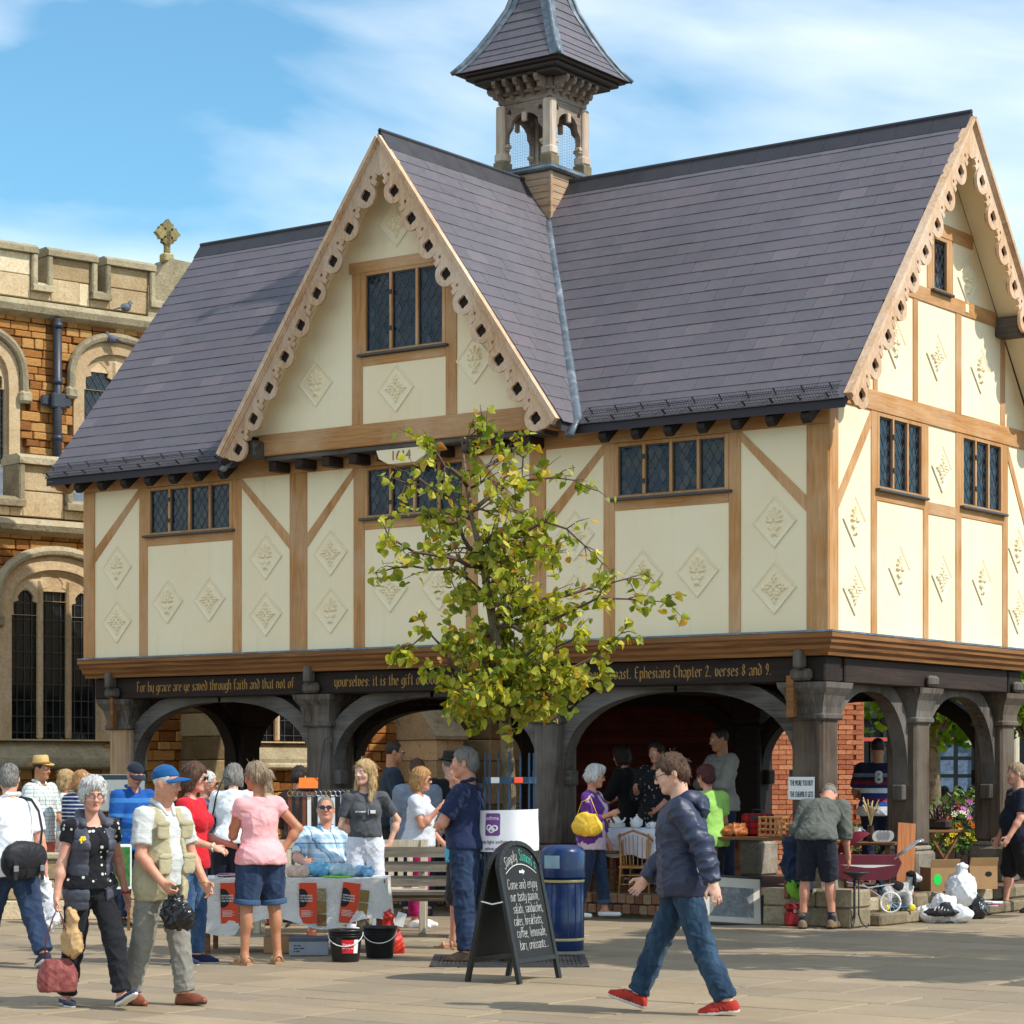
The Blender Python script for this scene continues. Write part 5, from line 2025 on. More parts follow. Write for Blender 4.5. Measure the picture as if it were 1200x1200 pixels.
def leafy(name, label, base, trunk_h, crown_c, crown_r, n, lsize, mat, seed, group=None, rt=.16):
 """bigger tree: trunk, limbs and a crown of leaf-sized faces in clumps"""
 rg = random.Random(seed)
 o = thing(name, label, 'tree', tuple(base), 0, group)
 b = MB()
 b.cs = True
 cc = Vector(crown_c)
 b.tube([(0, 0, -.05), (.03, 0, trunk_h * .5), (0, .04, trunk_h), tuple(cc * .9)], [rt, rt * .8, rt * .7, rt * .3], 10)
 tkk = b.build('trunk', bark, o)
 cl_ = []
 for i in range(26):
  while True:
   q = Vector((rg.uniform(-1, 1), rg.uniform(-1, 1), rg.uniform(-1, 1)))
   if .35 < q.length < 1: break
  c_ = cc + Vector((q.x * crown_r[0], q.y * crown_r[1], q.z * crown_r[2]))
  cl_.append((c_, rg.uniform(.35, .6) * min(crown_r) * .8))
  bb = MB()
  m = Vector((0, 0, trunk_h)).lerp(c_, .5) + Vector((0, 0, .2))
  bb.tube([(0, 0, trunk_h * .95), m, c_], [rt * .4, rt * .22, .012], 6)
  bb.build('limb', bark, tkk)
 f = MB()
 for i in range(n):
  c_, r = cl_[rg.randrange(len(cl_))]
  q = Vector((rg.gauss(0, 1), rg.gauss(0, 1), rg.gauss(0, .8)))
  q = q.normalized() * r * rg.uniform(.35, 1.05)
  p = c_ + q
  dr = Vector((rg.gauss(0, .8), rg.gauss(0, .8), rg.gauss(-.4, .6))).normalized()
  nn = Vector((rg.gauss(0, .7), rg.gauss(0, .7), rg.gauss(.6, .6)))
  xx = dr.cross(nn).normalized()
  s = lsize * rg.uniform(.7, 1.25)
  zz = xx.cross(dr)
  f.add([tuple(p), tuple(p + dr * s * .5 + xx * s * .42 + zz * s * .1), tuple(p + dr * s), tuple(p + dr * s * .5 - xx * s * .42 + zz * s * .1)], [(0, 1, 2, 3)])
 f.build('crown', mat, o)
 return o


green_leaf = leaf_mat('green_leaf', [(0, srgb(62, 98, 20)), (.4, srgb(96, 136, 30)), (.8, srgb(132, 168, 44)), (1, srgb(154, 178, 60))], .4)
leafy('street_tree', 'bright green tree over the flower bed, seen between the side pillars', GA(1092, 40), 2.2, (0, 0, 3.6), (1.5, 1.5, 1.25), 2600, .2, green_leaf, 3)
leafy('street_tree', 'bright green tree at the right edge beyond the last pillar', GA(1215, 41), 2.0, (0, 0, 3.3), (1.3, 1.3, 1.5), 2600, .2, green_leaf, 4)
leafy('street_tree', 'large leafy tree out of view to the right, its shade lying over the paving', (7.7, -1.7, 0), 3.4, (0, 0, 6.6), (2.9, 2.6, 1.6), 9000, .26, green_leaf, 5, rt=.22)
# ================================================================== people: bodies grown as smooth solids
def _h(ix, iy, iz):
 n = (ix * 374761393 + iy * 668265263 + iz * 1274126177) & 0xffffffff
 n = ((n ^ (n >> 13)) * 1274126177) & 0xffffffff
 return ((n ^ (n >> 16)) & 0xffff) / 65535.0


def vnoise(P):
 P = np.asarray(P, dtype=np.float64)
 i = np.floor(P).astype(np.int64)
 f = P - i
 f = f * f * (3 - 2 * f)
 r = 0
 for a in (0, 1):
  for b in (0, 1):
   for c in (0, 1):
    w = (f[:, 0] if a else 1 - f[:, 0]) * (f[:, 1] if b else 1 - f[:, 1]) * (f[:, 2] if c else 1 - f[:, 2])
    r = r + w * _h(i[:, 0] + a, i[:, 1] + b, i[:, 2] + c)
 return r


class Solid:
 """list of soft primitives, meshed on a grid"""

 def __init__(self):
  self.p = []
  self.clips = []

 def cone(self, a, b, r1, r2, k=.02, tg=0, op=1, capb=False, capa=False):
  self.p.append(('c', np.array(a, float), np.array(b, float), r1, r2, k, tg, op, capb, capa))
  return self

 def ell(self, c, r, k=.02, tg=0, R=None, op=1):
  self.p.append(('e', np.array(c, float), np.eye(3) if R is None else np.array(R, float), np.array(r, float), k, tg, op))
  return self

 def clip(self, p, n):
  """drop what lies on the +n side of the plane"""
  n = np.array(n, float)
  self.clips.append((np.array(p, float), n / np.linalg.norm(n)))
  return self

 def mesh(self, vox, name, mats, wr=None, tagmap=None, smooth=1, cutface=None):
  lo, hi = np.full(3, 1e9), np.full(3, -1e9)
  for q in self.p:
   if q[-1 if q[0] == 'e' else 7] < 0:
    continue
   if q[0] == 'c':
    for e, r in ((q[1], q[3]), (q[2], q[4])):
     lo, hi = np.minimum(lo, e - r), np.maximum(hi, e + r)
   else:
    m = q[3].max()
    ext = np.sqrt(((q[2] * q[3][None, :]) ** 2).sum(1))
    lo, hi = np.minimum(lo, q[1] - ext), np.maximum(hi, q[1] + ext)
  lo -= vox * 3 + .012
  hi += vox * 3 + .012
  n = np.ceil((hi - lo) / vox).astype(int) + 1
  ax = [lo[i] + np.arange(n[i]) * vox for i in range(3)]
  D = np.full(n, .5, dtype=np.float32)
  T = np.zeros(n, dtype=np.int8)
  for q in self.p:
   if q[0] == 'c':
    _, a, b, r1, r2, k, tg, op, capb, capa = q
    mg = k + vox * 2.5
    l, h = np.minimum(a - r1, b - r2) - mg, np.maximum(a + r1, b + r2) + mg
   else:
    _, c, R, rad, k, tg, op = q
    ext = np.sqrt(((R * rad[None, :]) ** 2).sum(1))
    mg = k + vox * 2.5
    l, h = c - ext - mg, c + ext + mg
   i0 = np.maximum(((l - lo) / vox).astype(int), 0)
   i1 = np.minimum(((h - lo) / vox).astype(int) + 2, n)
   if (i1 <= i0).any():
    continue
   sl = tuple(slice(x, y) for x, y in zip(i0, i1))
   X, Y, Z = ax[0][sl[0]][:, None, None], ax[1][sl[1]][None, :, None], ax[2][sl[2]][None, None, :]
   if q[0] == 'c':
    ba = b - a
    l2 = ba @ ba + 1e-12
    tt = ((X - a[0]) * ba[0] + (Y - a[1]) * ba[1] + (Z - a[2]) * ba[2]) / l2
    tc = np.clip(tt, 0, 1)
    d = np.sqrt((X - a[0] - tc * ba[0]) ** 2 + (Y - a[1] - tc * ba[1]) ** 2 + (Z - a[2] - tc * ba[2]) ** 2) - (r1 + (r2 - r1) * tc)
    if capb:
     d = np.maximum(d, (tt - 1) * math.sqrt(l2))
    if capa:
     d = np.maximum(d, -tt * math.sqrt(l2))
   else:
    dx, dy, dz = X - c[0], Y - c[1], Z - c[2]
    u = [(dx * R[0, j] + dy * R[1, j] + dz * R[2, j]) / rad[j] for j in range(3)]
    k0 = np.sqrt(u[0] ** 2 + u[1] ** 2 + u[2] ** 2)
    k1 = np.sqrt((u[0] / rad[0]) ** 2 + (u[1] / rad[1]) ** 2 + (u[2] / rad[2]) ** 2) + 1e-9
    d = k0 * (k0 - 1) / k1
   A = D[sl]
   if op > 0:
    if tg >= 0:
     T[sl] = np.where(d < A + (.002 if tg else 0), tg, T[sl])
    hh = np.clip(.5 + .5 * (A - d) / k, 0, 1)
    D[sl] = A + (d - A) * hh - k * hh * (1 - hh)
   else:
    d2 = -d
    hh = np.clip(.5 - .5 * (A - d2) / k, 0, 1)
    D[sl] = A + (d2 - A) * hh + k * hh * (1 - hh)
  for p, nn in self.clips:
   pl = (ax[0] - p[0])[:, None, None] * nn[0] + (ax[1] - p[1])[None, :, None] * nn[1] + (ax[2] - p[2])[None, None, :] * nn[2]
   D = np.maximum(D, pl)
  S = D < 0
  c8 = [S[a:n[0] - 1 + a, b:n[1] - 1 + b, c:n[2] - 1 + c] for a in (0, 1) for b in (0, 1) for c in (0, 1)]
  cnt = sum(x.astype(np.int8) for x in c8)
  act = (cnt > 0) & (cnt < 8)
  I = np.argwhere(act)
  if len(I) == 0:
   return None
  idx = np.full(act.shape, -1, dtype=np.int32)
  idx[act] = np.arange(len(I))
  off = [(a, b, c) for a in (0, 1) for b in (0, 1) for c in (0, 1)]
  vals = np.stack([D[I[:, 0] + a, I[:, 1] + b, I[:, 2] + c] for a, b, c in off], 1)
  acc = np.zeros((len(I), 3))
  num = np.zeros(len(I))
  for e0, o0 in enumerate(off):
   for axn in range(3):
    if o0[axn]:
     continue
    o1 = list(o0)
    o1[axn] = 1
    e1 = off.index(tuple(o1))
    v0, v1 = vals[:, e0], vals[:, e1]
    m = (v0 < 0) != (v1 < 0)
    tt = np.where(m, v0 / np.where(m, v0 - v1, 1), 0)
    p = np.zeros((len(I), 3))
    p[:] = o0
    p[:, axn] += tt
    acc += p * m[:, None]
    num += m
  V = lo + (I + acc / num[:, None]) * vox
  Q = []
  for axn in range(3):
   o = [d for d in range(3) if d != axn]
   s0 = [slice(None)] * 3
   s1 = [slice(None)] * 3
   s0[axn], s1[axn] = slice(0, n[axn] - 1), slice(1, n[axn])
   ch = S[tuple(s0)] != S[tuple(s1)]
   E = np.argwhere(ch)
   E = E[(E[:, o[0]] > 0) & (E[:, o[1]] > 0) & (E[:, o[0]] < n[o[0]] - 1) & (E[:, o[1]] < n[o[1]] - 1)]
   if not len(E):
    continue
   ins = S[E[:, 0], E[:, 1], E[:, 2]]
   def at(da, db):
    e = E.copy()
    e[:, o[0]] -= da
    e[:, o[1]] -= db
    return idx[e[:, 0], e[:, 1], e[:, 2]]
   q = np.stack([at(1, 1), at(0, 1), at(0, 0), at(1, 0)], 1)
   flip = ins if axn != 1 else ~ins
   q[~flip] = q[~flip][:, ::-1]
   Q.append(q)
  Q = np.concatenate(Q)
  tags = T[I[:, 0], I[:, 1], I[:, 2]]
  ftag = tags[Q[:, 0]]
  for _ in range(smooth):       # relax along the surface
   A = np.zeros_like(V)
   w = np.zeros(len(V))
   for a, b in ((0, 1), (1, 2), (2, 3), (3, 0)):
    np.add.at(A, Q[:, a], V[Q[:, b]])
    np.add.at(A, Q[:, b], V[Q[:, a]])
    np.add.at(w, Q[:, a], 1)
    np.add.at(w, Q[:, b], 1)
   V = V * .45 + A / np.maximum(w, 1)[:, None] * .55
  if wr is not None:
   nr = np.cross(V[Q[:, 2]] - V[Q[:, 0]], V[Q[:, 3]] - V[Q[:, 1]])
   N = np.zeros_like(V)
   for j in range(4):
    np.add.at(N, Q[:, j], nr)
   N /= np.linalg.norm(N, axis=1)[:, None] + 1e-9
   V = V + N * wr(V)[:, None]
  return mesh_np(name, V, Q, mats, ftag)


def rotx(a):
 c, s = cos(a), sin(a)
 return V3([[1, 0, 0], [0, c, -s], [0, s, c]])


def roty(a):
 c, s = cos(a), sin(a)
 return V3([[c, 0, s], [0, 1, 0], [-s, 0, c]])


def rotz(a):
 c, s = cos(a), sin(a)
 return V3([[c, -s, 0], [s, c, 0], [0, 0, 1]])


def unit(v):
 return v / (np.linalg.norm(v) + 1e-12)


def skin_mat(name, col, blush=srgb(196, 120, 98)):
 if name in MATS:
  return MATS[name]
 t = NT(name)
 v = t.coord('Object')
 c = t.mix(col, blush, t.ramp(t.noise(v, 14, 4), [(.45, (0, 0, 0)), (.75, (.45, .45, .45))]))
 t.color(t.hsv(c, v=t.maprange(t.noise(v, 60, 3), .3, .7, .93, 1.06)))
 t.rough(.5)
 t.p.inputs['Specular IOR Level'].default_value = .4
 t.p.inputs['Subsurface Weight'].default_value = .12
 t.p.inputs['Subsurface Radius'].default_value = (.012, .005, .003)
 t.p.inputs['Subsurface Scale'].default_value = 1.0
 t.bump(t.noise(v, 180, 2), .12, .002)
 MATS[name] = t.m
 return t.m


SKIN = {'fair': skin_mat('skin_fair', srgb(226, 178, 152)), 'pink': skin_mat('skin_pink', srgb(222, 164, 138), srgb(204, 116, 96)), 'tan': skin_mat('skin_tan', srgb(190, 132, 98), srgb(160, 92, 66)), 'ruddy': skin_mat('skin_ruddy', srgb(210, 150, 122), srgb(190, 100, 80))}
lip_m = plain('lips', srgb(176, 96, 88), .45, .1)
eye_m = plain('eye_white', srgb(214, 206, 198), .2, .05)
iris_m = plain('eye_dark', srgb(46, 38, 34), .15, .1)


def cloth(name, col, kind='plain', rough=.85, bump=.25, **k):
 """woven cloth; kind chooses a printed or woven pattern in the garment's own metres"""
 if name in MATS:
  return MATS[name]
 t = NT(name)
 v = t.coord('Object')
 sx, sy, sz = t.sep(v)
 n, n2 = t.noise(v, 5, 4), t.noise(v, 260, 2)
 c = col
 def sq(s, f, duty):
  return t.math('LESS_THAN', t.math('FRACT', t.math('MULTIPLY', t.math('ADD', s, 10.0), f)), duty)
 hor = t.math('ADD', sx, t.math('MULTIPLY', sy, .8))
 if kind == 'stripe':
  c = t.mix(col, k['c2'], sq(sz, k.get('f', 30), k.get('d', .4)))
 elif kind == 'bands':
  r = t.maprange(sz, k['z0'], k['z1'], 0, 1)
  c = t.ramp(r, k['stops'], 'CONSTANT')
 elif kind == 'check':
  f, d = k.get('f', 28), k.get('d', .5)
  a, b = sq(sz, f, d), sq(hor, f, d)
  c = t.mix(col, k['c2'], t.math('MULTIPLY', t.math('ADD', a, b), .5))
  if 'c3' in k:
   c = t.mix(c, k['c3'], t.math('MULTIPLY', t.math('MAXIMUM', sq(sz, f / 2, .07), sq(hor, f / 2, .07)), .8))
 elif kind == 'grid':
  f = k.get('f', 40)
  c = t.mix(col, k['c2'], t.math('MAXIMUM', sq(sz, f, .14), sq(hor, f, .14)))
 elif kind == 'dots':
  vo = t.new('ShaderNodeTexVoronoi')
  vo.inputs['Scale'].default_value = k.get('f', 16)
  vo.inputs['Randomness'].default_value = .75
  t.link(v, vo.inputs['Vector'])
  c = t.mix(col, k['c2'], t.math('LESS_THAN', vo.outputs['Distance'], k.get('d', .2)))
 elif kind == 'denim':
  c = t.mix(col, k['c2'], t.ramp(t.noise(t.coord('Object', scale=(1, 1, .35)), 9, 5, .6), [(.42, (0, 0, 0)), (.72, (.75, .75, .75))]))
  c = t.hsv(c, v=t.maprange(t.noise(t.coord('Object', scale=(6, 6, .4)), 40, 3), .3, .7, .84, 1.14))
 t.color(t.hsv(c, v=t.maprange(n, .25, .75, .88, 1.1)))
 t.rough(rough)
 t.p.inputs['Specular IOR Level'].default_value = k.get('spec', .25)
 t.p.inputs['Sheen Weight'].default_value = k.get('sheen', .08)
 t.bump(t.math('ADD', t.math('MULTIPLY', n2, .15), t.noise(v, 24, 5, .6, .8)), bump * 1.4, .014)
 MATS[name] = t.m
 return t.m


def hair_mat(name, c1, c2):
 if name in MATS:
  return MATS[name]
 t = NT(name)
 n = t.noise(t.coord('Object', scale=(26, 26, 3)), 5, 5, .65, .6)
 t.color(t.ramp(n, [(.3, c1), (.7, c2)]))
 t.rough(.5)
 t.p.inputs['Specular IOR Level'].default_value = .35
 t.bump(n, .9, .012)
 MATS[name] = t.m
 return t.m


HAIR = {'white': hair_mat('hair_white', srgb(176, 172, 166), srgb(238, 236, 230)), 'grey': hair_mat('hair_grey', srgb(92, 88, 84), srgb(160, 154, 146)), 'brown': hair_mat('hair_brown', srgb(56, 38, 28), srgb(112, 80, 58)),
  'blonde': hair_mat('hair_blonde', srgb(150, 116, 72), srgb(222, 190, 138)), 'dark': hair_mat('hair_dark', srgb(28, 22, 20), srgb(66, 52, 44)), 'ash': hair_mat('hair_ash', srgb(112, 92, 72), srgb(196, 172, 142)),
  'maroon': hair_mat('hair_maroon', srgb(54, 22, 26), srgb(104, 48, 50)), 'honey': hair_mat('hair_honey', srgb(140, 96, 54), srgb(206, 158, 100))}


def wrinkle(amp=.005, f=9.0, seed=0, joints=(), stretch=(1, 1, 1)):
 st = np.array(stretch)
 def fn(V):
  P = V * f * st + seed * 7.3
  w = vnoise(P * .8) * 2 - 1
  wp = np.stack([vnoise(V * 5 + 11), vnoise(V * 5 + 23), vnoise(V * 5 + 37)], 1)
  sg = np.where(V[:, 0] > 0, 1.0, -1.0)
  U = V + wp * .09
  A = np.stack([U[:, 0] * 1.5 + sg * U[:, 2] * .8, U[:, 1] * 1.3, U[:, 2] * .75 - sg * U[:, 0] * .4], 1) * f + seed
  B = np.stack([U[:, 0] - sg * U[:, 2] * 1.5, U[:, 1] * 1.2, U[:, 2] * .55], 1) * f * 1.6 + seed * 3
  a = (1 - np.abs(2 * vnoise(A) - 1)) ** 4
  b = (1 - np.abs(2 * vnoise(B) - 1)) ** 4
  r = amp * (.25 * w + 1.7 * a + .9 * b - .4)
  for j, rad, am in joints:
   d = np.linalg.norm(V - j, axis=1)
   g = np.exp(-(d / rad) ** 2)
   r = r + am * g * (np.abs(np.sin((V[:, 2] - j[2]) * 42 + sg * V[:, 0] * 14 + 4 * vnoise(V * 9 + seed))) ** 3 * 1.3 - .5)
  return r
 return fn


class Person:
 """skeleton in local metres: +Y is forward, +X the person's right hand side"""

 def __init__(s, label, px, py, H=1.7, face=0, z0=0.0, loc=None, vox=.011, lean=0, side=0, twist=0, arms=None, legs=None, head=(0, 0, 0), build=1.0, sex='m', belly=0.0, skin='fair', group=None, wide=1.0, seat=None):
  s.H, s.vox, s.sex, s.skin, s.build_, s.belly = H, vox, sex, skin, build, belly
  u = H / 1.75
  s.u = u
  P = on_z(px, py, z0) if loc is None else np.array(loc)
  s.root = thing('person', label, 'person', (float(P[0]), float(P[1]), z0), heading(face), group)
  shw = (.185 if sex == 'm' else .165) * u * wide
  hpw = (.085 if sex == 'm' else .088) * u
  pel = V3([0, 0, 0.0])
  Rp = rotz(R_(-twist * .4))
  Rc = rotz(R_(twist * .6)) @ rotx(R_(-lean)) @ roty(R_(side))
  Ra = rotx(R_(-lean * .55)) @ roty(R_(side * .5))
  s.Rc = Rc
  J = {'pel': pel}
  J['abd'] = pel + Ra @ V3([0, .005, .14 * u])
  J['chest'] = J['abd'] + Rc @ V3([0, .0, .17 * u])
  J['neck'] = J['chest'] + Rc @ V3([0, -.012 * u, .195 * u])
  hy, hp, ht = head
  s.Rh = Rc @ rotz(R_(-hy)) @ rotx(R_(-hp)) @ roty(R_(ht)) if abs(lean) < 25 else rotz(R_(-hy)) @ rotx(R_(-hp - lean * .5)) @ roty(R_(ht))
  J['head'] = J['neck'] + Rc @ V3([0, .018 * u, .095 * u]) + s.Rh @ V3([0, .012 * u, .085 * u])
  s.low = []
  arms = arms or {}
  legs = legs or {}
  for sd, nm in ((1, 'r'), (-1, 'l')):
   fx, ab, el, tw = arms.get(nm, (5, 8, 12, 20))[:4]
   sh = J['chest'] + Rc @ V3([sd * shw, -.005, .128 * u])
   a, b = R_(fx), R_(ab)
   ud = V3([sd * sin(b), sin(a) * cos(b), -cos(a) * cos(b)])
   ef = unit(V3([0, cos(a), sin(a)]))
   ei = unit(np.cross(ud, ef)) * 1.0
   if ei[0] * sd > 0: ei = -ei
   nb = cos(R_(tw)) * ef + sin(R_(tw)) * ei
   fd = cos(R_(el)) * ud + sin(R_(el)) * nb
   J['sh' + nm], J['el' + nm] = sh, sh + Rc @ ud * .285 * u
   J['wr' + nm] = J['el' + nm] + Rc @ fd * .25 * u
   J['hd' + nm] = unit(Rc @ fd)
   pn = unit(Rc @ V3([-sd, .25, 0]))
   if el > 60: pn = unit(Rc @ V3([-sd * .3, -.6, .1]) + V3([0, 0, -.3]))
   J['pn' + nm] = unit(pn - J['hd' + nm] * (pn @ J['hd' + nm]))
   hx, hb, kn, fp = legs.get(nm, (0, 3, 2, 0))[:4]
   toe = legs.get(nm, (0, 0, 0, 0, 8))[4] if len(legs.get(nm, (0,))) > 4 else 8
   hip = pel + Rp @ V3([sd * hpw, 0, -.03 * u])
   a, b = R_(hx), R_(hb)
   td = Rp @ V3([sd * sin(b), sin(a) * cos(b), -cos(a) * cos(b)])
   kd = Rp @ V3([sd * sin(b) * .6, sin(a - R_(kn)), -cos(a - R_(kn))])
   J['hip' + nm], J['kn' + nm] = hip, hip + td * .425 * u
   J['an' + nm] = J['kn' + nm] + unit(kd) * .405 * u
   Rf = Rp @ rotz(R_(-sd * toe)) @ rotx(R_(-fp))
   J['Rf' + nm] = Rf
   for yy, zz in ((-.07, -.075), (.17, -.08)):
    s.low.append((J['an' + nm] + Rf @ V3([0, yy * u, zz * u]))[2])
  dz = -min(s.low)
  if seat is not None:
   dz = seat
  for k_, v_ in J.items():
   if k_[:2] not in ('hd', 'pn', 'Rf'):
    v_ += V3([0, 0, dz]) * 1.0 if k_ != 'pel' else 0
  J['pel'] = V3([0, 0, dz])
  s.J = J
  s._body(arms)

 # ---------- the body itself, one continuous surface
 def _torso(s, S, g=0.0, k=.05, tg=0, low=True, sh=True):
  J, u, b = s.J, s.u, s.build_
  w = s.sex == 'w'
  if low:
   S.ell(J['pel'] + V3([0, -.012, -.02]), ((.165 if not w else .175) * u * b + g, (.118 if not w else .128) * u * b + g, .13 * u + g), k, tg)
  S.ell(J['abd'] + s.Rc @ V3([0, .012 + s.belly * .55, -.01]), ((.148 if not w else .138) * u * b + g, (.108 if not w else .102) * u * b + g + s.belly, .16 * u + g), k, tg, s.Rc)
  S.ell(J['chest'] + s.Rc @ V3([0, .0, .005 * u]), ((.162 if not w else .145) * u * b + g, (.112 if not w else .105) * u * b + g, .165 * u + g * .5), k, tg, s.Rc)
  if w:
   for sd in (-1, 1):
    S.ell(J['chest'] + s.Rc @ V3([sd * .07 * u, .085 * u * b, -.005 * u]), (.062 * u * b + g, .058 * u * b + g, .064 * u * b + g), .035, tg, s.Rc)
  if sh:
   for nm in 'rl':
    S.cone(J['neck'] + s.Rc @ V3([0, -.012, -.045 * u]), J['sh' + nm] + V3([0, 0, -.004]), .05 * u + g * .6, .05 * u * b + g * .7, k * .8, tg)

 def _arm(s, S, nm, g0=0, g1=0, upto=2.0, k=.02, tg=0, cap=True, puff=0.0):
  J, u, b = s.J, s.u, s.build_ * (1 if s.sex == 'm' else .88)
  a, e, w = J['sh' + nm], J['el' + nm], J['wr' + nm]
  if upto <= 1:
   S.cone(a, a + (e - a) * upto, .052 * u * b + g0, (.046 - .006 * upto) * u * b + g1, k, tg, 1, cap)
  else:
   S.cone(a, e, .052 * u * b + g0, .040 * u * b + (g0 + g1) / 2 + puff, k, tg)
   S.cone(e, e + (w - e) * (upto - 1), .041 * u * b + (g0 + g1) / 2 + puff, (.041 - .013 * (upto - 1)) * u * b + g1, .015, tg, 1, cap)

 def _leg(s, S, nm, r0, r1, r2, upto=2.0, k=.02, tg=0, cap=True):
  J = s.J
  h, kn, an = J['hip' + nm], J['kn' + nm], J['an' + nm]
  if upto <= 1:
   S.cone(h, h + (kn - h) * upto, r0, r0 + (r1 - r0) * upto, k, tg, 1, cap)
  else:
   S.cone(h, kn, r0, r1, k, tg)
   S.cone(kn, kn + (an - kn) * (upto - 1), r1, r1 + (r2 - r1) * (upto - 1), .02, tg, 1, cap)

 def _body(s, arms):
  J, u, b = s.J, s.u, s.build_
  w = s.sex == 'w'
  S = Solid()
  s._torso(S, -.004)
  for nm in 'rl':
   s._arm(S, nm, 0, 0, 2.0, .018, 0, False)
   f = J['el' + nm] + (J['wr' + nm] - J['el' + nm]) * .3
   S.ell(f, (.041 * u * b, .041 * u * b, .05 * u), .02)
   lb = 1.0 if not w else 1.03
   s._leg(S, nm, .084 * u * b * lb, .052 * u, .034 * u, 2.0, .03, 0, False)
   c = J['kn' + nm] + (J['an' + nm] - J['kn' + nm]) * .27
   S.ell(c + V3([0, -.016 * u, 0]), (.049 * u, .052 * u, .1 * u), .03)
   Rf = J['Rf' + nm]
   a = J['an' + nm]
   S.cone(a, a + Rf @ V3([0, -.03, -.045]) * u, .036 * u, .034 * u, .02)
   S.cone(a + Rf @ V3([0, -.02, -.045]) * u, a + Rf @ V3([0, .12, -.06]) * u, .034 * u, .024 * u, .02)
   # hand
   q = arms.get(nm, (0, 0, 0, 0))
   curl = q[4] if len(q) > 4 else 28
   s._hand(S, nm, curl)
  # neck and head
  hd, Rh = J['head'], s.Rh
  m = lambda x, y, z: hd + Rh @ (V3([x, y, z]) * u)
  nk = (.058 if not w else .048) * u
  S.cone(J['neck'] + s.Rc @ V3([0, 0, -.03]), m(0, -.028, -.06), nk * 1.08, nk, .03)
  f = .96 if w else 1.0
  S.ell(m(0, -.012, .03), (.076 * u * f, .096 * u, .09 * u), .03, 0, Rh)
  S.ell(m(0, .022, -.035), (.061 * u * f, .072 * u, .088 * u), .03, 0, Rh)
  for sd in (-1, 1):
   S.cone(m(sd * .05 * f, -.005, -.055), m(sd * .012, .062, -.1), .024 * u * f, .021 * u, .025)
   S.ell(m(sd * .042, .06, -.03), (.022 * u, .022 * u, .026 * u), .02, 0, Rh)
   S.ell(m(sd * .079 * f, -.012, -.008), (.011 * u, .023 * u, .034 * u), .008, 0, Rh @ rotz(sd * .35))
  S.ell(m(0, .073, -.1), (.026 * u, .02 * u, .018 * u), .015, 0, Rh)
  for sd in (-1, 1):
   S.ell(m(sd * .031, .1, .002), (.019 * u, .02 * u, .012 * u), .012, 0, Rh, -1)
  S.cone(m(-.034, .086, .026), m(.034, .086, .026), .011 * u, .011 * u, .014)
  S.cone(m(0, .092, .012), m(0, .112, -.03), .008 * u, .013 * u, .01)
  for sd in (-1, 1):
   S.ell(m(sd * .013, .102, -.035), (.0095 * u, .011 * u, .009 * u), .007, 0, Rh)
   S.ell(m(sd * .031, .078, .002), (.0135 * u,) * 3, .003, 2, Rh)
   S.ell(m(sd * .031, .0885, .002), (.0055 * u,) * 3, .002, 3, Rh)
  S.ell(m(0, .091, -.061), (.022 * u, .011 * u, .0055 * u), .005, 1, Rh)
  S.ell(m(0, .089, -.07), (.019 * u, .011 * u, .0065 * u), .005, 1, Rh)
  me = S.mesh(s.vox, 'body', [SKIN[s.skin], lip_m, eye_m, iris_m])
  link_mesh('body', me, s.root)

 def _hand(s, S, nm, curl):
  J, u = s.J, s.u * (1 if s.sex == 'm' else .92)
  w, d, pn = J['wr' + nm], J['hd' + nm], J['pn' + nm]
  sd = 1 if nm == 'r' else -1
  x = unit(np.cross(d, pn))
  fwd = s.Rc @ V3([0, 1, 0])
  if x @ fwd < 0: x = -x             # thumb side forward
  R = np.stack([x, pn, d], 1)
  S.cone(w - d * .02, w + d * .03 * u, .027 * u, .026 * u, .015)
  S.ell(w + d * .055 * u, (.040 * u, .017 * u, .052 * u), .012, 0, R)
  gr = max(.0082, s.vox * .82)
  for i, (o, L) in enumerate(((.028, .072), (.010, .08), (-.009, .074), (-.027, .058))):
   p = w + d * .093 * u + x * o * u
   dd = d + x * o * 3
   dd = unit(dd)
   ang = 0
   for k, fr in enumerate((.45, .32, .23)):
    ang += R_(curl) * (1.0 if k else .7)
    q = unit(dd * cos(ang) + pn * sin(ang))
    p2 = p + q * L * fr * u
    S.cone(p, p2, gr * u * (1 - .08 * k), gr * u * (.94 - .1 * k), .005)
    p = p2
  p = w + d * .03 * u + x * .03 * u
  q = unit(d * .75 + x * .75 + pn * .3)
  p2 = p + q * .042 * u
  S.cone(p, p2, .013 * u, .0105 * u, .01)
  S.cone(p2, p2 + unit(d + x * .12 + pn * .35) * .034 * u, .0105 * u, .0085 * u, .005)
  J['grip' + nm] = w + d * .085 * u + pn * .018 * u

 def add(s, S, name, mat, vox=None, wr=None, smooth=1):
  me = S.mesh(vox or s.vox * 1.1, name, mat if isinstance(mat, list) else [mat], wr, smooth=smooth)
  return link_mesh(name, me, s.root) if me else None

 # ---------- clothes
 def top(s, mat, sleeve=.6, hem=-.12, g=.018, name='shirt', neck=.075, wr=.005, sg=.018, collar=None, loose=.0, neckz=.03, seed=None):
  J, u = s.J, s.u
  S = Solid()
  s._torso(S, g, .05)
  if loose:
   S.cone(J['abd'], J['pel'] + V3([0, s.belly * .4, hem * u - .05]), .13 * u * s.build_ + loose, .135 * u * s.build_ + loose, .06)
  ww = 1.05 if s.sex == 'w' else 1.0
  if hem < .03:
   S.ell(J['pel'] + V3([0, -.012, hem * u * .6]), (.172 * u * s.build_ * ww + g + .008, .128 * u * s.build_ * ww + g + .01 + s.belly * .4, .15 * u + abs(hem) * .5), .05)
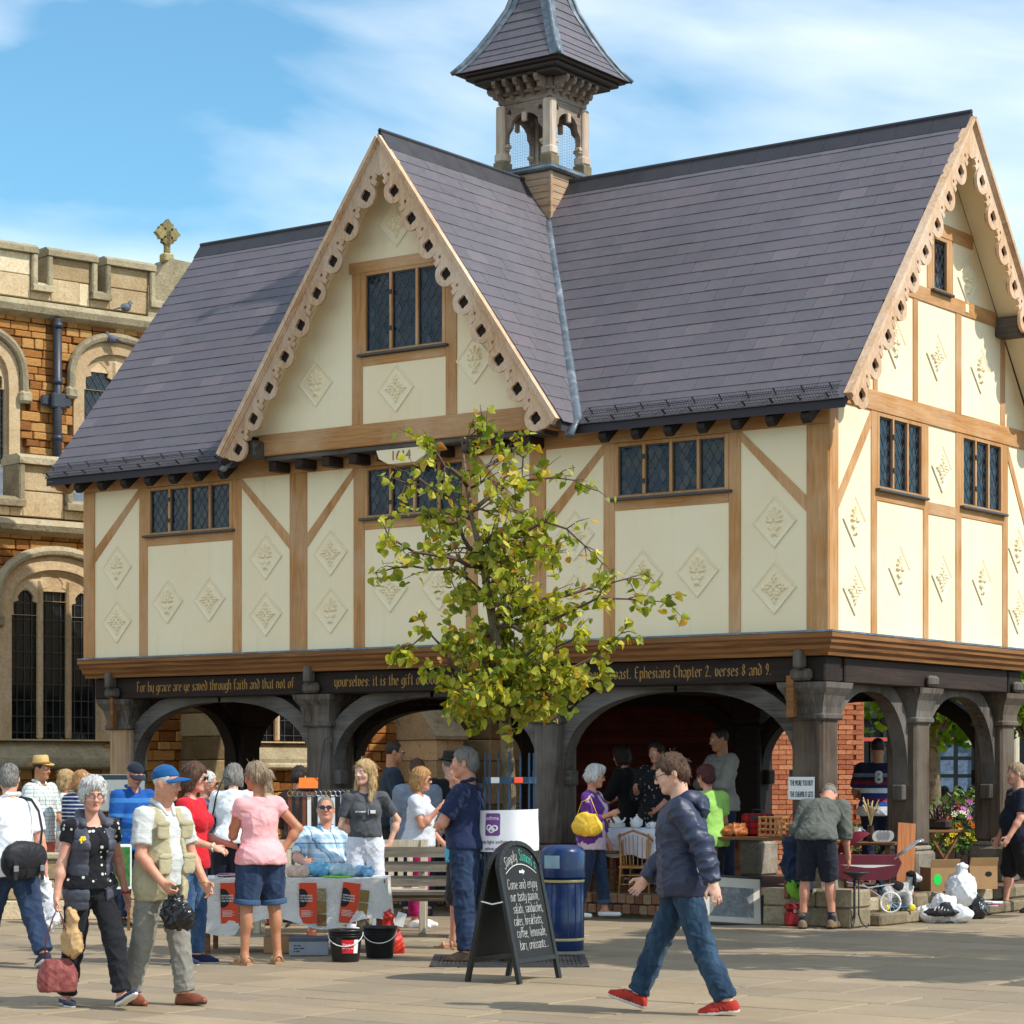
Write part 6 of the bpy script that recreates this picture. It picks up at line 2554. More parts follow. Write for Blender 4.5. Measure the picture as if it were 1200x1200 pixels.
  if sleeve > 0:
   for nm in 'rl':
    s._arm(S, nm, g + .004, sg, sleeve, .022, 0, True)
  S.clip(J['pel'] + V3([0, 0, hem * u]), (0, .0, -1))
  nkp = J['neck'] + s.Rc @ V3([0, .035 * u, neckz * u])
  S.ell(nkp, (neck * u, neck * u * 1.05, neck * u * .75), .012, 0, s.Rc, -1)
  jn = [(J['el' + n], .1, .006) for n in 'rl'] + [(J['abd'] + V3([0, 0, -.06]), .16, .004), (J['shr'] - [0, 0, .08], .1, .003), (J['shl'] - [0, 0, .08], .1, .003)]
  o = s.add(S, name, mat, wr=wrinkle(wr, 8, seed if seed is not None else len(name) + s.H * 10, jn, (1, 1, .7)))
  if collar:
   C = Solid()
   for sd in (-1, 1):
    a = J['neck'] + s.Rc @ V3([sd * .055, -.05, .045]) * u
    b = J['neck'] + s.Rc @ V3([sd * .062, .03, .02]) * u
    c = J['neck'] + s.Rc @ V3([sd * .035, .095, -.05]) * u
    C.cone(a, b, .016, .017, .02).cone(b, c, .017, .014, .02)
   C.cone(J['neck'] + s.Rc @ V3([-.055, -.05, .045]) * u, J['neck'] + s.Rc @ V3([.055, -.05, .045]) * u, .017, .017, .02)
   s.add(C, 'collar', collar)
  return o

 def trousers(s, mat, upto=1.94, g=.016, r=(.104, .078, .062), waist=.045, name='trousers', wr=.0045, cuff=None):
  J, u = s.J, s.u
  S = Solid()
  b = s.build_
  w = 1.05 if s.sex == 'w' else 1.0
  S.ell(J['pel'] + V3([0, -.012, -.01]), (.165 * u * b * w + g * .4, .118 * u * b * w + g * .4, .15 * u), .05)
  S.ell(J['abd'] + V3([0, .01 + s.belly * .4, -.05]), (.15 * u * b + g * .5, .112 * u * b + g * .5 + s.belly * .8, .12 * u), .05)
  for nm in 'rl':
   s._leg(S, nm, r[0] * u * b, r[1] * u, r[2] * u, upto, .03)
  S.clip(J['pel'] + V3([0, 0, waist * u]), (0, 0, 1))
  jn = [(J['kn' + n] - V3([0, .02, 0]), .13, .0045) for n in 'rl'] + [(J['an' + n] + V3([0, 0, .05]), .12, .006) for n in 'rl'] + [(J['pel'] - V3([0, 0, .12]), .13, .005)]
  o = s.add(S, name, mat, wr=wrinkle(wr, 9, s.H * 7, jn, (1, 1, .55)))
  if cuff:
   for nm in 'rl':
    C = Solid()
    h, k_, a_ = J['hip' + nm], J['kn' + nm], J['an' + nm]
    if upto <= 1:
     e = h + (k_ - h) * upto
     d = unit(k_ - h)
     rr = (r[0] * b + (r[1] - r[0]) * upto) * u
    else:
     e = k_ + (a_ - k_) * (upto - 1)
     d = unit(a_ - k_)
     rr = (r[1] + (r[2] - r[1]) * (upto - 1)) * u
    C.cone(e - d * .045, e + d * .004, rr + .008, rr + .009, .005, 0, 1, True, True)
    s.add(C, 'cuff', cuff)
  return o

 def belt(s, mat, z=.085):
  J, u = s.J, s.u
  S = Solid()
  S.ell(J['pel'] + V3([0, .002 + s.belly * .3, z * u]), (.162 * u * s.build_ + .012, .118 * u * s.build_ + .014 + s.belly * .6, .16 * u), .03)
  S.clip(J['pel'] + V3([0, 0, z * u + .02]), (0, 0, 1)).clip(J['pel'] + V3([0, 0, z * u - .02]), (0, 0, -1))
  return s.add(S, 'belt', mat)

 def shoes(s, mat, sole, low=.0, kind='shoe', sock=None, stripes=None):
  J, u = s.J, s.u
  for nm in 'rl':
   a, Rf = J['an' + nm], J['Rf' + nm]
   m = lambda x, y, z: a + Rf @ (V3([x, y, z]) * u)
   sd = 1 if nm == 'r' else -1
   v = min(s.vox, .008)
   if kind == 'sandal':
    B = MB()
    out = [(sd * x * u, y_ * u) for x, y_ in ((-.03, -.075), (.03, -.075), (.036, .02), (.045, .12), (.03, .18), (-.005, .195), (-.035, .17), (-.04, .1), (-.03, .02))]
    z0, z1 = -.084 * u, -.06 * u
    vs = [tuple(a + Rf @ V3([x, y_, z])) for z in (z0, z1) for x, y_ in out]
    n = len(out)
    B.add(vs, [tuple(range(n)), tuple(range(2 * n - 1, n - 1, -1))] + [(i, (i + 1) % n, (i + 1) % n + n, i + n) for i in range(n)])
    o = B.build('sandal', sole, s.root)
    St = MB()
    St.cs = True
    for yy, zz in ((.1, -.03), (.02, -.012), (-.06, -.02)):
     St.tube([tuple(m(-.042, yy, -.065)), tuple(m(-.03, yy, zz)), tuple(m(0, yy + .004, zz + .012)), tuple(m(.03, yy, zz)), tuple(m(.042, yy, -.065))], .0105, 6, flat=.4)
    St.build('strap', mat, o)
    continue
   S = Solid()
   hi = {'shoe': .0, 'boot': .06, 'pump': -.03}[kind]
   S.cone(m(0, -.035, -.03), m(0, -.04, -.06), .041 * u, .042 * u, .02)
   S.cone(m(0, -.03, -.055), m(0, .1, -.058), .042 * u, .041 * u, .03)
   S.cone(m(0, .1, -.058), m(-sd * .008, .165, -.062), .042 * u, .029 * u, .03)
   if kind != 'pump':
    S.cone(m(0, 0, hi), m(0, .07, -.04), .044 * u, .036 * u, .03)
   S.clip(m(0, 0, -.086), Rf @ V3([0, 0, -1]))
   if kind != 'boot':
    S.clip(m(0, -.02, -.002 if kind == 'shoe' else -.035), Rf @ V3([0, .0, 1]))
   me = S.mesh(v, 'shoe', [mat, sole])
   # the sole is the lowest band
   n = len(me.polygons)
   idxs = np.empty(n * 4, dtype=np.int32)
   me.loops.foreach_get('vertex_index', idxs)
   co = np.empty(len(me.vertices) * 3)
   me.vertices.foreach_get('co', co)
   co = co.reshape(-1, 3)
   lz = ((co - a) @ Rf)[:, 2]
   fz = lz[idxs.reshape(-1, 4)].mean(1)
   me.polygons.foreach_set('material_index', (fz < -.066 * u).astype(np.int32))
   o = link_mesh('shoe', me, s.root)
   if stripes:
    St = MB()
    for q in range(3):
     for ss in (-1, 1):
      y_ = .015 + q * .027
      St.tube([tuple(m(ss * .044, y_, -.062)), tuple(m(ss * .041, y_ + .012, -.035)), tuple(m(ss * .026, y_ + .022, -.012))], .006, 5)
    St.build('stripe', stripes, o)
   if sock:
    K = Solid()
    K.cone(a + (J['kn' + nm] - a) * .22, a + V3([0, 0, -.02]), .044 * u, .044 * u, .01, 0, 1, True, True)
    s.add(K, 'sock', sock)

 # ---------- heads
 def hair(s, kind, style='short', vol=0.0):
  u, Rh, hd = s.u, s.Rh, s.J['head']
  m = lambda x, y, z: hd + Rh @ (V3([x, y, z]) * u)
  S = Solid()
  g = .008 + vol
  v = max(.0075, s.vox * .8)
  amp, fr = .006, 30
  if style == 'short':
   S.ell(m(0, -.016, .036), (.077 * u + g, .095 * u + g, .089 * u + g), .02, 0, Rh)
   S.ell(m(0, -.06, -.02), (.066 * u + g, .055 * u + g, .07 * u), .03, 0, Rh)
   S.ell(m(0, .085, -.03), (.1 * u, .058 * u, .085 * u), .02, 0, Rh, -1)
   S.ell(m(0, .03, -.09), (.12 * u, .07 * u, .09 * u), .015, 0, Rh, -1)
  elif style == 'crop':
   S.ell(m(0, -.016, .034), (.077 * u + .004, .096 * u + .004, .09 * u + .004), .02, 0, Rh)
   S.ell(m(0, .1, -.01), (.12 * u, .065 * u, .1 * u), .015, 0, Rh, -1)
   S.clip(m(0, 0, -.045), Rh @ V3([0, .3, -1]))
   amp = .002
  elif style == 'fluffy':
   S.ell(m(0, -.012, .045), (.088 * u + g, .1 * u + g, .09 * u + g), .02, 0, Rh)
   S.ell(m(0, -.055, -.01), (.08 * u + g, .065 * u + g, .085 * u), .03, 0, Rh)
   for sd in (-1, 1):
    S.ell(m(sd * .078, .01, -.005), (.022 * u, .04 * u, .055 * u), .02, 0, Rh)
   S.ell(m(0, .035, .095), (.075 * u, .07 * u, .04 * u), .03, 0, Rh)
   S.ell(m(0, .105, -.03), (.066 * u, .07 * u, .085 * u), .015, 0, Rh, -1)
   amp, fr = .011, 20
  elif style == 'bob':
   S.ell(m(0, -.014, .04), (.088 * u + g, .104 * u + g, .09 * u + g), .02, 0, Rh)
   S.ell(m(0, -.045, -.05), (.09 * u + g, .075 * u + g, .1 * u), .03, 0, Rh)
   for sd in (-1, 1):
    S.cone(m(sd * .078, .02, .02), m(sd * .08, .01, -.1), .028 * u, .022 * u, .03)
   S.ell(m(0, .108, -.05), (.064 * u, .075 * u, .105 * u), .012, 0, Rh, -1)
   S.clip(m(0, 0, -.135), Rh @ V3([0, .15, -1]))
   amp, fr = .008, 22
  elif style == 'long':
   S.ell(m(0, -.014, .04), (.086 * u + g, .104 * u + g, .088 * u + g), .02, 0, Rh)
   S.cone(m(0, -.06, .0), m(0, -.075, -.24), .085 * u, .06 * u, .04)
   for sd in (-1, 1):
    S.cone(m(sd * .075, .0, .04), m(sd * .085, -.005, -.1), .026 * u, .03 * u, .03)
    S.cone(m(sd * .085, -.005, -.1), m(sd * .095, .035, -.27), .032 * u, .02 * u, .03)
   S.ell(m(0, .115, -.04), (.06 * u, .08 * u, .115 * u), .012, 0, Rh, -1)
   amp, fr = .008, 22
  elif style == 'ponytail':
   S.ell(m(0, -.016, .036), (.079 * u + g, .097 * u + g, .088 * u + g), .02, 0, Rh)
   S.ell(m(0, -.05, -.01), (.07 * u + g, .06 * u + g, .075 * u), .03, 0, Rh)
   S.ell(m(0, .095, -.03), (.09 * u, .062 * u, .095 * u), .015, 0, Rh, -1)
   S.cone(m(0, -.1, .03), m(0, -.14, .0), .028 * u, .04 * u, .02)
   S.cone(m(0, -.14, 0), m(0, -.145, -.12), .042 * u, .022 * u, .02)
   amp, fr = .008, 22
  elif style == 'bun':
   S.ell(m(0, -.014, .04), (.082 * u + g, .1 * u + g, .088 * u + g), .02, 0, Rh)
   S.ell(m(0, -.05, -.02), (.074 * u + g, .06 * u + g, .09 * u), .03, 0, Rh)
   S.ell(m(0, .095, -.03), (.085 * u, .062 * u, .1 * u), .015, 0, Rh, -1)
   S.ell(m(0, -.1, .05), (.05 * u, .045 * u, .05 * u), .02, 0, Rh)
   amp = .01
  def wr(V):
   L = (V - hd) @ Rh
   an = np.arctan2(L[:, 0], L[:, 1] + .02)
   q = np.stack([an * 7, L[:, 2] * 9 + L[:, 1] * 9, np.linalg.norm(L, axis=1) * 9], 1)
   return amp * 2.2 * (vnoise(q * 1.7 + 3) - .5) + amp * (vnoise(V * fr * 1.7) - .5)
  o = s.add(S, 'hair', HAIR[kind], v, wr)
  if style == 'crop':
   return o
  # loose strands lift off the mass and break its outline
  me = o.data
  n = len(me.vertices)
  co, no = np.empty(n * 3), np.empty(n * 3)
  me.vertices.foreach_get('co', co)
  me.vertices.foreach_get('normal', no)
  co, no = co.reshape(-1, 3), no.reshape(-1, 3)
  rg = np.random.default_rng(int(s.H * 1000) + len(style))
  m_ = 420 if s.vox < .0092 else 200
  ln = {'crop': .014, 'short': .035, 'fluffy': .04}.get(style, .06) * u
  ids = rg.integers(0, n, m_)
  P0, N0 = co[ids], no[ids]
  up = Rh @ np.array([0, .25, 1.0])
  dn = -up + N0 * (N0 @ up)[:, None] + rg.normal(0, .2, (m_, 3))
  dn /= np.linalg.norm(dn, axis=1)[:, None] + 1e-9
  sd_ = np.cross(dn, N0)
  sd_ /= np.linalg.norm(sd_, axis=1)[:, None] + 1e-9
  L = ln * rg.uniform(.5, 1.3, m_)[:, None]
  w = .0016 + .0012 * rg.random(m_)[:, None]
  A = P0 - N0 * .002
  B = P0 + dn * L * .5 + N0 * (.004 + .004 * rg.random(m_)[:, None])
  C = P0 + dn * L + N0 * (.0 + .005 * rg.random(m_)[:, None])
  V = np.stack([A - sd_ * w, A + sd_ * w, B + sd_ * w, B - sd_ * w, C + sd_ * w * .3, C - sd_ * w * .3], 1).reshape(-1, 3)
  k = np.arange(m_)[:, None] * 6
  Q = np.concatenate([k + [0, 1, 2, 3], k + [3, 2, 4, 5]])
  tag(link_mesh('hair_strands', mesh_np('hair_strands', V, Q, HAIR[kind], smooth=False), o), kind='stuff')
  return o

 def brows(s, mat):
  m = lambda x, y, z: tuple(s.J['head'] + s.Rh @ (V3([x, y, z]) * s.u))
  b = MB()
  for sd in (-1, 1):
   b.tube([m(sd * .014, .0985, .022), m(sd * .03, .097, .027), m(sd * .045, .087, .021)], .0042, 5)
  return b.build('eyebrows', mat, s.root)

 def glasses(s, mat, lens=None, r=.02):
  m = lambda x, y, z: tuple(s.J['head'] + s.Rh @ (V3([x, y, z]) * s.u))
  b = MB()
  b.cs = True
  for sd in (-1, 1):
   ring = [m(sd * .032 + cos(a) * r * 1.15, .111 - abs(sd * .032 + cos(a) * r) * .12, .0 + sin(a) * r * .8) for a in np.linspace(0, 2 * pi, 13)]
   b.tube(ring, .0022, 5)
   b.tube([m(sd * .057, .1, .006), m(sd * .075, .06, .008), m(sd * .082, -.01, .004)], .0022, 5)
  b.tube([m(-.01, .114, .004), m(0, .118, .007), m(.01, .114, .004)], .0022, 5)
  o = b.build('glasses', mat, s.root)
  if lens:
   l = MB()
   for sd in (-1, 1):
    ring = [m(sd * .032 + cos(a) * r * 1.15, .1115 - abs(sd * .032 + cos(a) * r) * .12, .0 + sin(a) * r * .85) for a in np.linspace(0, 2 * pi, 12, endpoint=False)]
    l.add(ring, [tuple(range(12))])
   l.build('lens', lens, o)
  return o

 def cap(s, mat, under=None, tilt=0.0, brim=.11):
  u, hd = s.u, s.J['head']
  Rh = s.Rh @ rotx(tilt)
  m = lambda x, y, z: hd + Rh @ (V3([x, y, z]) * u)
  S = Solid()
  S.ell(m(0, -.014, .035), (.086 * u, .107 * u, .1 * u), .02, 0, Rh)
  S.clip(m(0, 0, .038), Rh @ V3([0, .1, -1]))
  o = s.add(S, 'cap', mat, min(s.vox, .009), wrinkle(.002, 12, 2))
  B = MB()
  B.cs = True
  vs, fs = [], []
  n = 10
  for j, rr in enumerate((0, .5, 1)):
   for i in range(n + 1):
    a = pi * (.06 + .88 * i / n)
    x, y_ = cos(a) * (.082 + .006 * rr), .03 + sin(a) * (.062 + brim * rr)
    z = .040 - .016 * rr - .02 * abs(cos(a)) * 1.2
    for dz in (.003, -.003):
     vs.append(tuple(m(x, y_, z + dz)))
  w_ = (n + 1) * 2
  for j in range(2):
   for i in range(n):
    a, b = j * w_ + i * 2, j * w_ + i * 2 + 2
    fs += [(a, b, b + w_, a + w_), (a + 1, a + 1 + w_, b + 1 + w_, b + 1)]
  for i in range(n):
   a = 2 * w_ + i * 2
   fs.append((a, a + 2, a + 3, a + 1))
  B.add(vs, fs)
  B.build('peak', under or mat, o)
  return o

 def hat(s, mat, band, brim=.055, h=.1):
  u, Rh, hd = s.u, s.Rh @ rotx(.12), s.J['head']
  m = lambda x, y, z: hd + Rh @ (V3([x, y, z]) * u)
  B = MB()
  B.cs = True
  n = 24
  prof = [(1.0 + brim / .09, .052), (1.0 + brim / .18, .046), (1.0, .052), (.97, .09), (.9, .052 + h), (.7, .06 + h), (.0, .045 + h)]
  vs, fs = [], []
  for r, z in prof:
   for k in range(n):
    a = 2 * pi * k / n
    x, y_ = cos(a) * .084 * r, -.014 + sin(a) * .105 * r
    up = .022 * abs(cos(a)) ** 2 if r > 1.2 else 0
    dn = -.02 * max(0, sin(a)) if r > 1.2 else 0
    vs.append(tuple(m(x, y_, z + up + dn)))
  for i in range(len(prof) - 1):
   for k in range(n):
    k2 = (k + 1) % n
    fs.append((i * n + k, i * n + k2, (i + 1) * n + k2, (i + 1) * n + k))
  B.add(vs, fs)
  o = B.build('hat', mat, s.root)
  b2 = MB()
  b2.cs = True
  ring = [tuple(m(cos(a) * .0855, -.014 + sin(a) * .1065, .068)) for a in np.linspace(0, 2 * pi, 25)]
  b2.tube(ring, .013, 6)
  b2.build('hat_band', band, o)
  return o

 def world(s, p):
  return np.array(s.root.matrix_basis @ Vector(p))
# ================================================================== the people in the square
denim = cloth('denim_blue', srgb(52, 82, 118), 'denim', c2=srgb(112, 142, 172), bump=.35)
denim_d = cloth('denim_dark', srgb(34, 48, 74), 'denim', c2=srgb(62, 82, 112), bump=.35)
black_cl = cloth('black_cloth', srgb(30, 30, 34))
navy_cl = cloth('navy_cloth', srgb(30, 38, 62))
white_cl = cloth('white_cotton', srgb(238, 238, 240))
grey_tr = cloth('grey_trousers', srgb(140, 136, 128), wr=0)
leather_br = plain('brown_leather', srgb(128, 66, 40), .38, .25, 14, .2)
leather_bk = plain('black_leather', srgb(30, 28, 28), .4, .2)
sole_w = plain('white_sole', srgb(226, 224, 216), .6, .06)
sole_b = plain('brown_sole', srgb(70, 50, 38), .7)
sole_k = plain('black_sole', srgb(28, 26, 26), .7)
gold_m = plain('gold_jewellery', srgb(206, 164, 88), .25, .1, metal=.9)
steel = plain('steel', srgb(170, 172, 176), .3, .1, metal=.9)
shade_lens = plain('sunglass_lens', srgb(16, 16, 18), .08, .1, spec=.9)
frame_br = plain('glasses_frame', srgb(112, 70, 58), .4)
cardb = plain('card_brown', srgb(168, 130, 88), .8, .12, 6, .15)

# --- the three nearest walkers
p = Person('white haired woman in a padded grey gilet and spotted black top, walking', 106, 1180, 1.58, 32, vox=.0072, sex='w', build=1.03, skin='pink', lean=2, head=(8, 6, 0),
  arms={'r': (-2, 13, 8, 20, 60), 'l': (-14, 17, 22, 10, 25)}, legs={'l': (25, 4, 10, -24, 12), 'r': (-9, 3, 7, 3, 8)})
p.trousers(black_cl, 1.97, r=(.1, .08, .068), wr=.006)
p.top(cloth('spotted_black_top', srgb(26, 26, 30), 'dots', c2=srgb(224, 220, 206), f=21, d=.24), .42, -.03, .009, 'top', neck=.1, neckz=.0)
p.shoes(cloth('navy_canvas', srgb(46, 54, 78)), sole_w, kind='pump')
p.hair('white', 'fluffy')
p.glasses(frame_br)
p.brows(HAIR['grey'])
J, u = p.J, p.u
quilt = cloth('padded_grey', srgb(72, 74, 86), rough=.55, spec=.4)
for sd, nm in ((1, 'r'), (-1, 'l')):
 S = Solid()
 p._torso(S, .026, .05, sh=False)
 S.ell(J['pel'] + V3([0, 0, -.1]), (.2 * u, .165 * u, .2 * u), .05)
 S.cone(J['neck'] + p.Rc @ V3([0, -.01, -.05]), J['sh' + nm] + V3([0, 0, .0]), .085 * u, .066 * u, .04)
 S.clip((sd * .062, 0, 0), (-sd, .0, 0))                                 # open down the front
 S.clip(J['pel'] + V3([0, 0, -.17]), (0, 0, -1))
 S.clip(J['sh' + nm] + V3([sd * .012, 0, 0]), (sd, 0, .12))
 S.ell(J['neck'] + V3([0, .04, .06]), (.085, .095, .09), .01, 0, None, -1)
 z0 = J['pel'][2]
 p.add(S, 'gilet', quilt, .0085, lambda V, z0=z0: -.007 * np.exp(-(((V[:, 2] - z0 + 5) % .085 - .0425) / .009) ** 2) + .008 * (vnoise(V * 30) - .5) + .006 * (vnoise(V * 14 + 3) - .5))
S = Solid()
S.ell(J['pel'] + V3([0, -.05, .03]), (.19, .12, .2), .04).ell(J['chest'] + V3([0, -.07, -.02]), (.17, .1, .2), .05)
S.clip(J['pel'] + V3([0, 0, -.17]), (0, 0, -1))
p.add(S, 'gilet_back', quilt, .012)
S = Solid()
for sd in (-1, 1):
 S.cone(J['neck'] + p.Rc @ V3([sd * .07, -.03, .02]), J['neck'] + p.Rc @ V3([sd * .085, .075, -.04]), .03, .026, .03)
S.cone(J['neck'] + p.Rc @ V3([-.06, -.055, .03]), J['neck'] + p.Rc @ V3([.06, -.055, .03]), .032, .032, .03)
p.add(S, 'gilet_collar', quilt, .009)
fl = MB()
fp_ = J['chest'] + V3([.112, .128, .03])
for k in range(6):
 a = k * pi / 3
 fl.sphere(fp_ + V3([cos(a) * .018, .004, sin(a) * .018]), (.011, .005, .011), 6, 5)
fl.sphere(fp_ + V3([0, .008, 0]), .009, 6, 5)
fl.build('daffodil_brooch', plain('daffodil_yellow', srgb(240, 206, 40), .6), p.root)
wb = MB()
wb.cs = True
wb.lathe([(.033, -.008), (.036, 0), (.033, .008)], 12, (0, 0, 0), MT(J['wrl']), cap=False)
wb.build('wristband', plain('red_band', srgb(190, 50, 44), .6), p.root)
OLD = p


def carrier(name, label, cat, loc, parts, mat, vox=.009, wr=.012, f=14, handles=None, hm=None, rz=0.0, smooth=1, group=None):
 """soft bag from a few blobs with creases"""
 o = thing(name, label, cat, tf(loc), rz, group)
 S = Solid()
 for c, r in parts:
  S.ell(c, r, .03)
 me = S.mesh(vox, 'bag_body', [mat], wrinkle(wr, f, 3, (), (1, 1, .6)), smooth=smooth)
 link_mesh('bag_body', me, o)
 for hd in handles or []:
  b = MB()
  b.cs = True
  b.tube(hd, .009, 6, flat=.45)
  b.build('handle', hm or mat, o)
 return o


gr = OLD.world(OLD.J['gripr'])
maroon = stone('maroon_snakeskin', [(.2, srgb(104, 44, 44)), (.5, srgb(148, 78, 74)), (.8, srgb(180, 118, 108))], scale=6, island=0, bump=.3, rough=.5)
o = thing('tote_bag', 'maroon snakeskin handbag hanging from the white haired woman', 'handbag', (float(gr[0]), float(gr[1]), float(gr[2]) - .57), heading(10))
S = Solid()
S.ell((0, 0, .1), (.125, .055, .15), .02).ell((-.06, 0, .07), (.075, .052, .11), .02).ell((.06, 0, .07), (.075, .052, .11), .02).clip((0, 0, 0), (0, 0, -1)).clip((0, 0, .22), (0, 0, 1))
link_mesh('bag_body', S.mesh(.008, 'bag_body', [maroon], wrinkle(.004, 9, 2)), o)
dkm = plain('dark_maroon_leather', srgb(92, 38, 40), .5, .15)
for x in (-.07, .0, .07):
 MB().box((x - .025, -.056, .015), (x + .025, -.0505, .15), .002).build('pocket', dkm, o)
for y_ in (-.045, .045):
 h = MB()
 h.cs = True
 h.tube([(-.085, y_, .22), (-.08, y_, .34), (-.03, y_ * .5, .5), (0, 0, .57), (.03, y_ * .5, .5), (.08, y_, .34), (.085, y_, .22)], .009, 6, flat=.6)
 h.build('handle', dkm, o)
carrier('paper_bag', 'small crumpled brown paper bag carried above the maroon handbag', 'bag', gr + CR * .1 + V3([0, 0, -.32]), [((0, 0, .08), (.085, .05, .1)), ((0, 0, .2), (.05, .035, .09)), ((-.02, 0, .28), (.025, .025, .05))], plain('brown_paper', srgb(196, 158, 108), .75, .15, 14, .2), .0085, .009, 13)

# --- man in the blue cap and fishing waistcoat
p = Person('old man in a blue cap and beige waistcoat carrying a black plastic bag', 188, 1178, 1.66, 52, vox=.0072, skin='ruddy', lean=3, belly=.02, build=1.04, head=(-14, 5, 0),
  arms={'r': (8, 10, 42, 35, 60), 'l': (12, 12, 30, 25, 40)}, legs={'l': (11, 3, 4, -4, 10), 'r': (-10, 3, 6, 6, 8)})
p.trousers(cloth('grey_cords', srgb(136, 132, 122), bump=.4), 1.96, r=(.104, .08, .07), wr=.006)
p.top(cloth('pale_polo', srgb(206, 206, 202), 'stripe', c2=srgb(195, 196, 197), f=26, d=.16), .72, -.06, .014, 'polo_shirt', collar=cloth('pale_polo_plain', srgb(210, 210, 206)), sg=.03)
p.belt(leather_bk, .07)
p.shoes(leather_br, sole_b)
p.hair('white', 'crop')
p.cap(cloth('blue_cap', srgb(22, 84, 138)), None, .16)
p.brows(HAIR['grey'])
J, u = p.J, p.u
khaki = cloth('beige_waistcoat', srgb(178, 168, 134), bump=.35)
for sd, nm in ((1, 'r'), (-1, 'l')):
 S = Solid()
 p._torso(S, .027, .05, sh=False)
 S.ell(J['pel'] + V3([0, .01, -.08]), (.21 * u, .17 * u, .2 * u), .05)
 S.cone(J['neck'] + p.Rc @ V3([0, -.01, -.06]), J['sh' + nm], .072 * u, .06 * u, .04)
 S.clip((sd * .058, 0, 0), (-sd, .0, 0))
 S.clip(J['pel'] + V3([0, 0, -.16]), (0, 0, -1))
 S.clip(J['sh' + nm] + V3([sd * .0, 0, 0]), (sd, 0, .1))
 S.ell(J['neck'] + V3([0, .05, .05]), (.085, .1, .09), .01, 0, None, -1)
 vest = p.add(S, 'waistcoat', khaki, .0085, wrinkle(.006, 9, 4))
 for z, h in ((.03, .13), (-.2, .15)):
  y_ = .124 + (.032 if z < 0 else .0)
  PB = Solid()
  c = J['chest'] + p.Rc @ V3([sd * .112, y_, z])
  PB.ell(c, (.064, .016, h * .62), .01, 0, p.Rc).clip(c + V3([0, 0, h * .45]), (0, 0, 1)).clip(c - V3([0, 0, h * .42]), (0, 0, -1)).clip(c + V3([sd * .052, 0, 0]), (sd, 0, 0)).clip(c - V3([sd * .052, 0, 0]), (-sd, 0, 0))
  link_mesh('pocket', PB.mesh(.0085, 'pocket', [khaki], wrinkle(.003, 12, 4)), vest)
  FL = Solid()
  FL.ell(c + V3([0, .006, h * .38]), (.066, .018, .026), .01, 0, p.Rc)
  link_mesh('pocket_flap', FL.mesh(.0085, 'pocket_flap', [khaki]), vest)
S = Solid()
S.ell(J['pel'] + V3([0, -.03, .0]), (.2, .145, .24), .04).ell(J['chest'] + V3([0, -.05, -.04]), (.185, .115, .22), .05)
S.clip(J['pel'] + V3([0, 0, -.16]), (0, 0, -1))
p.add(S, 'waistcoat_back', khaki, .012)
for sd in (-1, 1):
 S = Solid()
 S.cone(J['neck'] + p.Rc @ V3([sd * .08, -.03, .0]), J['neck'] + p.Rc @ V3([sd * .09, .08, -.08]), .022, .02, .03)
 p.add(S, 'waistcoat_collar', khaki, .009)
wb = MB()
wb.lathe([(.036, -.005), (.038, 0), (.036, .005)], 12, (0, 0, 0), MT(J['wrl']), cap=False)
wb.build('bracelet', gold_m, p.root)
CAPM = p
gr = p.world(p.J['gripr'])
blackbag = plain('black_polythene', srgb(22, 22, 24), .28, .2, 10, .1, spec=.6)
carrier('plastic_bag', 'black plastic bag in the right hand of the man in the blue cap', 'bag', gr + V3([0, 0, -.24]) + CR * .05, [((0, 0, .06), (.13, .07, .075)), ((-.02, 0, .13), (.07, .05, .06)), ((-.03, 0, .2), (.025, .025, .05))], blackbag, .008, .018, 15)

# --- walking man in the navy jacket
p = Person('man in a navy hooded jacket, jeans and red trainers striding past', 803, 1187, 1.77, 262, vox=.0072, skin='fair', lean=5, build=1.03, head=(-4, 12, 0), twist=6,
  arms={'l': (-27, 16, 16, 5, 30), 'r': (20, 9, 26, 20, 34)}, legs={'r': (25, 3, 3, -18, 8), 'l': (-16, 3, 8, 6, 6)})
p.trousers(cloth('faded_jeans', srgb(26, 48, 70), 'denim', c2=srgb(66, 94, 118), bump=.4), 1.97, r=(.1, .079, .071), wr=.006)
nj = cloth('navy_nylon', srgb(38, 46, 70), rough=.48, bump=.1, spec=.5, sheen=0)
J, u = p.J, p.u
S = Solid()
p._torso(S, .034, .06)
S.ell(J['pel'] + V3([0, 0, -.04]), (.2 * u, .175 * u, .22 * u), .06)
S.cone(J['chest'], J['pel'] + V3([0, .0, -.1]), .152 * u, .165 * u, .06)
for nm in 'rl':
 p._arm(S, nm, .026, .024, 1.98, .025, 0, True, .008)
S.clip(J['pel'] + V3([0, 0, -.13]), (0, 0, -1))
S.ell(J['neck'] + V3([0, .06, .07]), (.085, .1, .075), .015, 0, None, -1)
p.add(S, 'jacket', nj, .0078, wrinkle(.007, 7, 3, [(J['elr'], .13, .012), (J['ell'], .13, .012), (J['abd'], .2, .006), (J['wrr'], .1, .01), (J['wrl'], .1, .01), (J['shr'] - [0, 0, .1], .12, .006)], (1, 1, .6)))
S = Solid()
S.ell(J['neck'] + p.Rc @ V3([0, -.075, -.01]), (.125, .075, .06), .03)
for sd in (-1, 1):
 S.cone(J['neck'] + p.Rc @ V3([sd * .09, -.05, .0]), J['neck'] + p.Rc @ V3([sd * .065, .06, -.04]), .04, .028, .03)
S.ell(J['neck'] + p.Rc @ V3([0, -.14, -.07]), (.1, .045, .08), .04)
p.add(S, 'hood', nj, .008, wrinkle(.007, 10, 5))
p.hair('brown', 'short', .004)
p.glasses(leather_bk)
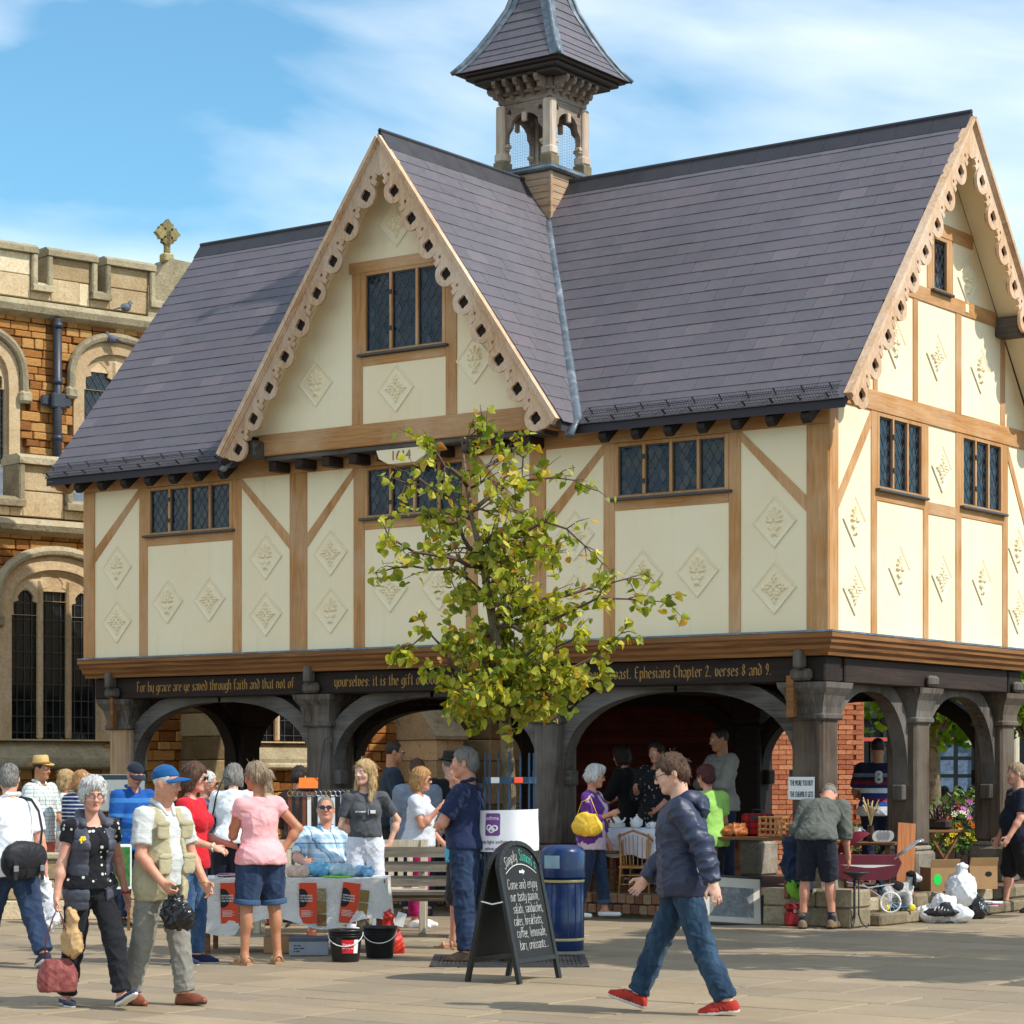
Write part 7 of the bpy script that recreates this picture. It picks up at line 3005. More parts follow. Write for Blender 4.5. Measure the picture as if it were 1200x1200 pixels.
p.shoes(cloth('red_suede', srgb(178, 52, 40)), sole_w, stripes=leather_bk)
pd = MB()
pd.cs = True
q = J['pel'] + V3([.19, .06, -.13])
pd.tube([tuple(q), tuple(q + [.01, .02, -.09]), tuple(q + [.012, -.01, -.15])], .005, 5)
pd.build('lanyard', plain('pink_lanyard', srgb(190, 56, 92), .6), p.root)
WALK = p

# --- middle distance
p = Person('grey haired man in a white polo shirt and jeans walking away', 14, 1133, 1.71, 218, vox=.009, skin='pink', lean=4, build=1.12, belly=.03, head=(30, 4, 0),
  arms={'r': (-4, 14, 12, 10, 60), 'l': (20, 10, 20, 20)}, legs={'l': (22, 3, 6, -8), 'r': (-20, 3, 10, 18)})
p.trousers(denim_d, 1.96, r=(.118, .09, .078))
p.top(white_cl, .75, -.14, .022, 'polo_shirt', sg=.03, collar=white_cl, loose=.02)
p.shoes(cloth('navy_trainers', srgb(40, 44, 60)), sole_w)
p.hair('grey', 'short')
p.glasses(leather_bk)
LEFTM = p
J = p.J
# strap runs over the shoulder to the bag on the right hip
o = thing('messenger_bag', 'black messenger bag slung at the back of the man in white', 'bag', tf(p.world(J['pel'] + V3([-.02, -.235, .0]))), heading(218) + .15)
bagm = cloth('black_nylon', srgb(34, 34, 38), rough=.55)
S = Solid()
S.ell((0, 0, 0), (.19, .075, .15), .03).ell((0, 0, .02), (.175, .07, .14), .03).ell((-.12, 0, -.02), (.08, .06, .12), .03).ell((.12, 0, -.02), (.08, .06, .12), .03)
link_mesh('bag_body', S.mesh(.01, 'bag_body', [bagm], wrinkle(.004, 7, 1)), o)
S = Solid()
S.ell((0, -.03, .03), (.205, .065, .13), .03).ell((-.13, -.03, .02), (.075, .055, .11), .03).ell((.13, -.03, .02), (.075, .055, .11), .03)
S.clip((0, 0, -.07), (0, 0, -1))
link_mesh('flap', S.mesh(.01, 'flap', [bagm], wrinkle(.004, 7, 2)), o)
for x in (-.13, .13):
 MB().box((x - .018, -.092, -.16), (x + .018, -.084, .0), .003).build('strap', leather_bk, o)
 MB().box((x - .024, -.1, -.09), (x + .024, -.09, -.04), .006).build('buckle', plain('grey_plastic', srgb(120, 122, 126), .4), o)
b = MB()
b.cs = True
b.tube([(.17, .0, .1), (.19, .0, .25), (.2, .06, .4), (.18, .13, .49), (.14, .24, .51), (.1, .33, .44)], .018, 6, flat=.35)
b.build('shoulder_strap', leather_bk, o)
gr = p.world(J['gripr'])
whitebag = plain('white_polythene', srgb(232, 234, 236), .4, .05, 8, .1)
carrier('carrier_bag', 'thin white carrier bag hanging from the hand of the man in white', 'bag', gr + V3([0, 0, -.42]), [((0, 0, .12), (.14, .08, .15)), ((.0, 0, .28), (.07, .04, .1)), ((0, 0, .38), (.025, .025, .06))], whitebag, .01, .02, 11)

p = Person('brown haired woman in a red top and jeans with sunglasses', 224, 1130, 1.69, 78, vox=.009, sex='w', skin='pink', build=1.08, head=(0, 6, 0), arms={'r': (6, 10, 68, 12, 35), 'l': (10, 10, 70, 20, 35)}, legs={'r': (-3, 3, 3, 0), 'l': (3, 3, 4, 0)})
p.trousers(denim, 1.95, r=(.108, .078, .064))
p.top(cloth('red_top', srgb(206, 34, 48)), .62, -.1, .016)
p.hair('brown', 'bob')
p.glasses(leather_bk, shade_lens, .022)
p.shoes(cloth('navy_suede', srgb(38, 44, 72)), sole_w)
wb = MB()
wb.cs = True
wb.tube([(cos(a) * .034, sin(a) * .034, 0) for a in np.linspace(0, 2 * pi, 13)], .008, 6)
wb.v = [tuple(Vector(p.J['wrr']) + MR(1.4, 4, 'X') @ Vector(q)) for q in wb.v]
wb.build('bracelet', plain('pale_beads', srgb(220, 206, 190), .4), p.root)

p = Person('blonde woman in a pink top and denim shorts seen from behind', 305, 1130, 1.70, 212, vox=.0085, sex='w', skin='tan', build=1.08, side=-2, head=(-25, 6, 0), arms={'r': (-24, 34, 78, 62, 30), 'l': (22, 8, 128, 20, 50)}, legs={'r': (0, 6, 2, 0, 16), 'l': (2, 5, 3, 0, 12)})
p.trousers(denim_d, .92, r=(.122, .098, .06), name='shorts', cuff=cloth('turned_denim', srgb(62, 86, 116)))
p.top(cloth('pink_top', srgb(240, 176, 178)), .36, -.07, .016, neck=.09, wr=.006)
p.hair('ash', 'ponytail')
hb = MB()
hb.lathe([(.025, -.012), (.034, 0), (.025, .012)], 10, (0, 0, 0), MT(p.J['head'] + p.Rh @ V3([0, -.125, .03])))
hb.build('hair_band', leather_bk, p.root)
p.shoes(plain('tan_strap', srgb(196, 160, 112), .6), plain('cork_sole', srgb(176, 140, 102), .7), kind='sandal')
wt = MB()
wt.lathe([(.033, -.01), (.037, 0), (.033, .01)], 12, (0, 0, 0), MT(p.J['wrl']), cap=False)
wt.build('wristwatch', leather_bk, p.root)

p = Person('fair haired girl in a charcoal charity t-shirt and white trousers', 0, 0, 1.73, 8, loc=GA(428, 23.3), vox=.0085, sex='w', skin='fair', build=.97, head=(42, 0, 0), arms={'r': (6, 14, 82, 86, 40), 'l': (-22, 34, 62, 55, 40)}, legs={'r': (2, 3, 2, 0), 'l': (0, 4, 2, 0)})
p.trousers(cloth('white_trousers', srgb(228, 230, 242)), 1.95, r=(.1, .07, .055), waist=.13)
tee = p.top(cloth('charcoal_tee', srgb(82, 84, 88)), .7, .06, .016, loose=.015, wr=.006)
p.hair('blonde', 'long')
p.shoes(white_cl, sole_w)
c = p.J['chest']
lg2 = MB()
def chest_y(x, z): return .142 - abs(x) ** 2 * 1.6 + .012 * math.exp(-((abs(x) - .07) / .05) ** 2)
for x0, x1, h in ((.108, .085, .014), (.078, .068, .012), (.065, .058, .01), (.055, .03, .012), (.027, .012, .013)):
 lg2.add([(x0, chest_y(x0, 0) + .034, c[2] - .01), (x1, chest_y(x1, 0) + .034, c[2] - .01), (x1, chest_y(x1, 0) + .034, c[2] - .01 + h), (x0, chest_y(x0, 0) + .034, c[2] - .01 + h)], [(0, 1, 2, 3)])
lg2.add([(-.012, .19, c[2] - .03), (-.016, .19, c[2] - .03), (-.016, .19, c[2] + .02), (-.012, .19, c[2] + .02)], [(0, 1, 2, 3)])
for x0, x1 in ((-.035, -.085),):
 lg2.add([(x0, chest_y(x0, 0) + .034, c[2] - .02), (x1, chest_y(x1, 0) + .034, c[2] - .02), (x1, chest_y(x1, 0) + .034, c[2] + .012), (x0, chest_y(x0, 0) + .034, c[2] + .012)], [(0, 1, 2, 3)])
lg2.build('printed_logo', plain('white_print', srgb(222, 222, 222), .7), p.root)
GIRL = p

p = Person('seated man in sunglasses and a blue plaid shirt behind the charity table', 0, 0, 1.76, 12, loc=GA(383, 23.75), vox=.0095, skin='ruddy', belly=.06, build=1.12, head=(8, -2, 0), lean=-8,
  arms={'r': (24, 24, 62, 30), 'l': (24, 20, 60, 30)}, legs={'r': (84, 10, 86, 0), 'l': (84, 10, 86, 0)})
p.trousers(denim_d, 1.9)
p.top(cloth('blue_plaid', srgb(150, 192, 220), 'check', c2=srgb(232, 240, 244), c3=srgb(52, 96, 140), f=11, d=.5), .85, -.08, .022, sg=.03, collar=cloth('blue_plaid', None), loose=.02)
p.hair('grey', 'crop')
p.glasses(leather_bk, shade_lens, .024)
p.shoes(leather_br, sole_b)

p = Person('grey haired man in a navy polo and jeans standing with folded arms', 548, 1126, 1.82, 252, vox=.0085, skin='ruddy', build=1.1, belly=.02, head=(-8, 3, 0), arms={'r': (30, 8, 100, 78), 'l': (30, 8, 102, 78)}, legs={'r': (2, 4, 2, 0, 14), 'l': (-2, 4, 2, 0, 14)})
p.trousers(denim_d, 1.95, r=(.112, .086, .074), wr=.008)
p.top(cloth('navy_polo', srgb(34, 44, 76)), .75, -.02, .018, collar=cloth('navy_polo', None), sg=.03)
p.belt(leather_br, .0)
p.hair('grey', 'short')
p.shoes(plain('brown_suede', srgb(104, 80, 60), .8), sole_b)

p = Person('man in a turquoise shirt, dark shorts and flip flops half hidden by the navy polo', 541, 1112, 1.7, 285, vox=.011, skin='ruddy', build=1.0, arms={'r': (25, 6, 95, 70), 'l': (25, 6, 95, 70)}, legs={'r': (4, 4, 2, 0), 'l': (-3, 4, 2, 0)})
p.trousers(cloth('dark_shorts', srgb(52, 52, 54)), 1.05, r=(.115, .096, .06), name='shorts')
p.top(cloth('turquoise_tee', srgb(74, 178, 214)), .65, -.12, .018)
p.hair('brown', 'crop')
p.shoes(plain('tan_strap', None), plain('cork_sole', None), kind='sandal')

p = Person('blonde woman in a pale grey t-shirt and magenta trousers, hand raised', 0, 0, 1.66, 76, loc=GA(491, 25.2), vox=.01, sex='w', skin='ruddy', build=1.08, head=(0, 4, 0), arms={'r': (20, 10, 118, 10, 35), 'l': (10, 8, 40, 30)})
p.trousers(cloth('magenta_trousers', srgb(160, 20, 92)), 1.9, r=(.108, .08, .064))
p.top(cloth('pale_grey_tee', srgb(206, 208, 214)), .62, -.06, .02, loose=.01)
p.hair('honey', 'bob')
p.glasses(leather_bk, shade_lens)
p.shoes(white_cl, sole_w)

p = Person('white haired woman in a purple cardigan with a yellow handbag', 0, 0, 1.66, 70, loc=GA(694, 26.5), z0=.03, vox=.0095, sex='w', skin='ruddy', build=1.02, head=(-4, 8, 0), arms={'r': (8, 10, 105, 10, 60), 'l': (6, 8, 14, 10)}, legs={'l': (10, 3, 4, 0), 'r': (-7, 3, 6, 4)})
p.trousers(denim_d, 1.85, r=(.104, .076, .068), cuff=cloth('turned_denim', None))
p.top(cloth('lilac_top', srgb(214, 190, 206)), .3, -.16, .012, 'top', neck=.09)
p.hair('white', 'fluffy')
p.glasses(frame_br)
p.shoes(white_cl, sole_w, kind='pump')
J, u = p.J, p.u
pur = cloth('purple_knit', srgb(104, 54, 138))
S = Solid()
p._torso(S, .024, .05)
S.ell(J['pel'] + V3([0, -.02, -.04]), (.19, .14, .18), .05)
for nm in 'rl':
 p._arm(S, nm, .016, .016, 1.6, .022)
S.clip(J['pel'] + V3([0, 0, -.14]), (0, 0, -1))
S.ell(J['chest'] + V3([0, .16, .02]), (.07, .11, .45), .02, 0, None, -1)
S.ell(J['neck'] + V3([0, .03, .05]), (.08, .09, .08), .01, 0, None, -1)
p.add(S, 'cardigan', pur, wr=wrinkle(.006, 8, 2))
gp = p.world(J['pel'] + V3([.24, .02, .16]))
yel = plain('yellow_leather', srgb(236, 192, 52), .42, .12, 9, .1)
o = carrier('handbag', 'soft yellow leather handbag on the arm of the woman in purple', 'handbag', gp + V3([0, 0, -.12]), [((0, 0, .06), (.17, .055, .1)), ((0, 0, .14), (.13, .04, .07))], yel, .01, .008, 9, [[(-.12, 0, .16), (-.06, 0, .33), (.04, 0, .37), (.12, 0, .17)]], rz=heading(75) + pi / 2)

# --- in and around the arcade
PZ = .285
p = Person('woman with maroon hair and a lime green t-shirt at the stall', 0, 0, 1.67, 196, loc=GA(829, 25.9), z0=.02, vox=.011, sex='w', skin='ruddy', build=1.16, head=(-20, 14, 0), arms={'r': (12, 12, 22, 20), 'l': (50, 10, 60, 20)})
p.trousers(black_cl, 1.9)
p.top(cloth('lime_green_tee', srgb(152, 200, 98)), .7, -.1, .022, sg=.03, loose=.01)
p.hair('maroon', 'bun')
p.shoes(leather_bk, sole_k)
p = Person('dark haired man in a grey zip jacket with folded arms', 0, 0, 1.84, 300, loc=GA(846, 28.0), z0=PZ, vox=.011, skin='tan', build=1.02, head=(10, 10, 0), arms={'r': (28, 10, 98, 75), 'l': (28, 10, 100, 75)})
p.trousers(navy_cl)
p.top(cloth('grey_zip_jacket', srgb(150, 148, 140)), 1.95, -.1, .028, 'jacket', neck=.07, sg=.02, wr=.008)
p.hair('dark', 'crop')
p.shoes(leather_bk, sole_k)
p = Person('woman in a black top with pale sprigs behind the crockery table', 0, 0, 1.68, 330, loc=GA(770, 27.9), z0=PZ, vox=.011, sex='w', skin='ruddy', build=1.12, head=(0, 6, 0), arms={'r': (18, 12, 95, 20, 30), 'l': (10, 10, 50, 40)})
p.trousers(black_cl)
p.top(cloth('sprigged_black', srgb(30, 30, 34), 'dots', c2=srgb(196, 186, 186), f=19, d=.17), 1.4, -.22, .03, 'tunic', neck=.1, sg=.05, loose=.03)
p.hair('dark', 'bun')
p.shoes(leather_bk, sole_k)
p = Person('figure in black leaning over the crockery table in the shade', 0, 0, 1.66, 235, loc=GA(740, 28.4), z0=PZ, vox=.013, sex='w', skin='ruddy', lean=12, arms={'r': (40, 8, 40, 20), 'l': (35, 8, 40, 20)})
p.trousers(black_cl)
p.top(cloth('black_top', srgb(28, 26, 28)), 1.2, -.15, .024, sg=.03)
p.hair('dark', 'bob')
p.shoes(leather_bk, sole_k)
p = Person('man in a grey sweater and dark shorts bending over the bric-a-brac', 0, 0, 1.76, 158, loc=GA(957, 24.9), vox=.0085, skin='ruddy', lean=54, build=1.0, head=(-6, 34, 0), arms={'r': (48, 8, 32, 10, 45), 'l': (18, 14, 40, 20, 50)}, legs={'r': (10, 5, 10, 0, 10), 'l': (2, 5, 6, 0, 12)})
p.trousers(cloth('black_denim_shorts', srgb(32, 34, 44)), .98, r=(.118, .094, .06), name='shorts')
p.top(cloth('grey_sweater', srgb(96, 98, 90), bump=.5), 1.5, -.02, .03, 'sweater', sg=.02, wr=.008)
p.hair('grey', 'crop')
p.cap(cloth('tan_check_cap', srgb(148, 128, 100), 'check', c2=srgb(96, 82, 64), f=50), None, -.05)
p.shoes(plain('walking_boot', srgb(118, 96, 72), .8), sole_k, kind='boot', sock=cloth('navy_sock', srgb(40, 44, 62)))
BEND = p
gl = p.world(p.J['wrl'])
# his jacket hangs over the left forearm
c_ = p.world((p.J['ell'] + p.J['wrl']) / 2)
S = Solid()
S.ell((0, 0, 0), (.15, .09, .07), .03).ell((0.01, 0, -.22), (.17, .08, .24), .05).ell((.05, .02, -.4), (.14, .07, .14), .04)
o = thing('jacket', 'navy jacket hung over the arm of the bending man', 'jacket', tf(c_), heading(180))
link_mesh('cloth_folds', S.mesh(.011, 'cloth_folds', [cloth('navy_fleece', srgb(34, 46, 68))], wrinkle(.016, 8, 2, (), (1, 1, .35))), o)
S = Solid()
S.ell((0.02, 0, -.46), (.12, .05, .12), .03)
link_mesh('green_lining', S.mesh(.011, 'green_lining', [cloth('hi_vis_green', srgb(112, 176, 52))], wrinkle(.02, 10, 3, (), (1, 1, .35))), o)
rug = cloth('rugby_stripes', srgb(40, 46, 78), 'bands', z0=.92, z1=1.5, stops=[(0, srgb(226, 228, 232)), (.09, srgb(40, 74, 140)), (.2, srgb(150, 30, 46)), (.26, srgb(40, 60, 120)), (.37, srgb(226, 228, 232)), (.47, srgb(36, 48, 96)), (.55, srgb(140, 28, 40)), (.62, srgb(34, 38, 66)), (.7, srgb(120, 122, 136)), (.78, srgb(30, 32, 54))])
p = Person('broad man in a striped navy, red and white rugby shirt, back turned', 0, 0, 1.8, 176, loc=GA(1029, 29.2), z0=PZ - .06, vox=.011, skin='tan', build=1.2, head=(0, 8, 0), arms={'r': (20, 12, 60, 40), 'l': (20, 14, 60, 40)})
p.trousers(navy_cl)
p.top(rug, .8, -.1, .024, 'rugby_shirt', sg=.035, wr=.004)
n8 = MB()
add_font(n8, '8', .2, Matrix.Identity(4), 'CENTER', .012)
mv = [( -x - .0, -.2 + abs(x) * .3, p.J['chest'][2] - .03 + z) for x, y_, z in n8.v]
MB().add(mv, n8.f).build('shirt_number', plain('white_print', None), p.root)
p.hair('dark', 'crop')
p.shoes(leather_bk, sole_k)
p = Person('man in a dark polo shirt and black shorts cut by the right edge', 0, 0, 1.72, 275, loc=GA(1193, 27.9), vox=.01, skin='pink', build=1.1, belly=.04, head=(0, 4, 0), arms={'r': (8, 10, 20, 20), 'l': (10, 12, 24, 20)}, legs={'r': (10, 4, 4, 0), 'l': (-8, 4, 6, 6)})
p.trousers(black_cl, 1.02, r=(.12, .1, .06), name='shorts')
p.top(cloth('dark_polo', srgb(30, 34, 50)), .75, -.12, .022, sg=.03)
p.hair('ash', 'short')
p.shoes(leather_bk, sole_k)

# --- left background
p = Person('man in a bright blue polo and dark cap looking down', 0, 0, 1.72, 40, loc=GA(156, 25.5), vox=.01, skin='ruddy', build=1.1, belly=.03, head=(8, 24, 0), arms={'r': (2, 9, 10, 10), 'l': (20, 8, 60, 30)})
p.trousers(denim_d)
p.top(cloth('blue_polo', srgb(26, 84, 160), 'stripe', c2=srgb(58, 122, 186), f=6.2, d=.3), .8, -.14, .022, sg=.03, collar=cloth('blue_collar', srgb(26, 84, 160)))
p.hair('grey', 'crop')
p.cap(cloth('dark_cap', srgb(34, 40, 54)))
p.shoes(leather_bk, sole_k)
p = Person('man in a straw hat and pale checked shirt by the church wall', 0, 0, 1.78, 62, loc=GA(47, 28.5), vox=.011, skin='tan', build=1.05, head=(0, 4, 0), arms={'r': (-4, 10, 14, 10), 'l': (10, 8, 50, 30)})
p.trousers(cloth('coral_shorts', srgb(222, 122, 112)), 1.1, r=(.118, .1, .06), name='shorts')
p.top(cloth('pale_grid_shirt', srgb(226, 232, 228), 'grid', c2=srgb(140, 160, 160), f=22), .95, -.16, .026, sg=.035, loose=.02, collar=cloth('pale_grid_shirt', None))
p.hair('dark', 'crop')
p.hat(plain('straw', srgb(206, 172, 104), .75, .2, 40, .3, 90), cloth('straw_band', srgb(150, 116, 70)))
p.shoes(leather_br, sole_b)
p = Person('blonde woman in a white dress behind the man in the straw hat', 0, 0, 1.64, 95, loc=GA(76, 29.0), vox=.013, sex='w', skin='tan', arms={'r': (4, 8, 30, 20), 'l': (4, 8, 30, 20)})
p.trousers(white_cl, 1.3, r=(.12, .1, .1), name='skirt')
p.top(cloth('white_dress', srgb(232, 232, 228)), .2, -.2, .02, 'dress', loose=.02)
p.hair('blonde', 'bob')
p.shoes(leather_br, sole_b)
p = Person('woman in a navy and white striped top with her back turned', 0, 0, 1.63, 165, loc=GA(94, 28.2), vox=.011, sex='w', skin='tan', build=1.05, head=(30, 6, 0), arms={'r': (14, 8, 70, 30), 'l': (14, 10, 60, 30)})
p.trousers(navy_cl)
p.top(cloth('breton_stripe', srgb(42, 54, 92), 'stripe', c2=srgb(216, 220, 228), f=22, d=.32), 1.0, -.14, .02, sg=.02)
p.hair('honey', 'bob')
p.shoes(leather_br, sole_b)
p = Person('grey haired woman in a white blouse and black trousers, seen from behind', 0, 0, 1.72, 172, loc=GA(271, 24.8), vox=.0095, sex='w', skin='fair', build=1.12, lean=10, head=(-22, 26, 0), arms={'r': (22, 10, 70, 20), 'l': (20, 10, 60, 20)})
p.trousers(cloth('navy_black_trousers', srgb(28, 30, 40)), 1.95, r=(.118, .094, .088))
p.top(cloth('white_blouse', srgb(232, 234, 236)), .7, -.04, .02, 'blouse', sg=.025)
p.hair('grey', 'bob')
p.shoes(leather_bk, sole_k)
b_ = p.world(p.J['pel'] + V3([-.2, -.08, .12]))
o = thing('shoulder_bag', 'small black shoulder bag on the woman in the white blouse', 'bag', tf(b_), heading(172))
MB().box((-.04, -.11, -.14), (.04, .11, .12), .025).build('bag_body', leather_bk, o)
b = MB()
b.cs = True
b.tube([(0, .08, .1), (.05, .05, .32), (.14, .0, .52), (.16, .1, .5)], .011, 6, flat=.4)
b.build('shoulder_strap', leather_bk, o)
p = Person('grey haired woman in a blue gingham shirt beside the white blouse', 0, 0, 1.62, 85, loc=GA(240, 25.2), vox=.011, sex='w', skin='ruddy', head=(0, 8, 0), arms={'r': (10, 8, 60, 20), 'l': (10, 8, 60, 20)})
p.trousers(black_cl)
p.top(cloth('gingham', srgb(40, 58, 116), 'check', c2=srgb(226, 230, 240), f=15, d=.5), 1.2, -.12, .022, sg=.025)
p.hair('white', 'short')
p.glasses(leather_bk, shade_lens)
p.shoes(leather_bk, sole_k)
p = Person('long haired woman in a beige coat facing the white blouse', 0, 0, 1.66, 300, loc=GA(307, 25.6), vox=.012, sex='w', skin='fair', head=(0, 12, 0))
p.trousers(cloth('beige_trousers', srgb(170, 152, 112)))
p.top(cloth('beige_coat', srgb(176, 158, 116)), 1.9, -.3, .03, 'coat')
p.hair('ash', 'long')
p.shoes(leather_br, sole_b)
p = Person('dark haired person behind the rack of belts', 0, 0, 1.68, 150, loc=GA(349, 26.0), vox=.013, skin='tan', head=(0, 14, 0))
p.trousers(black_cl)
p.top(cloth('brown_shirt', srgb(84, 64, 54)), 1.2, -.14, .022)
p.hair('dark', 'short')
p.shoes(leather_bk, sole_k)
p = Person('balding man in a dark blue shirt and glasses inside the arcade', 0, 0, 1.78, 100, loc=GA(459, 27.6), z0=PZ - .1, vox=.012, skin='tan', build=1.05, head=(0, 6, 0), arms={'r': (10, 8, 85, 20), 'l': (10, 8, 60, 20)})
p.trousers(black_cl)
p.top(cloth('dark_blue_shirt', srgb(44, 56, 68)), .8, -.14, .024, sg=.03)
p.hair('dark', 'crop')
p.glasses(leather_bk)
p.shoes(leather_bk, sole_k)
p = Person('man in a blue grey jacket with his back turned, behind the magenta trousers', 0, 0, 1.76, 186, loc=GA(489, 27.2), z0=.0, vox=.012, skin='fair', build=1.1)
p.trousers(navy_cl)
p.top(cloth('blue_grey_jacket', srgb(122, 134, 150)), 1.9, -.14, .03, 'jacket', wr=.008)
p.hair('brown', 'short')
p.shoes(leather_bk, sole_k)
p = Person('man in a black coat and dark felt hat inside the arcade', 0, 0, 1.74, 200, loc=GA(527, 27.8), z0=PZ - .2, vox=.012, skin='fair', build=1.05)
p.trousers(black_cl)
p.top(cloth('black_coat', srgb(26, 26, 30)), 1.9, -.3, .03, 'coat')
p.hair('grey', 'crop')
p.hat(cloth('dark_felt', srgb(48, 40, 38)), leather_bk)
p.shoes(leather_bk, sole_k)
# --- far right, sitting beyond the flowers
far_bench = None
for nm_, px, mt, hr, hatc in (('person in a denim jacket and cap sitting beyond the flowers', 1106, cloth('denim_jacket', srgb(84, 116, 150)), 'dark', True), ('dark haired person in black sitting beyond the flowers', 1123, black_cl, 'dark', False), ('person in dark grey half hidden by the last pillar, sitting', 1139, cloth('dark_grey_top', srgb(60, 60, 64)), 'brown', False)):
 p = Person(nm_, 0, 0, 1.72, 200 if not hatc else 140, loc=GA(px, 41 + (px % 3) * .3), vox=.014, skin='ruddy', arms={'r': (30, 8, 60, 20), 'l': (30, 8, 60, 20)}, legs={'r': (80, 6, 80, 0), 'l': (80, 6, 80, 0)})
 p.trousers(navy_cl, 1.9)
 p.top(mt, 1.8, -.06, .02)
 p.hair(hr, 'short')
 if hatc:
  p.cap(cloth('dark_cap', None))
 p.shoes(leather_bk, sole_k)
# ================================================================== things in the square
oldwood = wood('bench_old_wood', srgb(132, 120, 104), srgb(84, 72, 60), srgb(150, 142, 130), grain=(.08, 1, 1), silver=.7, bump=.6)
palewood = wood('bench_pale_wood', srgb(206, 192, 168), srgb(170, 152, 126), srgb(214, 204, 188), grain=(1, 1, .1), silver=.6)
tablewood = wood('table_wood', srgb(140, 98, 60), srgb(92, 60, 36), None, grain=(.08, 1, 1))
cane_m = wood('cane', srgb(188, 140, 84), srgb(138, 94, 50), None, grain=(1, 1, .2), rough=.5)
dkwood = wood('bentwood', srgb(112, 76, 46), srgb(72, 44, 26), None, grain=(1, 1, .2), rough=.4)
blue_iron = plain('blue_iron_paint', srgb(30, 62, 92), .42, .15, 8)
card_w = plain('white_card', None)
bk_print = plain('black_print', None)
orange_pr = plain('orange_print', srgb(226, 74, 34), .6, .06)


def board(o, name, c, w, h, mat, y=0.0, th=.004, M=Matrix.Identity(4), parent=None):
 return MB().box((c[0] - w / 2, y - th, c[1] - h / 2), (c[0] + w / 2, y, c[1] + h / 2), 0, M).build(name, mat, parent or o)


# ---- charity table
TD = 21.8
tbl = thing('charity_table', 'low table under a creased white cloth hung with orange posters', 'table', tf(GA(347, TD)), heading(0) + pi)
TW, TDp, TH_ = .82, .34, .66
for x in (-TW + .06, TW - .06):
 for y_ in (-TDp + .05, TDp - .05):
  MB().box((x - .022, y_ - .022, 0), (x + .022, y_ + .022, TH_ - .04), .004).build('leg', tablewood, tbl)
MB().box((-TW, -TDp, TH_ - .04), (TW, TDp, TH_), .004).build('table_top', tablewood, tbl)
# cloth: top and hanging sides with folds
nx, rows = 90, 16
per = []
rr_ = .03
for i in range(nx):
 u_ = i / nx * 2 * (2 * TW + 2 * TDp)
 Ls = [2 * TW, 2 * TDp, 2 * TW, 2 * TDp]
 k = 0
 while u_ > Ls[k]:
  u_ -= Ls[k]
  k += 1
 per.append([(-TW + u_, -TDp, 0, -1), (TW, -TDp + u_, 1, 0), (TW - u_, TDp, 0, 1), (-TW, TDp - u_, -1, 0)][k])
Vt, Qt = [], []
for j in range(rows):
 tq = j / (rows - 1)
 for i, (x, y_, ax_, ay_) in enumerate(per):
  drop = .40 + .05 * sin(i * .37) + (.06 if (x < -.5) else 0)
  fold = (.018 * sin(i * 1.15 + 1.3) + .014 * sin(i * .53)) * tq ** .8
  if ay_ < 0: fold *= .55
  Vt.append((x + ax_ * (.012 + fold + .03 * tq), y_ + ay_ * (.012 + fold + .02 * tq), TH_ + .006 - tq * drop))
n = len(per)
for j in range(rows - 1):
 for i in range(n):
  i2 = (i + 1) % n
  Qt.append((j * n + i, (j + 1) * n + i, (j + 1) * n + i2, j * n + i2))
clm = cloth('creased_white_cloth', srgb(228, 226, 220), bump=.8)
cm = mesh_np('cloth_skirt', np.array(Vt), np.array(Qt), clm)
tc_ = thing('tablecloth', 'white cloth draped over the charity table', 'tablecloth', tuple(tbl.location), tbl.rotation_euler[2])
link_mesh('cloth_skirt', cm, tc_)
MB().add([(x * 1.012, y_ * 1.02, TH_ + .006 + .002 * sin(i * 2.2)) for i, (x, y_, _, _) in enumerate(per)], [tuple(range(n))]).build('cloth_top', clm, tc_)
photo_m = stone('photo_print', [(.1, srgb(60, 70, 40)), (.4, srgb(150, 130, 70)), (.7, srgb(120, 60, 50)), (1, srgb(190, 180, 150))], scale=13, island=.4, hue=.05, bump=0, rough=.5)
for k, x in enumerate((-.56, .14, .53)):
 w_, h_ = (.155, .36)
 po = thing('poster', ('orange challenge poster on the cloth left of the pink top', 'orange challenge poster in the middle of the charity table', 'orange challenge poster at the right end of the charity table')[k], 'poster', tuple(tbl.location), tbl.rotation_euler[2])
 M = MT((x, -TDp - .05, TH_ - .03)) @ MR(R_(3), 4, 'X') @ MR(R_((-1, 0, 7)[k]), 4, 'Y')
 board(po, 'sheet', (0, -h_ / 2), w_, h_, orange_pr, 0, .002, M)
 bm_ = MB()
 pts = [(-w_ / 2, -.055)] + [(-w_ / 2 + .02 + (w_ - .03) * sin(a) * .5, -.135 + cos(a) * .085) for a in np.linspace(0, pi, 9)] + [(-w_ / 2, -.215)]
 bm_.prism(pts[::-1], .001, M @ MT((0, -.0045, 0)))
 bm_.build('black_petal', bk_print, po)
 tm = MB()
 for i, (l, cc) in enumerate((('CHALLENGE', 0), ('TO CHANGE', 0), ('THE WORLD', 0))):
  add_font(tm, l, .019, M @ MT((-w_ / 2 + .008, -.006, -.12 - i * .024)), 'LEFT', .0012)
 tag(tm.build('lettering', card_w, po), kind='stuff')
 tm = MB()
 for i in range(5):
  tm.box((-w_ / 2 + .015, -.0046, -.25 - i * .012), (-w_ / 2 + .1 + .02 * (i % 2), -.004, -.246 - i * .012), 0, M)
 tag(tm.build('small_print', card_w, po), kind='stuff')
 for i in range(3):
  MB().box((w_ / 2 + .004, -.003, -.05 - i * .115), (w_ / 2 + .085, -.001, -.155 - i * .115), 0, M).build('photograph', photo_m, po)
cello = NT('cellophane')
cello.color(srgb(206, 226, 236))
cello.rough(.12)
cello.p.inputs['Transmission Weight'].default_value = .75
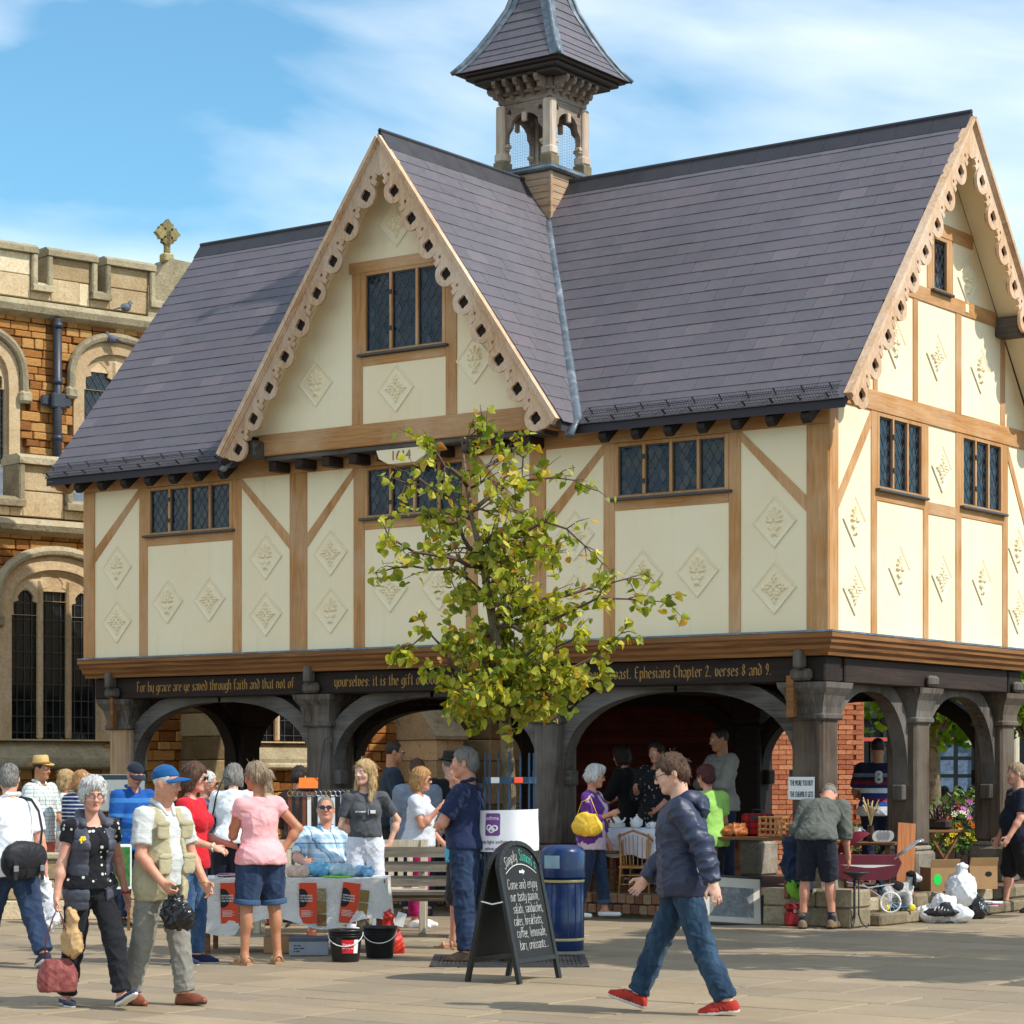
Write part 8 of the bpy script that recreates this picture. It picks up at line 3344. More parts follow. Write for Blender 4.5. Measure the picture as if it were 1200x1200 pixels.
cello.p.inputs['IOR'].default_value = 1.15
tp_ = cello.new('ShaderNodeBsdfTransparent')
mx_ = cello.new('ShaderNodeMixShader')
mx_.inputs[0].default_value = .08
cello.p.inputs['Transmission Weight'].default_value = 0
cello.link(tp_.outputs[0], mx_.inputs[1])
cello.link(cello.p.outputs[0], mx_.inputs[2])
cello.link(mx_.outputs[0], cello.n['Material Output'].inputs[0])
cello = cello.m
tz = TH_ + .012
Mt = MT(tbl.location) @ MR(tbl.rotation_euler[2], 4, 'Z')
for k, (x, y_, s, cc, lb) in enumerate(((.02, -.1, .09, srgb(214, 176, 150), 'cellophane bag of buns on the charity table'), (.2, .02, .11, srgb(90, 170, 206), 'blue cellophane bundle on the charity table'), (.42, -.08, .1, srgb(170, 196, 206), 'clear wrapped parcel at the right of the charity table'), (.6, .05, .08, srgb(96, 150, 190), 'small wrapped parcel at the end of the charity table'))):
 P = Mt @ Vector((x, y_, tz))
 o = thing('wrapped_parcel', lb, 'parcel', tuple(P))
 S = Solid()
 S.ell((0, 0, s * .5), (s * 1.3, s, s * .55), .02)
 link_mesh('contents', S.mesh(.012, 'contents', [plain('parcel_%d' % k, cc, .5, .3, 20)], wrinkle(.012, 14, k)), o)
 S = Solid()
 S.ell((0, 0, s * .55), (s * 1.5, s * 1.1, s * .68), .02).cone((s * .2, 0, s), (s * .1, 0, s * 1.7), s * .25, s * .5, .03)
 link_mesh('wrapping', S.mesh(.012, 'wrapping', [cello], wrinkle(.018, 13, k + 4)), o)
P = Mt @ Vector((-.55, -.05, tz))
o = thing('leaflet_stack', 'fan of purple and orange leaflets on the charity table', 'leaflets', tuple(P), tbl.rotation_euler[2])
for i in range(7):
 MB().box((-.12, -.08, i * .004), (.12, .08, i * .004 + .003), 0, TR((rnd.uniform(-.06, .06), rnd.uniform(-.03, .03), 0), rnd.uniform(-.5, .5))).build('leaflet', (orange_pr, card_w, plain('purple_print', srgb(112, 60, 132), .5), card_w)[i % 4], o)
P = Mt @ Vector((.38, -.24, tz))
tag(MB().box((-.12, -.05, 0), (.12, .05, .012), .002).build('green_booklet', plain('green_print', srgb(120, 206, 70), .5), None, tuple(P), (0, 0, .4)), 'bright green booklet at the front of the charity table', 'booklet')
# boxes under the table
o = thing('storage_box', 'grey lidded archive box under the charity table', 'box', tf(GA(362, 21.3)), heading(0) + pi + .05)
MB().box((-.17, -.12, 0), (.17, .12, .14), .01).build('box_body', plain('grey_card', srgb(150, 154, 162), .7), o)
MB().box((-.176, -.126, .125), (.176, .126, .165), .008).build('lid', plain('slate_card', srgb(84, 88, 100), .7), o)
lt = MB()
for z_, ends in ((.085, (-.13, -.095, -.06)), (.06, (-.13, -.08, -.03)), (.035, (-.13, -.11, -.07))):
 for xa, xb in zip(ends, ends[1:]):
  lt.box((xa, -.1215, z_), (xb - .006, -.1205, z_ + .012))
tag(lt.build('lettering', plain('grey_print', srgb(70, 72, 80), .7), o), kind='stuff')
o = thing('carton', 'plain brown carton under the left of the charity table', 'box', tf(GA(327, 21.6)), heading(0) + pi - .1)
MB().box((-.12, -.1, 0), (.12, .1, .15), .006).build('carton_body', cardb, o)
MB().box((-.121, -.02, .15), (.121, .02, .1515)).build('tape', plain('parcel_tape', srgb(190, 160, 110), .3), o)

blk_pl = plain('black_plastic', srgb(26, 26, 28), .4, .1)


def bucket(label, px, dep, lab):
 o = thing('bucket', label, 'bucket', tf(GA(px, dep)), heading(0) + pi, 'charity collection buckets')
 b = MB()
 b.cs = True
 b.lathe([(.112, 0), (.116, .01), (.142, .255), (.15, .257), (.15, .272), (.14, .272), (.135, .26), (.11, .03), (.0, .028)], 28, cap=False)
 b.build('tub', blk_pl, o)
 b = MB()
 b.cs = True
 for z in (.215, .235):
  b.tube([(cos(a) * (.1385 + (z - .215) * .1), sin(a) * (.1385 + (z - .215) * .1), z) for a in np.linspace(0, 2 * pi, 25)], .0045, 5)
 tag(b.build('rim_rib', blk_pl, o), kind='stuff')
 b = MB()
 b.cs = True
 b.tube([(cos(a) * .15, sin(a) * .148 - .0, .245 - .11 * max(0, -sin(a))) for a in np.linspace(pi, 2 * pi, 15)], .004, 6)
 hnd = b.build('handle', card_w, o)
 if lab:
  lb = MB()
  q = [(a, z) for a in np.linspace(-1.75, -.95, 7) for z in (.075, .19)]
  vs = [(cos(a) * (.1195 + z * .104 + .001), sin(a) * (.1195 + z * .104 + .001), z) for a, z in q]
  lb.add(vs, [(i * 2, i * 2 + 2, i * 2 + 3, i * 2 + 1) for i in range(6)])
  lo = lb.build('label', plain('red_print', srgb(204, 30, 44), .4), o)
  lb = MB()
  q = [(a, z) for a in np.linspace(-.95, -.62, 4) for z in (.075, .19)]
  vs = [(cos(a) * (.1195 + z * .104 + .001), sin(a) * (.1195 + z * .104 + .001), z) for a, z in q]
  lb.add(vs, [(i * 2, i * 2 + 2, i * 2 + 3, i * 2 + 1) for i in range(3)])
  tag(lb.build('label', card_w, o), 'white end of the bucket label')
  lt = MB()
  for i, l in enumerate(('Thank you', 'for your support')):
   vs, fs = font_mesh(l, .026 - i * .007)
   lt.add([(cos(-1.7 + x / .13) * (.121 + (.15 - i * .03) * .104 + .0015), sin(-1.7 + x / .13) * (.121 + (.15 - i * .03) * .104 + .0015), .14 - i * .028 + y_) for x, y_, _ in vs], fs)
  tag(lt.build('lettering', card_w, lo), kind='stuff')


bucket('black bucket with a red thank you label, beside the charity table', 405, 20.6, True)
bucket('black bucket with a white wire handle and no label', 445, 21.0, False)
o = thing('red_bag', 'red paper carrier bag slumped behind the buckets', 'bag', tf(GA(456, 21.5)), heading(0) + pi)
S = Solid()
S.ell((0, 0, .12), (.1, .06, .14), .03).ell((-.02, 0, .3), (.06, .03, .12), .04).ell((.05, 0, .06), (.08, .06, .07), .03)
link_mesh('bag_body', S.mesh(.011, 'bag_body', [plain('red_paper', srgb(204, 50, 34), .5)], wrinkle(.018, 10, 2)), o)
MB().box((-.03, -.05, .26), (.05, -.02, .38), 0, MR(.3, 4, 'Y')).build('paper_roll', card_w, o)


# ---- benches
def bench(label, px, dep, rz, L, mat, vertical):
 o = thing('bench', label, 'bench', tf(GA(px, dep)), rz, 'wooden benches')
 for x in (-L / 2 + .05, L / 2 - .05):
  MB().box((x - .035, -.25, 0), (x + .035, -.18, .62), .006).build('leg', mat, o)
  MB().beam((x, .2, 0), (x, .2, .44), .07, .07).beam((x, .2, .44), (x, .29, .92), .07, .07).build('leg', mat, o)
  MB().box((x - .035, -.28, .62), (x + .035, .24, .66), .01).build('armrest', mat, o)
  MB().box((x - .03, -.18, .36), (x + .03, .2, .42), .006).build('side_rail', mat, o)
 for i, y_ in enumerate(np.linspace(-.22, .17, 5)):
  MB().box((-L / 2 + .02, y_ - .04, .42), (L / 2 - .02, y_ + .04, .448), .006).build('seat_slat', mat, o)
 if vertical:
  MB().beam((-L / 2 + .08, .285, .88), (L / 2 - .08, .285, .88), .04, .085).build('top_rail', mat, o)
  MB().beam((-L / 2 + .08, .225, .52), (L / 2 - .08, .225, .52), .04, .06).build('low_rail', mat, o)
  for x in np.arange(-L / 2 + .13, L / 2 - .1, .095):
   MB().beam((x, .226, .55), (x, .283, .84), .055, .02, up=(0, 1, 0)).build('back_slat', mat, o)
 else:
  for z, y_ in ((.56, .235), (.7, .262), (.84, .288)):
   MB().beam((-L / 2 + .08, y_, z), (L / 2 - .08, y_, z), .028, .1).build('back_slat', mat, o)
 MB().box((-L / 2 + .085, -.245, .34), (L / 2 - .085, -.2, .41), .005).build('front_rail', mat, o)
 return o


B0 = heading(0) + pi
bench('pale slatted bench behind the seated man in plaid', 400, 24.35, B0, 1.75, palewood, True)
bench('weathered grey bench with horizontal back slats near the tree', 493, 23.6, B0 + pi, 1.2, oldwood, False)

# ---- tree guard, grate and banner
grate = thing('tree_grate', 'square cast iron grate set in the paving round the tree', 'tree grate', (float(tree_p[0]), float(tree_p[1]), 0), B0)
iron_dk = plain('cast_iron_grate', srgb(56, 54, 52), .6, .25, 9, .2)
for q in range(4):
 for k in range(15):
  y_ = .12 + k * .035
  MB().box((-y_ - .0, y_ - .011, .002), (y_, y_ + .011, .008), 0, MR(q * pi / 2, 4, 'Z')).build('grate_bar', iron_dk, grate)
MB().box((-.66, -.66, -.01), (.66, .66, .0035)).build('grate_bed', plain('grate_soil', srgb(50, 44, 38), .95, .3), grate)
for q in range(4):
 MB().box((-.66, .62, .0035), (.66, .66, .01), .002, MR(q * pi / 2, 4, 'Z')).build('grate_frame', iron_dk, grate)
guard = thing('tree_guard', 'tall blue iron railing guard round the young lime tree', 'tree guard', (float(tree_p[0]), float(tree_p[1]), .01), B0)
GR = .225
for z, r in ((.1, GR), (1.53, GR)):
 b = MB()
 for k in range(16):
  a0_, a1_ = 2 * pi * k / 16, 2 * pi * (k + 1) / 16
  b.beam((cos(a0_) * r, sin(a0_) * r, z), (cos(a1_) * r, sin(a1_) * r, z), .012, .055, ext=.002)
 b.build('hoop', blue_iron, guard)
for k in range(14):
 a = 2 * pi * (k + .5) / 14
 MB().beam((cos(a) * (GR - .012), sin(a) * (GR - .012), 0), (cos(a) * (GR - .012), sin(a) * (GR - .012), 1.76 - .05 * (k % 2)), .016, .016).build('bar', blue_iron, guard)
for a in (-1.25, -2.1):
 MB().box((-.04, -.008, -.025), (.04, .008, .025), .004, MT((cos(a) * (GR + .012), sin(a) * (GR + .012), 1.53)) @ MR(a + pi / 2, 4, 'Z')).build('sticker', card_w if a < -2 else orange_pr, guard)
ban = thing('banner', 'white asthma charity banner wrapped round the tree guard', 'banner', (float(tree_p[0]), float(tree_p[1]), .01), B0)
bn_m = plain('banner_vinyl', srgb(232, 232, 234), .5, .04, 6)
NB = 28
def ban_pt(s, z):       # s metres along the banner front, 0 at its middle
 a = -pi / 2 + s / (GR + .03)
 r = GR + .03 + .004 * sin(s * 30) + .004 * sin(z * 14)
 return (cos(a) * r, sin(a) * r, z + .02 * s)
vs, fs = [], []
for i in range(NB + 1):
 for z in (.93, 1.02, 1.11, 1.2, 1.28):
  vs.append(ban_pt(-.36 + .72 * i / NB, z))
for i in range(NB):
 for j in range(4):
  fs.append((i * 5 + j, i * 5 + j + 5, i * 5 + j + 6, i * 5 + j + 1))
bb = MB()
bb.cs = True
bb.add(vs, fs)
bb.build('sheet', bn_m, ban)
def on_ban(mb, V2, F2, off=.002):
 out = []
 for s, z in V2:
  p_ = Vector(ban_pt(s, z))
  q = Vector((p_.x, p_.y, 0)).normalized() * off
  out.append(tuple(p_ + q))
 mb.add(out, F2)
purple = plain('purple_print', srgb(112, 60, 132), .5)
pm = MB()
sq = [(x, z) for x, c_ in zip(np.linspace(-.235, -.08, 13), [.01] + [0] * 11 + [.01]) for z in (1.065 + c_, 1.255 - c_)]
on_ban(pm, sq, [(i * 2, i * 2 + 2, i * 2 + 3, i * 2 + 1) for i in range(12)])
lgp = pm.build('logo_block', purple, ban)
wm = MB()
vv, ff = font_mesh('asthma', .048)
on_ban(wm, [(-.228 + x * 1.0, 1.2 + y_) for x, y_, _ in vv], ff, .004)
for cx_, cz_ in ((-.185, 1.135), (-.13, 1.13), (-.158, 1.115)):
 ring = [(cx_ + cos(a) * r_, cz_ + sin(a) * r_ * .8) for a in np.linspace(0, 2 * pi, 16, endpoint=False) for r_ in (.019, .033)]
 on_ban(wm, ring, [(i * 2, i * 2 + 1, (i * 2 + 3) % 32, (i * 2 + 2) % 32) for i in range(16)], .004)
tag(wm.build('logo_lettering', card_w, lgp), kind='stuff')
tm = MB()
for l, z, sz in (('help fight asthma', 1.0, .043), ('asthma.org.uk', .945, .038)):
 vv, ff = font_mesh(l, sz)
 for dx in (0, .0018):
  on_ban(tm, [(-.29 + x + dx + (.05 if z < .98 else 0), z + y_) for x, y_, _ in vv], ff, .002 + dx)
tag(tm.build('lettering', purple, ban), kind='stuff')

# ---- chalk board
ab = thing('chalkboard', 'black A-board with chalk menu standing in front of the tree guard', 'chalkboard', tf(GA(602, 18.75)), heading(60) + pi)
bkw = plain('black_stained_wood', srgb(24, 23, 23), .5, .15, 10, .2)
slate_b = plain('chalkboard_paint', srgb(19, 19, 20), .7, .18, 4)
AH, AW, SPR = 1.08, .31, .23
for s, nm_ in ((-1, 'front_board'), (1, 'rear_board')):
 tilt = math.atan(SPR / AH) * s
 M = MT((0, s * SPR, 0)) @ MR(tilt, 4, 'X')
 outl = [(-AW, .17), (AW, .17)] + [(AW, .86)] + [(cos(a) * AW, .86 + sin(a) * .22) for a in np.linspace(.12, pi - .12, 12)] + [(-AW, .86)]
 bo = MB().prism(outl, .012, M @ MT((0, -.006, 0))).build(nm_, slate_b, ab)
 for x in (-AW, AW):
  MB().box((x - .022, -.018, 0), (x + .022, .018, .9), .004, M).build('leg', bkw, ab)
 MB().box((-AW + .022, -.016, .15), (AW - .022, .016, .19), .004, M).build('rail', bkw, ab)
 cr = MB()
 arcp = [(cos(a) * (AW - .0), .86 + sin(a) * .22) for a in np.linspace(0, pi, 15)]
 for (x0_, z0_), (x1_, z1_) in zip(arcp, arcp[1:]):
  p0_, p1_ = M @ Vector((x0_, 0, z0_)), M @ Vector((x1_, 0, z1_))
  cr.beam(p0_, p1_, .034, .04, up=M.to_3x3() @ Vector((0, 1, 0)), ext=.004)
 cr.build('arched_top', bkw, ab)
 if s < 0:
  chalk = plain('white_chalk', srgb(214, 214, 208), .9, .3, 60)
  green_chalk = plain('green_chalk', srgb(70, 196, 170), .9, .3, 60)
  Mc = M @ MT((0, -.0085, 0))
  def wp(x0_, lift):
   def f(a, b):
    x = x0_ + a
    return (x, lift - x * x * 1.35 + b)
   return f
  c1 = MB()
  line_text(c1, 'Simply', .0125, Mc, .34, 0, .215, .12, 3, .1, wp(-.225, .945))
  for (xa, xb, lf) in ((-.225, .24, .915),):
   pts = [(x, lf - x * x * 1.35) for x in np.linspace(xa, xb, 14)]
   for a_, b_ in zip(pts, pts[1:]):
    c1.add([(a_[0], 0, a_[1] - .003), (b_[0], 0, b_[1] - .003), (b_[0], 0, b_[1] + .003), (a_[0], 0, a_[1] + .003)], [(0, 1, 2, 3)], Mc)
  c1.add([(-.02, 0, .845), (.03, 0, .845), (.03, 0, .832), (.065, 0, .855), (.03, 0, .878), (.03, 0, .865), (-.02, 0, .865)], [tuple(range(7))], Mc)
  for i, l in enumerate(('Come and enjoy', 'our tasty panini,', 'salads, sandwiches,', 'cakes, breakfasts,', 'coffee, lemonade,', 'bars, croissants...')):
   line_text(c1, l, .0118, Mc @ MT((-.235 + .012 * (i % 3), 0, .725 - i * .094)), .3, 0, .46 - .015 * (i % 2), .2, 10 + i, .14)
  tag(c1.build('chalk_lettering', chalk, bo), kind='stuff')
  c1 = MB()
  line_text(c1, "Simon's", .0135, Mc, .42, 0, .235, .1, 5, .1, wp(.02, .945))
  tag(c1.build('chalk_lettering', green_chalk, bo), kind='stuff')
b = MB()
b.tube([(-AW - .02, -SPR * .42, .62), (-AW - .02, 0, .6), (-AW - .02, SPR * .42, .62)], .006, 5)
b.build('stay_cord', card_w, ab)

# ---- litter bin
lbn = thing('litter_bin', 'round blue litter bin with gold bands behind the chalkboard', 'bin', tf(GA(659, 21.9)), heading(-8) + pi)
bl = plain('bin_blue', srgb(10, 46, 96), .35, .08, 5, coat=.3)
r0 = .195
b = MB()
b.cs = True
b.lathe([(r0 - .01, 0), (r0, .01), (r0, .66)], 32)
b.build('bin_body', bl, lbn)
for k in range(16):
 a = 2 * pi * k / 16
 MB().box((-.003, -.004, .1), (.003, .004, .62), 0, MT((cos(a) * r0, sin(a) * r0, 0)) @ MR(a, 4, 'Z')).build('body_rib', bl, lbn)
b = MB()
b.cs = True
b.lathe([(r0 + .012, .66), (r0 + .014, .68), (r0 + .012, .88), (r0 - .01, .925), (r0 - .06, .95), (.0, .955)], 32, cap=False)
hd_ = b.build('hood', bl, lbn)
goldb = plain('bin_gold', srgb(206, 182, 118), .4, .05)
for z in (.09, .615):
 b = MB()
 b.cs = True
 b.lathe([(r0 + .001, z), (r0 + .006, z + .003), (r0 + .006, z + .022), (r0 + .001, z + .025)], 32, cap=False)
 b.build('gold_band', goldb, lbn)
for q, a0_ in enumerate((-1.95, .9)):
 vs = []
 for a in np.linspace(a0_ - .38, a0_ + .38, 8):
  for z in (.745, .86):
   vs.append((cos(a) * (r0 + .0155), sin(a) * (r0 + .0155), z))
 MB().add(vs, [(i * 2, i * 2 + 2, i * 2 + 3, i * 2 + 1) for i in range(7)]).build('notice_panel' if q == 0 else 'mouth', plain('bin_notice', srgb(160, 186, 200), .3, .15) if q == 0 else plain('bin_mouth', srgb(14, 18, 24), .8), hd_)

# ---- under the arcade: stalls
crock = plain('white_china', srgb(232, 230, 224), .2, .05)
PZT = .285


def simple_table(label, P, rz, w, d, h, mat, cloth_mat=None, name='stall_table'):
 o = thing(name, label, 'table', tf(P), rz)
 for x in (-w + .06, w - .06):
  for y_ in (-d + .06, d - .06):
   MB().box((x - .025, y_ - .025, 0), (x + .025, y_ + .025, h - .03), .004).build('leg', mat, o)
 MB().box((-w, -d, h - .03), (w, d, h), .004).build('table_top', mat, o)
 if cloth_mat:
  vs, fs = [], []
  n_ = 40
  for i in range(n_ + 1):
   x = -w - .01 + (2 * w + .02) * i / n_
   f = .014 * sin(i * .9) + .01 * sin(i * .37)
   vs += [(x, d, h + .004), (x, -d - .008, h + .004), (x, -d - .012 + f * .4, h - .12), (x, -d - .02 + f, h - .3 - .02 * sin(i * .5))]
  for i in range(n_):
   for j in range(3):
    fs.append((i * 4 + j, i * 4 + 4 + j, i * 4 + 5 + j, i * 4 + 1 + j))
  b_ = MB()
  b_.cs = True
  b_.add(vs, fs)
  b_.build('cloth', cloth_mat, o)
 return o


t1p = GA(752, 26.9, PZT)
simple_table('stall table with a pale cloth spread with china, inside the arch', t1p, 0, .62, .32, .7, tablewood, cloth('pale_cloth', srgb(214, 216, 224), bump=.6))
china_spots = [(-.5, -.1, 0), (-.38, .05, 1), (-.25, -.12, 2), (-.12, .02, 0), (0, -.1, 1), (.12, .06, 2), (.22, -.12, 0), (.34, 0, 1), (.46, -.08, 2), (.53, .1, 0)]
for i, (x, y_, k) in enumerate(china_spots):
 lb = ('white cup', 'small white teapot', 'stack of white plates')[k] + ', number %d from the left on the china stall'.replace('number %d', ('first', 'second', 'third', 'fourth', 'fifth', 'sixth', 'seventh', 'eighth', 'ninth', 'tenth')[i])
 o = thing(('teacup', 'teapot', 'plate_stack')[k], lb, ('cup', 'teapot', 'plates')[k], (float(t1p[0]) + x, float(t1p[1]) + y_, PZT + .706), i * .7)
 b = MB()
 b.cs = True
 if k == 0:
  b.lathe([(.02, 0), (.03, .01), (.045, .07), (.041, .07), (.026, .015), (0, .014)], 14, cap=False)
  b.build('bowl', crock, o)
  h_ = MB()
  h_.tube([(.042, 0, .06), (.07, 0, .05), (.06, 0, .02), (.033, 0, .02)], .006, 6)
  h_.build('handle', crock, o)
 elif k == 1:
  b.lathe([(.03, 0), (.06, .03), (.065, .07), (.045, .11), (.03, .115)], 16)
  b.build('pot', crock, o)
  l_ = MB()
  l_.lathe([(.032, .115), (.02, .13), (.008, .135), (.012, .15), (.004, .156)], 12)
  l_.build('lid', crock, o)
  s_ = MB()
  s_.tube([(.055, 0, .05), (.095, 0, .08), (.11, 0, .11)], [.016, .011, .009], 8)
  s_.build('spout', crock, o)
  h_ = MB()
  h_.tube([(-.05, 0, .1), (-.1, 0, .09), (-.09, 0, .04), (-.055, 0, .03)], .007, 6)
  h_.build('handle', crock, o)
 else:
  for q in range(5):
   p_ = MB()
   p_.cs = True
   p_.lathe([(.05, q * .009), (.095, q * .009 + .012), (.095, q * .009 + .016), (.05, q * .009 + .006)], 18, cap=False)
   p_.build('plate', crock, o)
tag(MB().box((-.05, -.05, 0), (.05, .05, .12), .01).build('red_tin', plain('red_tin', srgb(176, 30, 32), .35), None, (float(t1p[0]) - .57, float(t1p[1]) + .12, PZT + .706)), 'square red tin at the left of the china stall', 'tin')


def bent_chair(P, rz):
 o = thing('bentwood_chair', 'dark bentwood chair with a looped back beside the china stall', 'chair', tf(P), rz)
 b = MB()
 b.cs = True
 b.lathe([(.19, .43), (.2, .44), (.2, .455), (.17, .462), (.0, .46)], 22)
 b.build('seat', dkwood, o)
 for a in (.7, 2.4, 3.9, 5.5):
  l_ = MB()
  l_.cs = True
  l_.tube([(cos(a) * .15, sin(a) * .15, .44), (cos(a) * .2, sin(a) * .2, 0)], [.017, .012], 8)
  l_.build('leg', dkwood, o)
 for w_, h_ in ((.19, .9), (.12, .82)):
  l_ = MB()
  l_.cs = True
  l_.tube([(cos(a) * w_, .17 + .06 * max(0, sin(a)), .45 + (h_ - .45) * (sin(a) ** .6 if sin(a) > 0 else 0)) for a in np.linspace(0, pi, 15)], .013, 8)
  l_.build('back_hoop', dkwood, o)
 b = MB()
 b.cs = True
 b.tube([(cos(a) * .15, sin(a) * .15, .25) for a in np.linspace(0, 2 * pi, 19)], .009, 6)
 b.build('ring_stretcher', dkwood, o)


bent_chair(GA(712, 26.75, PZT), heading(200))


def cane_chair(P, rz):
 o = thing('cane_armchair', 'low cane armchair with curved arms beside the bentwood chair', 'chair', tf(P), rz)
 for x, y_ in ((-.2, -.18), (.2, -.18), (-.18, .18), (.18, .18)):
  b = MB()
  b.cs = True
  b.tube([(x * 1.1, y_ * 1.1, 0), (x, y_, .36), (x * 1.05, y_ * 1.05, .56 if y_ < 0 else .8)], .014, 8)
  b.build('leg', cane_m, o)
 b = MB()
 b.box((-.21, -.2, .33), (.21, .2, .365), .012)
 b.build('seat', cane_m, o)
 b = MB()
 b.cs = True
 b.tube([(-.22, -.2, .56), (-.24, 0, .6), (-.2, .19, .76), (0, .23, .84), (.2, .19, .76), (.24, 0, .6), (.22, -.2, .56)], .017, 8)
 b.build('arm_rail', cane_m, o)
 for i in range(15):
  a = -.3 + (pi + .6) * i / 14
  x, y_ = cos(a) * .2, .02 + sin(a) * .19
  b = MB()
  b.tube([(x, y_, .36), (x * 1.08, y_ * 1.08, .58 + .2 * max(0, sin(a)))], .006, 5)
  b.build('spindle', cane_m, o)
 for z in (.12, .24):
  for s in (-1, 1):
   b = MB()
   b.tube([(-.2, s * .185, z), (.2, s * .185, z)], .008, 6)
   b.build('stretcher', cane_m, o)
 return o


cane_chair(GA(750, 26.6, PZT), heading(-25) + 0).scale = (.9, .9, .82)

t2p = GA(893, 25.75, PZT)
simple_table('dark wooden stall table with a red box and wooden crate by the corner pillar', t2p, 0, .5, .3, .64, tablewood)
z2 = PZT + .64 + .002
red_tar = cloth('red_tartan', srgb(170, 26, 30), 'check', c2=srgb(110, 16, 22), c3=srgb(24, 24, 26), f=14, d=.4)
o = thing('picnic_case', 'red tartan picnic case on the stall by the corner pillar', 'case', (float(t2p[0]) - .12, float(t2p[1]) + .12, z2), .1)
MB().box((-.16, -.09, 0), (.16, .09, .24), .02).build('case_body', red_tar, o)
MB().box((-.04, -.1, .18), (.04, -.088, .22), .004).build('clasp', blk_pl, o)
b = MB()
b.tube([(-.06, 0, .24), (-.05, 0, .28), (.05, 0, .28), (.06, 0, .24)], .009, 6)
b.build('handle', blk_pl, o)
o = thing('wooden_crate', 'small open slatted wooden crate on the stall by the corner pillar', 'crate', (float(t2p[0]) + .22, float(t2p[1]) - .14, z2), .15)
for x in (-.12, 0, .12):
 for y_ in (-.09, .09):
  MB().box((x - .009, y_ - .009, 0), (x + .009, y_ + .009, .21), .002).build('upright', cane_m, o)
for z in (.01, .07, .13, .195):
 for y_ in (-.102, .09):
  MB().box((-.135, y_, z), (.135, y_ + .012, z + .022), .002).build('slat', cane_m, o)
 for x in (-.135, .123):
  MB().box((x, -.09, z), (x + .012, .09, z + .022), .002).build('slat', cane_m, o)
o = thing('leather_bag', 'heap of tan leather straps at the left of the stall', 'leather goods', (float(t2p[0]) - .3, float(t2p[1]) - .12, z2))
S = Solid()
S.ell((0, 0, .045), (.16, .1, .05), .02).ell((.06, .02, .08), (.1, .07, .045), .02)
link_mesh('leather_folds', S.mesh(.01, 'leather_folds', [plain('tan_leather', srgb(170, 96, 46), .4, .25)], wrinkle(.02, 12, 3, (), (1, 1, .4))), o)
o = thing('wire_basket', 'black wire basket at the right end of the stall', 'basket', (float(t2p[0]) + .42, float(t2p[1]) + .02, z2))
b = MB()
for z, r_ in ((.01, .08), (.06, .1), (.11, .12)):
 b.tube([(cos(a) * r_, sin(a) * r_, z) for a in np.linspace(0, 2 * pi, 17)], .004, 5)
for k in range(10):
 a = k * .628
 b.tube([(cos(a) * .08, sin(a) * .08, .01), (cos(a) * .12, sin(a) * .12, .11)], .003, 4)
tag(b.build('wire_frame', black_iron, o), kind='stuff')
b = MB()
b.tube([(cos(a) * .11, 0, .11 + sin(a) * .16) for a in np.linspace(0, pi, 13)], .005, 5)
b.build('handle', black_iron, o)
# framed engraving
pf = thing('framed_picture', 'large framed sepia engraving leaning on the platform edge', 'picture', tf(GA(858, 25.5)), heading(12) + pi)
Mp = MR(R_(-17), 4, 'X') @ MR(R_(4), 4, 'Y')
PW, PH_ = .34, .54
for a_, b_ in (((-PW, 0), (PW, .025)), ((-PW, PH_ - .025), (PW, PH_)), ((-PW, .025), (-PW + .025, PH_ - .025)), ((PW - .025, .025), (PW, PH_ - .025))):
 MB().box((a_[0], -.012, a_[1]), (b_[0], .02, b_[1]), .004, Mp).build('frame_bar', plain('dark_frame', srgb(44, 40, 44), .4), pf)
MB().box((-PW + .025, .0, .025), (PW - .025, .012, PH_ - .025), 0, Mp).build('mount', plain('sepia_mount', srgb(206, 190, 166), .5, .1, 4), pf)
t = NT('sepia_engraving')
v = t.coord('Object')
t.color(t.ramp(t.math('ADD', t.math('MULTIPLY', t.noise(v, 9, 6, .6, .5), .7), t.math('MULTIPLY', t.noise(v, 40, 4), .3)), [(.38, srgb(44, 38, 36)), (.52, srgb(96, 86, 78)), (.66, srgb(150, 136, 120))]))
t.rough(.3)
MB().box((-PW + .1, -.004, .09), (PW - .1, .0, PH_ - .13), 0, Mp).build('engraving', t.m, pf)
MB().box((-PW + .03, -.0065, .03), (PW - .03, -.0055, PH_ - .03), 0, Mp).build('sheet_of_glass', cello, pf)
# red case on the paving
rc = thing('vanity_case', 'small red case on the paving behind the bending man', 'case', tf(GA(943, 25.35)), heading(5) + pi)
rcm = plain('red_case', srgb(150, 22, 34), .4, .12)
MB().box((-.21, -.07, 0), (.21, .07, .16), .025).build('case_body', rcm, rc)
MB().box((-.212, -.072, .162), (.212, .072, .235), .025).build('lid', rcm, rc)
for x in (-.12, .12):
 MB().box((x - .015, -.078, .14), (x + .015, -.07, .18), .003).build('clasp', steel, rc)
b = MB()
b.tube([(-.06, 0, .235), (-.05, 0, .27), (.05, 0, .27), (.06, 0, .235)], .008, 6)
b.build('handle', rcm, rc)
# iron plant stand
st = thing('iron_stand', 'black wrought iron stand with scrolled feet by the step', 'stand', tf(GA(1003, 24.9)), .3)
for k in range(3):
 a = k * 2.094 + .4
 b = MB()
 b.cs = True
 b.tube([(cos(a) * .03, sin(a) * .03, .55), (cos(a) * .03, sin(a) * .03, .14), (cos(a) * .06, sin(a) * .06, .06), (cos(a) * .11, sin(a) * .11, .015), (cos(a) * .14, sin(a) * .14, .03), (cos(a) * .125, sin(a) * .125, .055)], .008, 6)
 b.build('scroll_leg', black_iron, st)
b = MB()
b.cs = True
b.lathe([(.02, .5), (.06, .53), (.13, .57), (.135, .585), (.12, .58), (.0, .55)], 18, cap=False)
b.build('dish', black_iron, st)
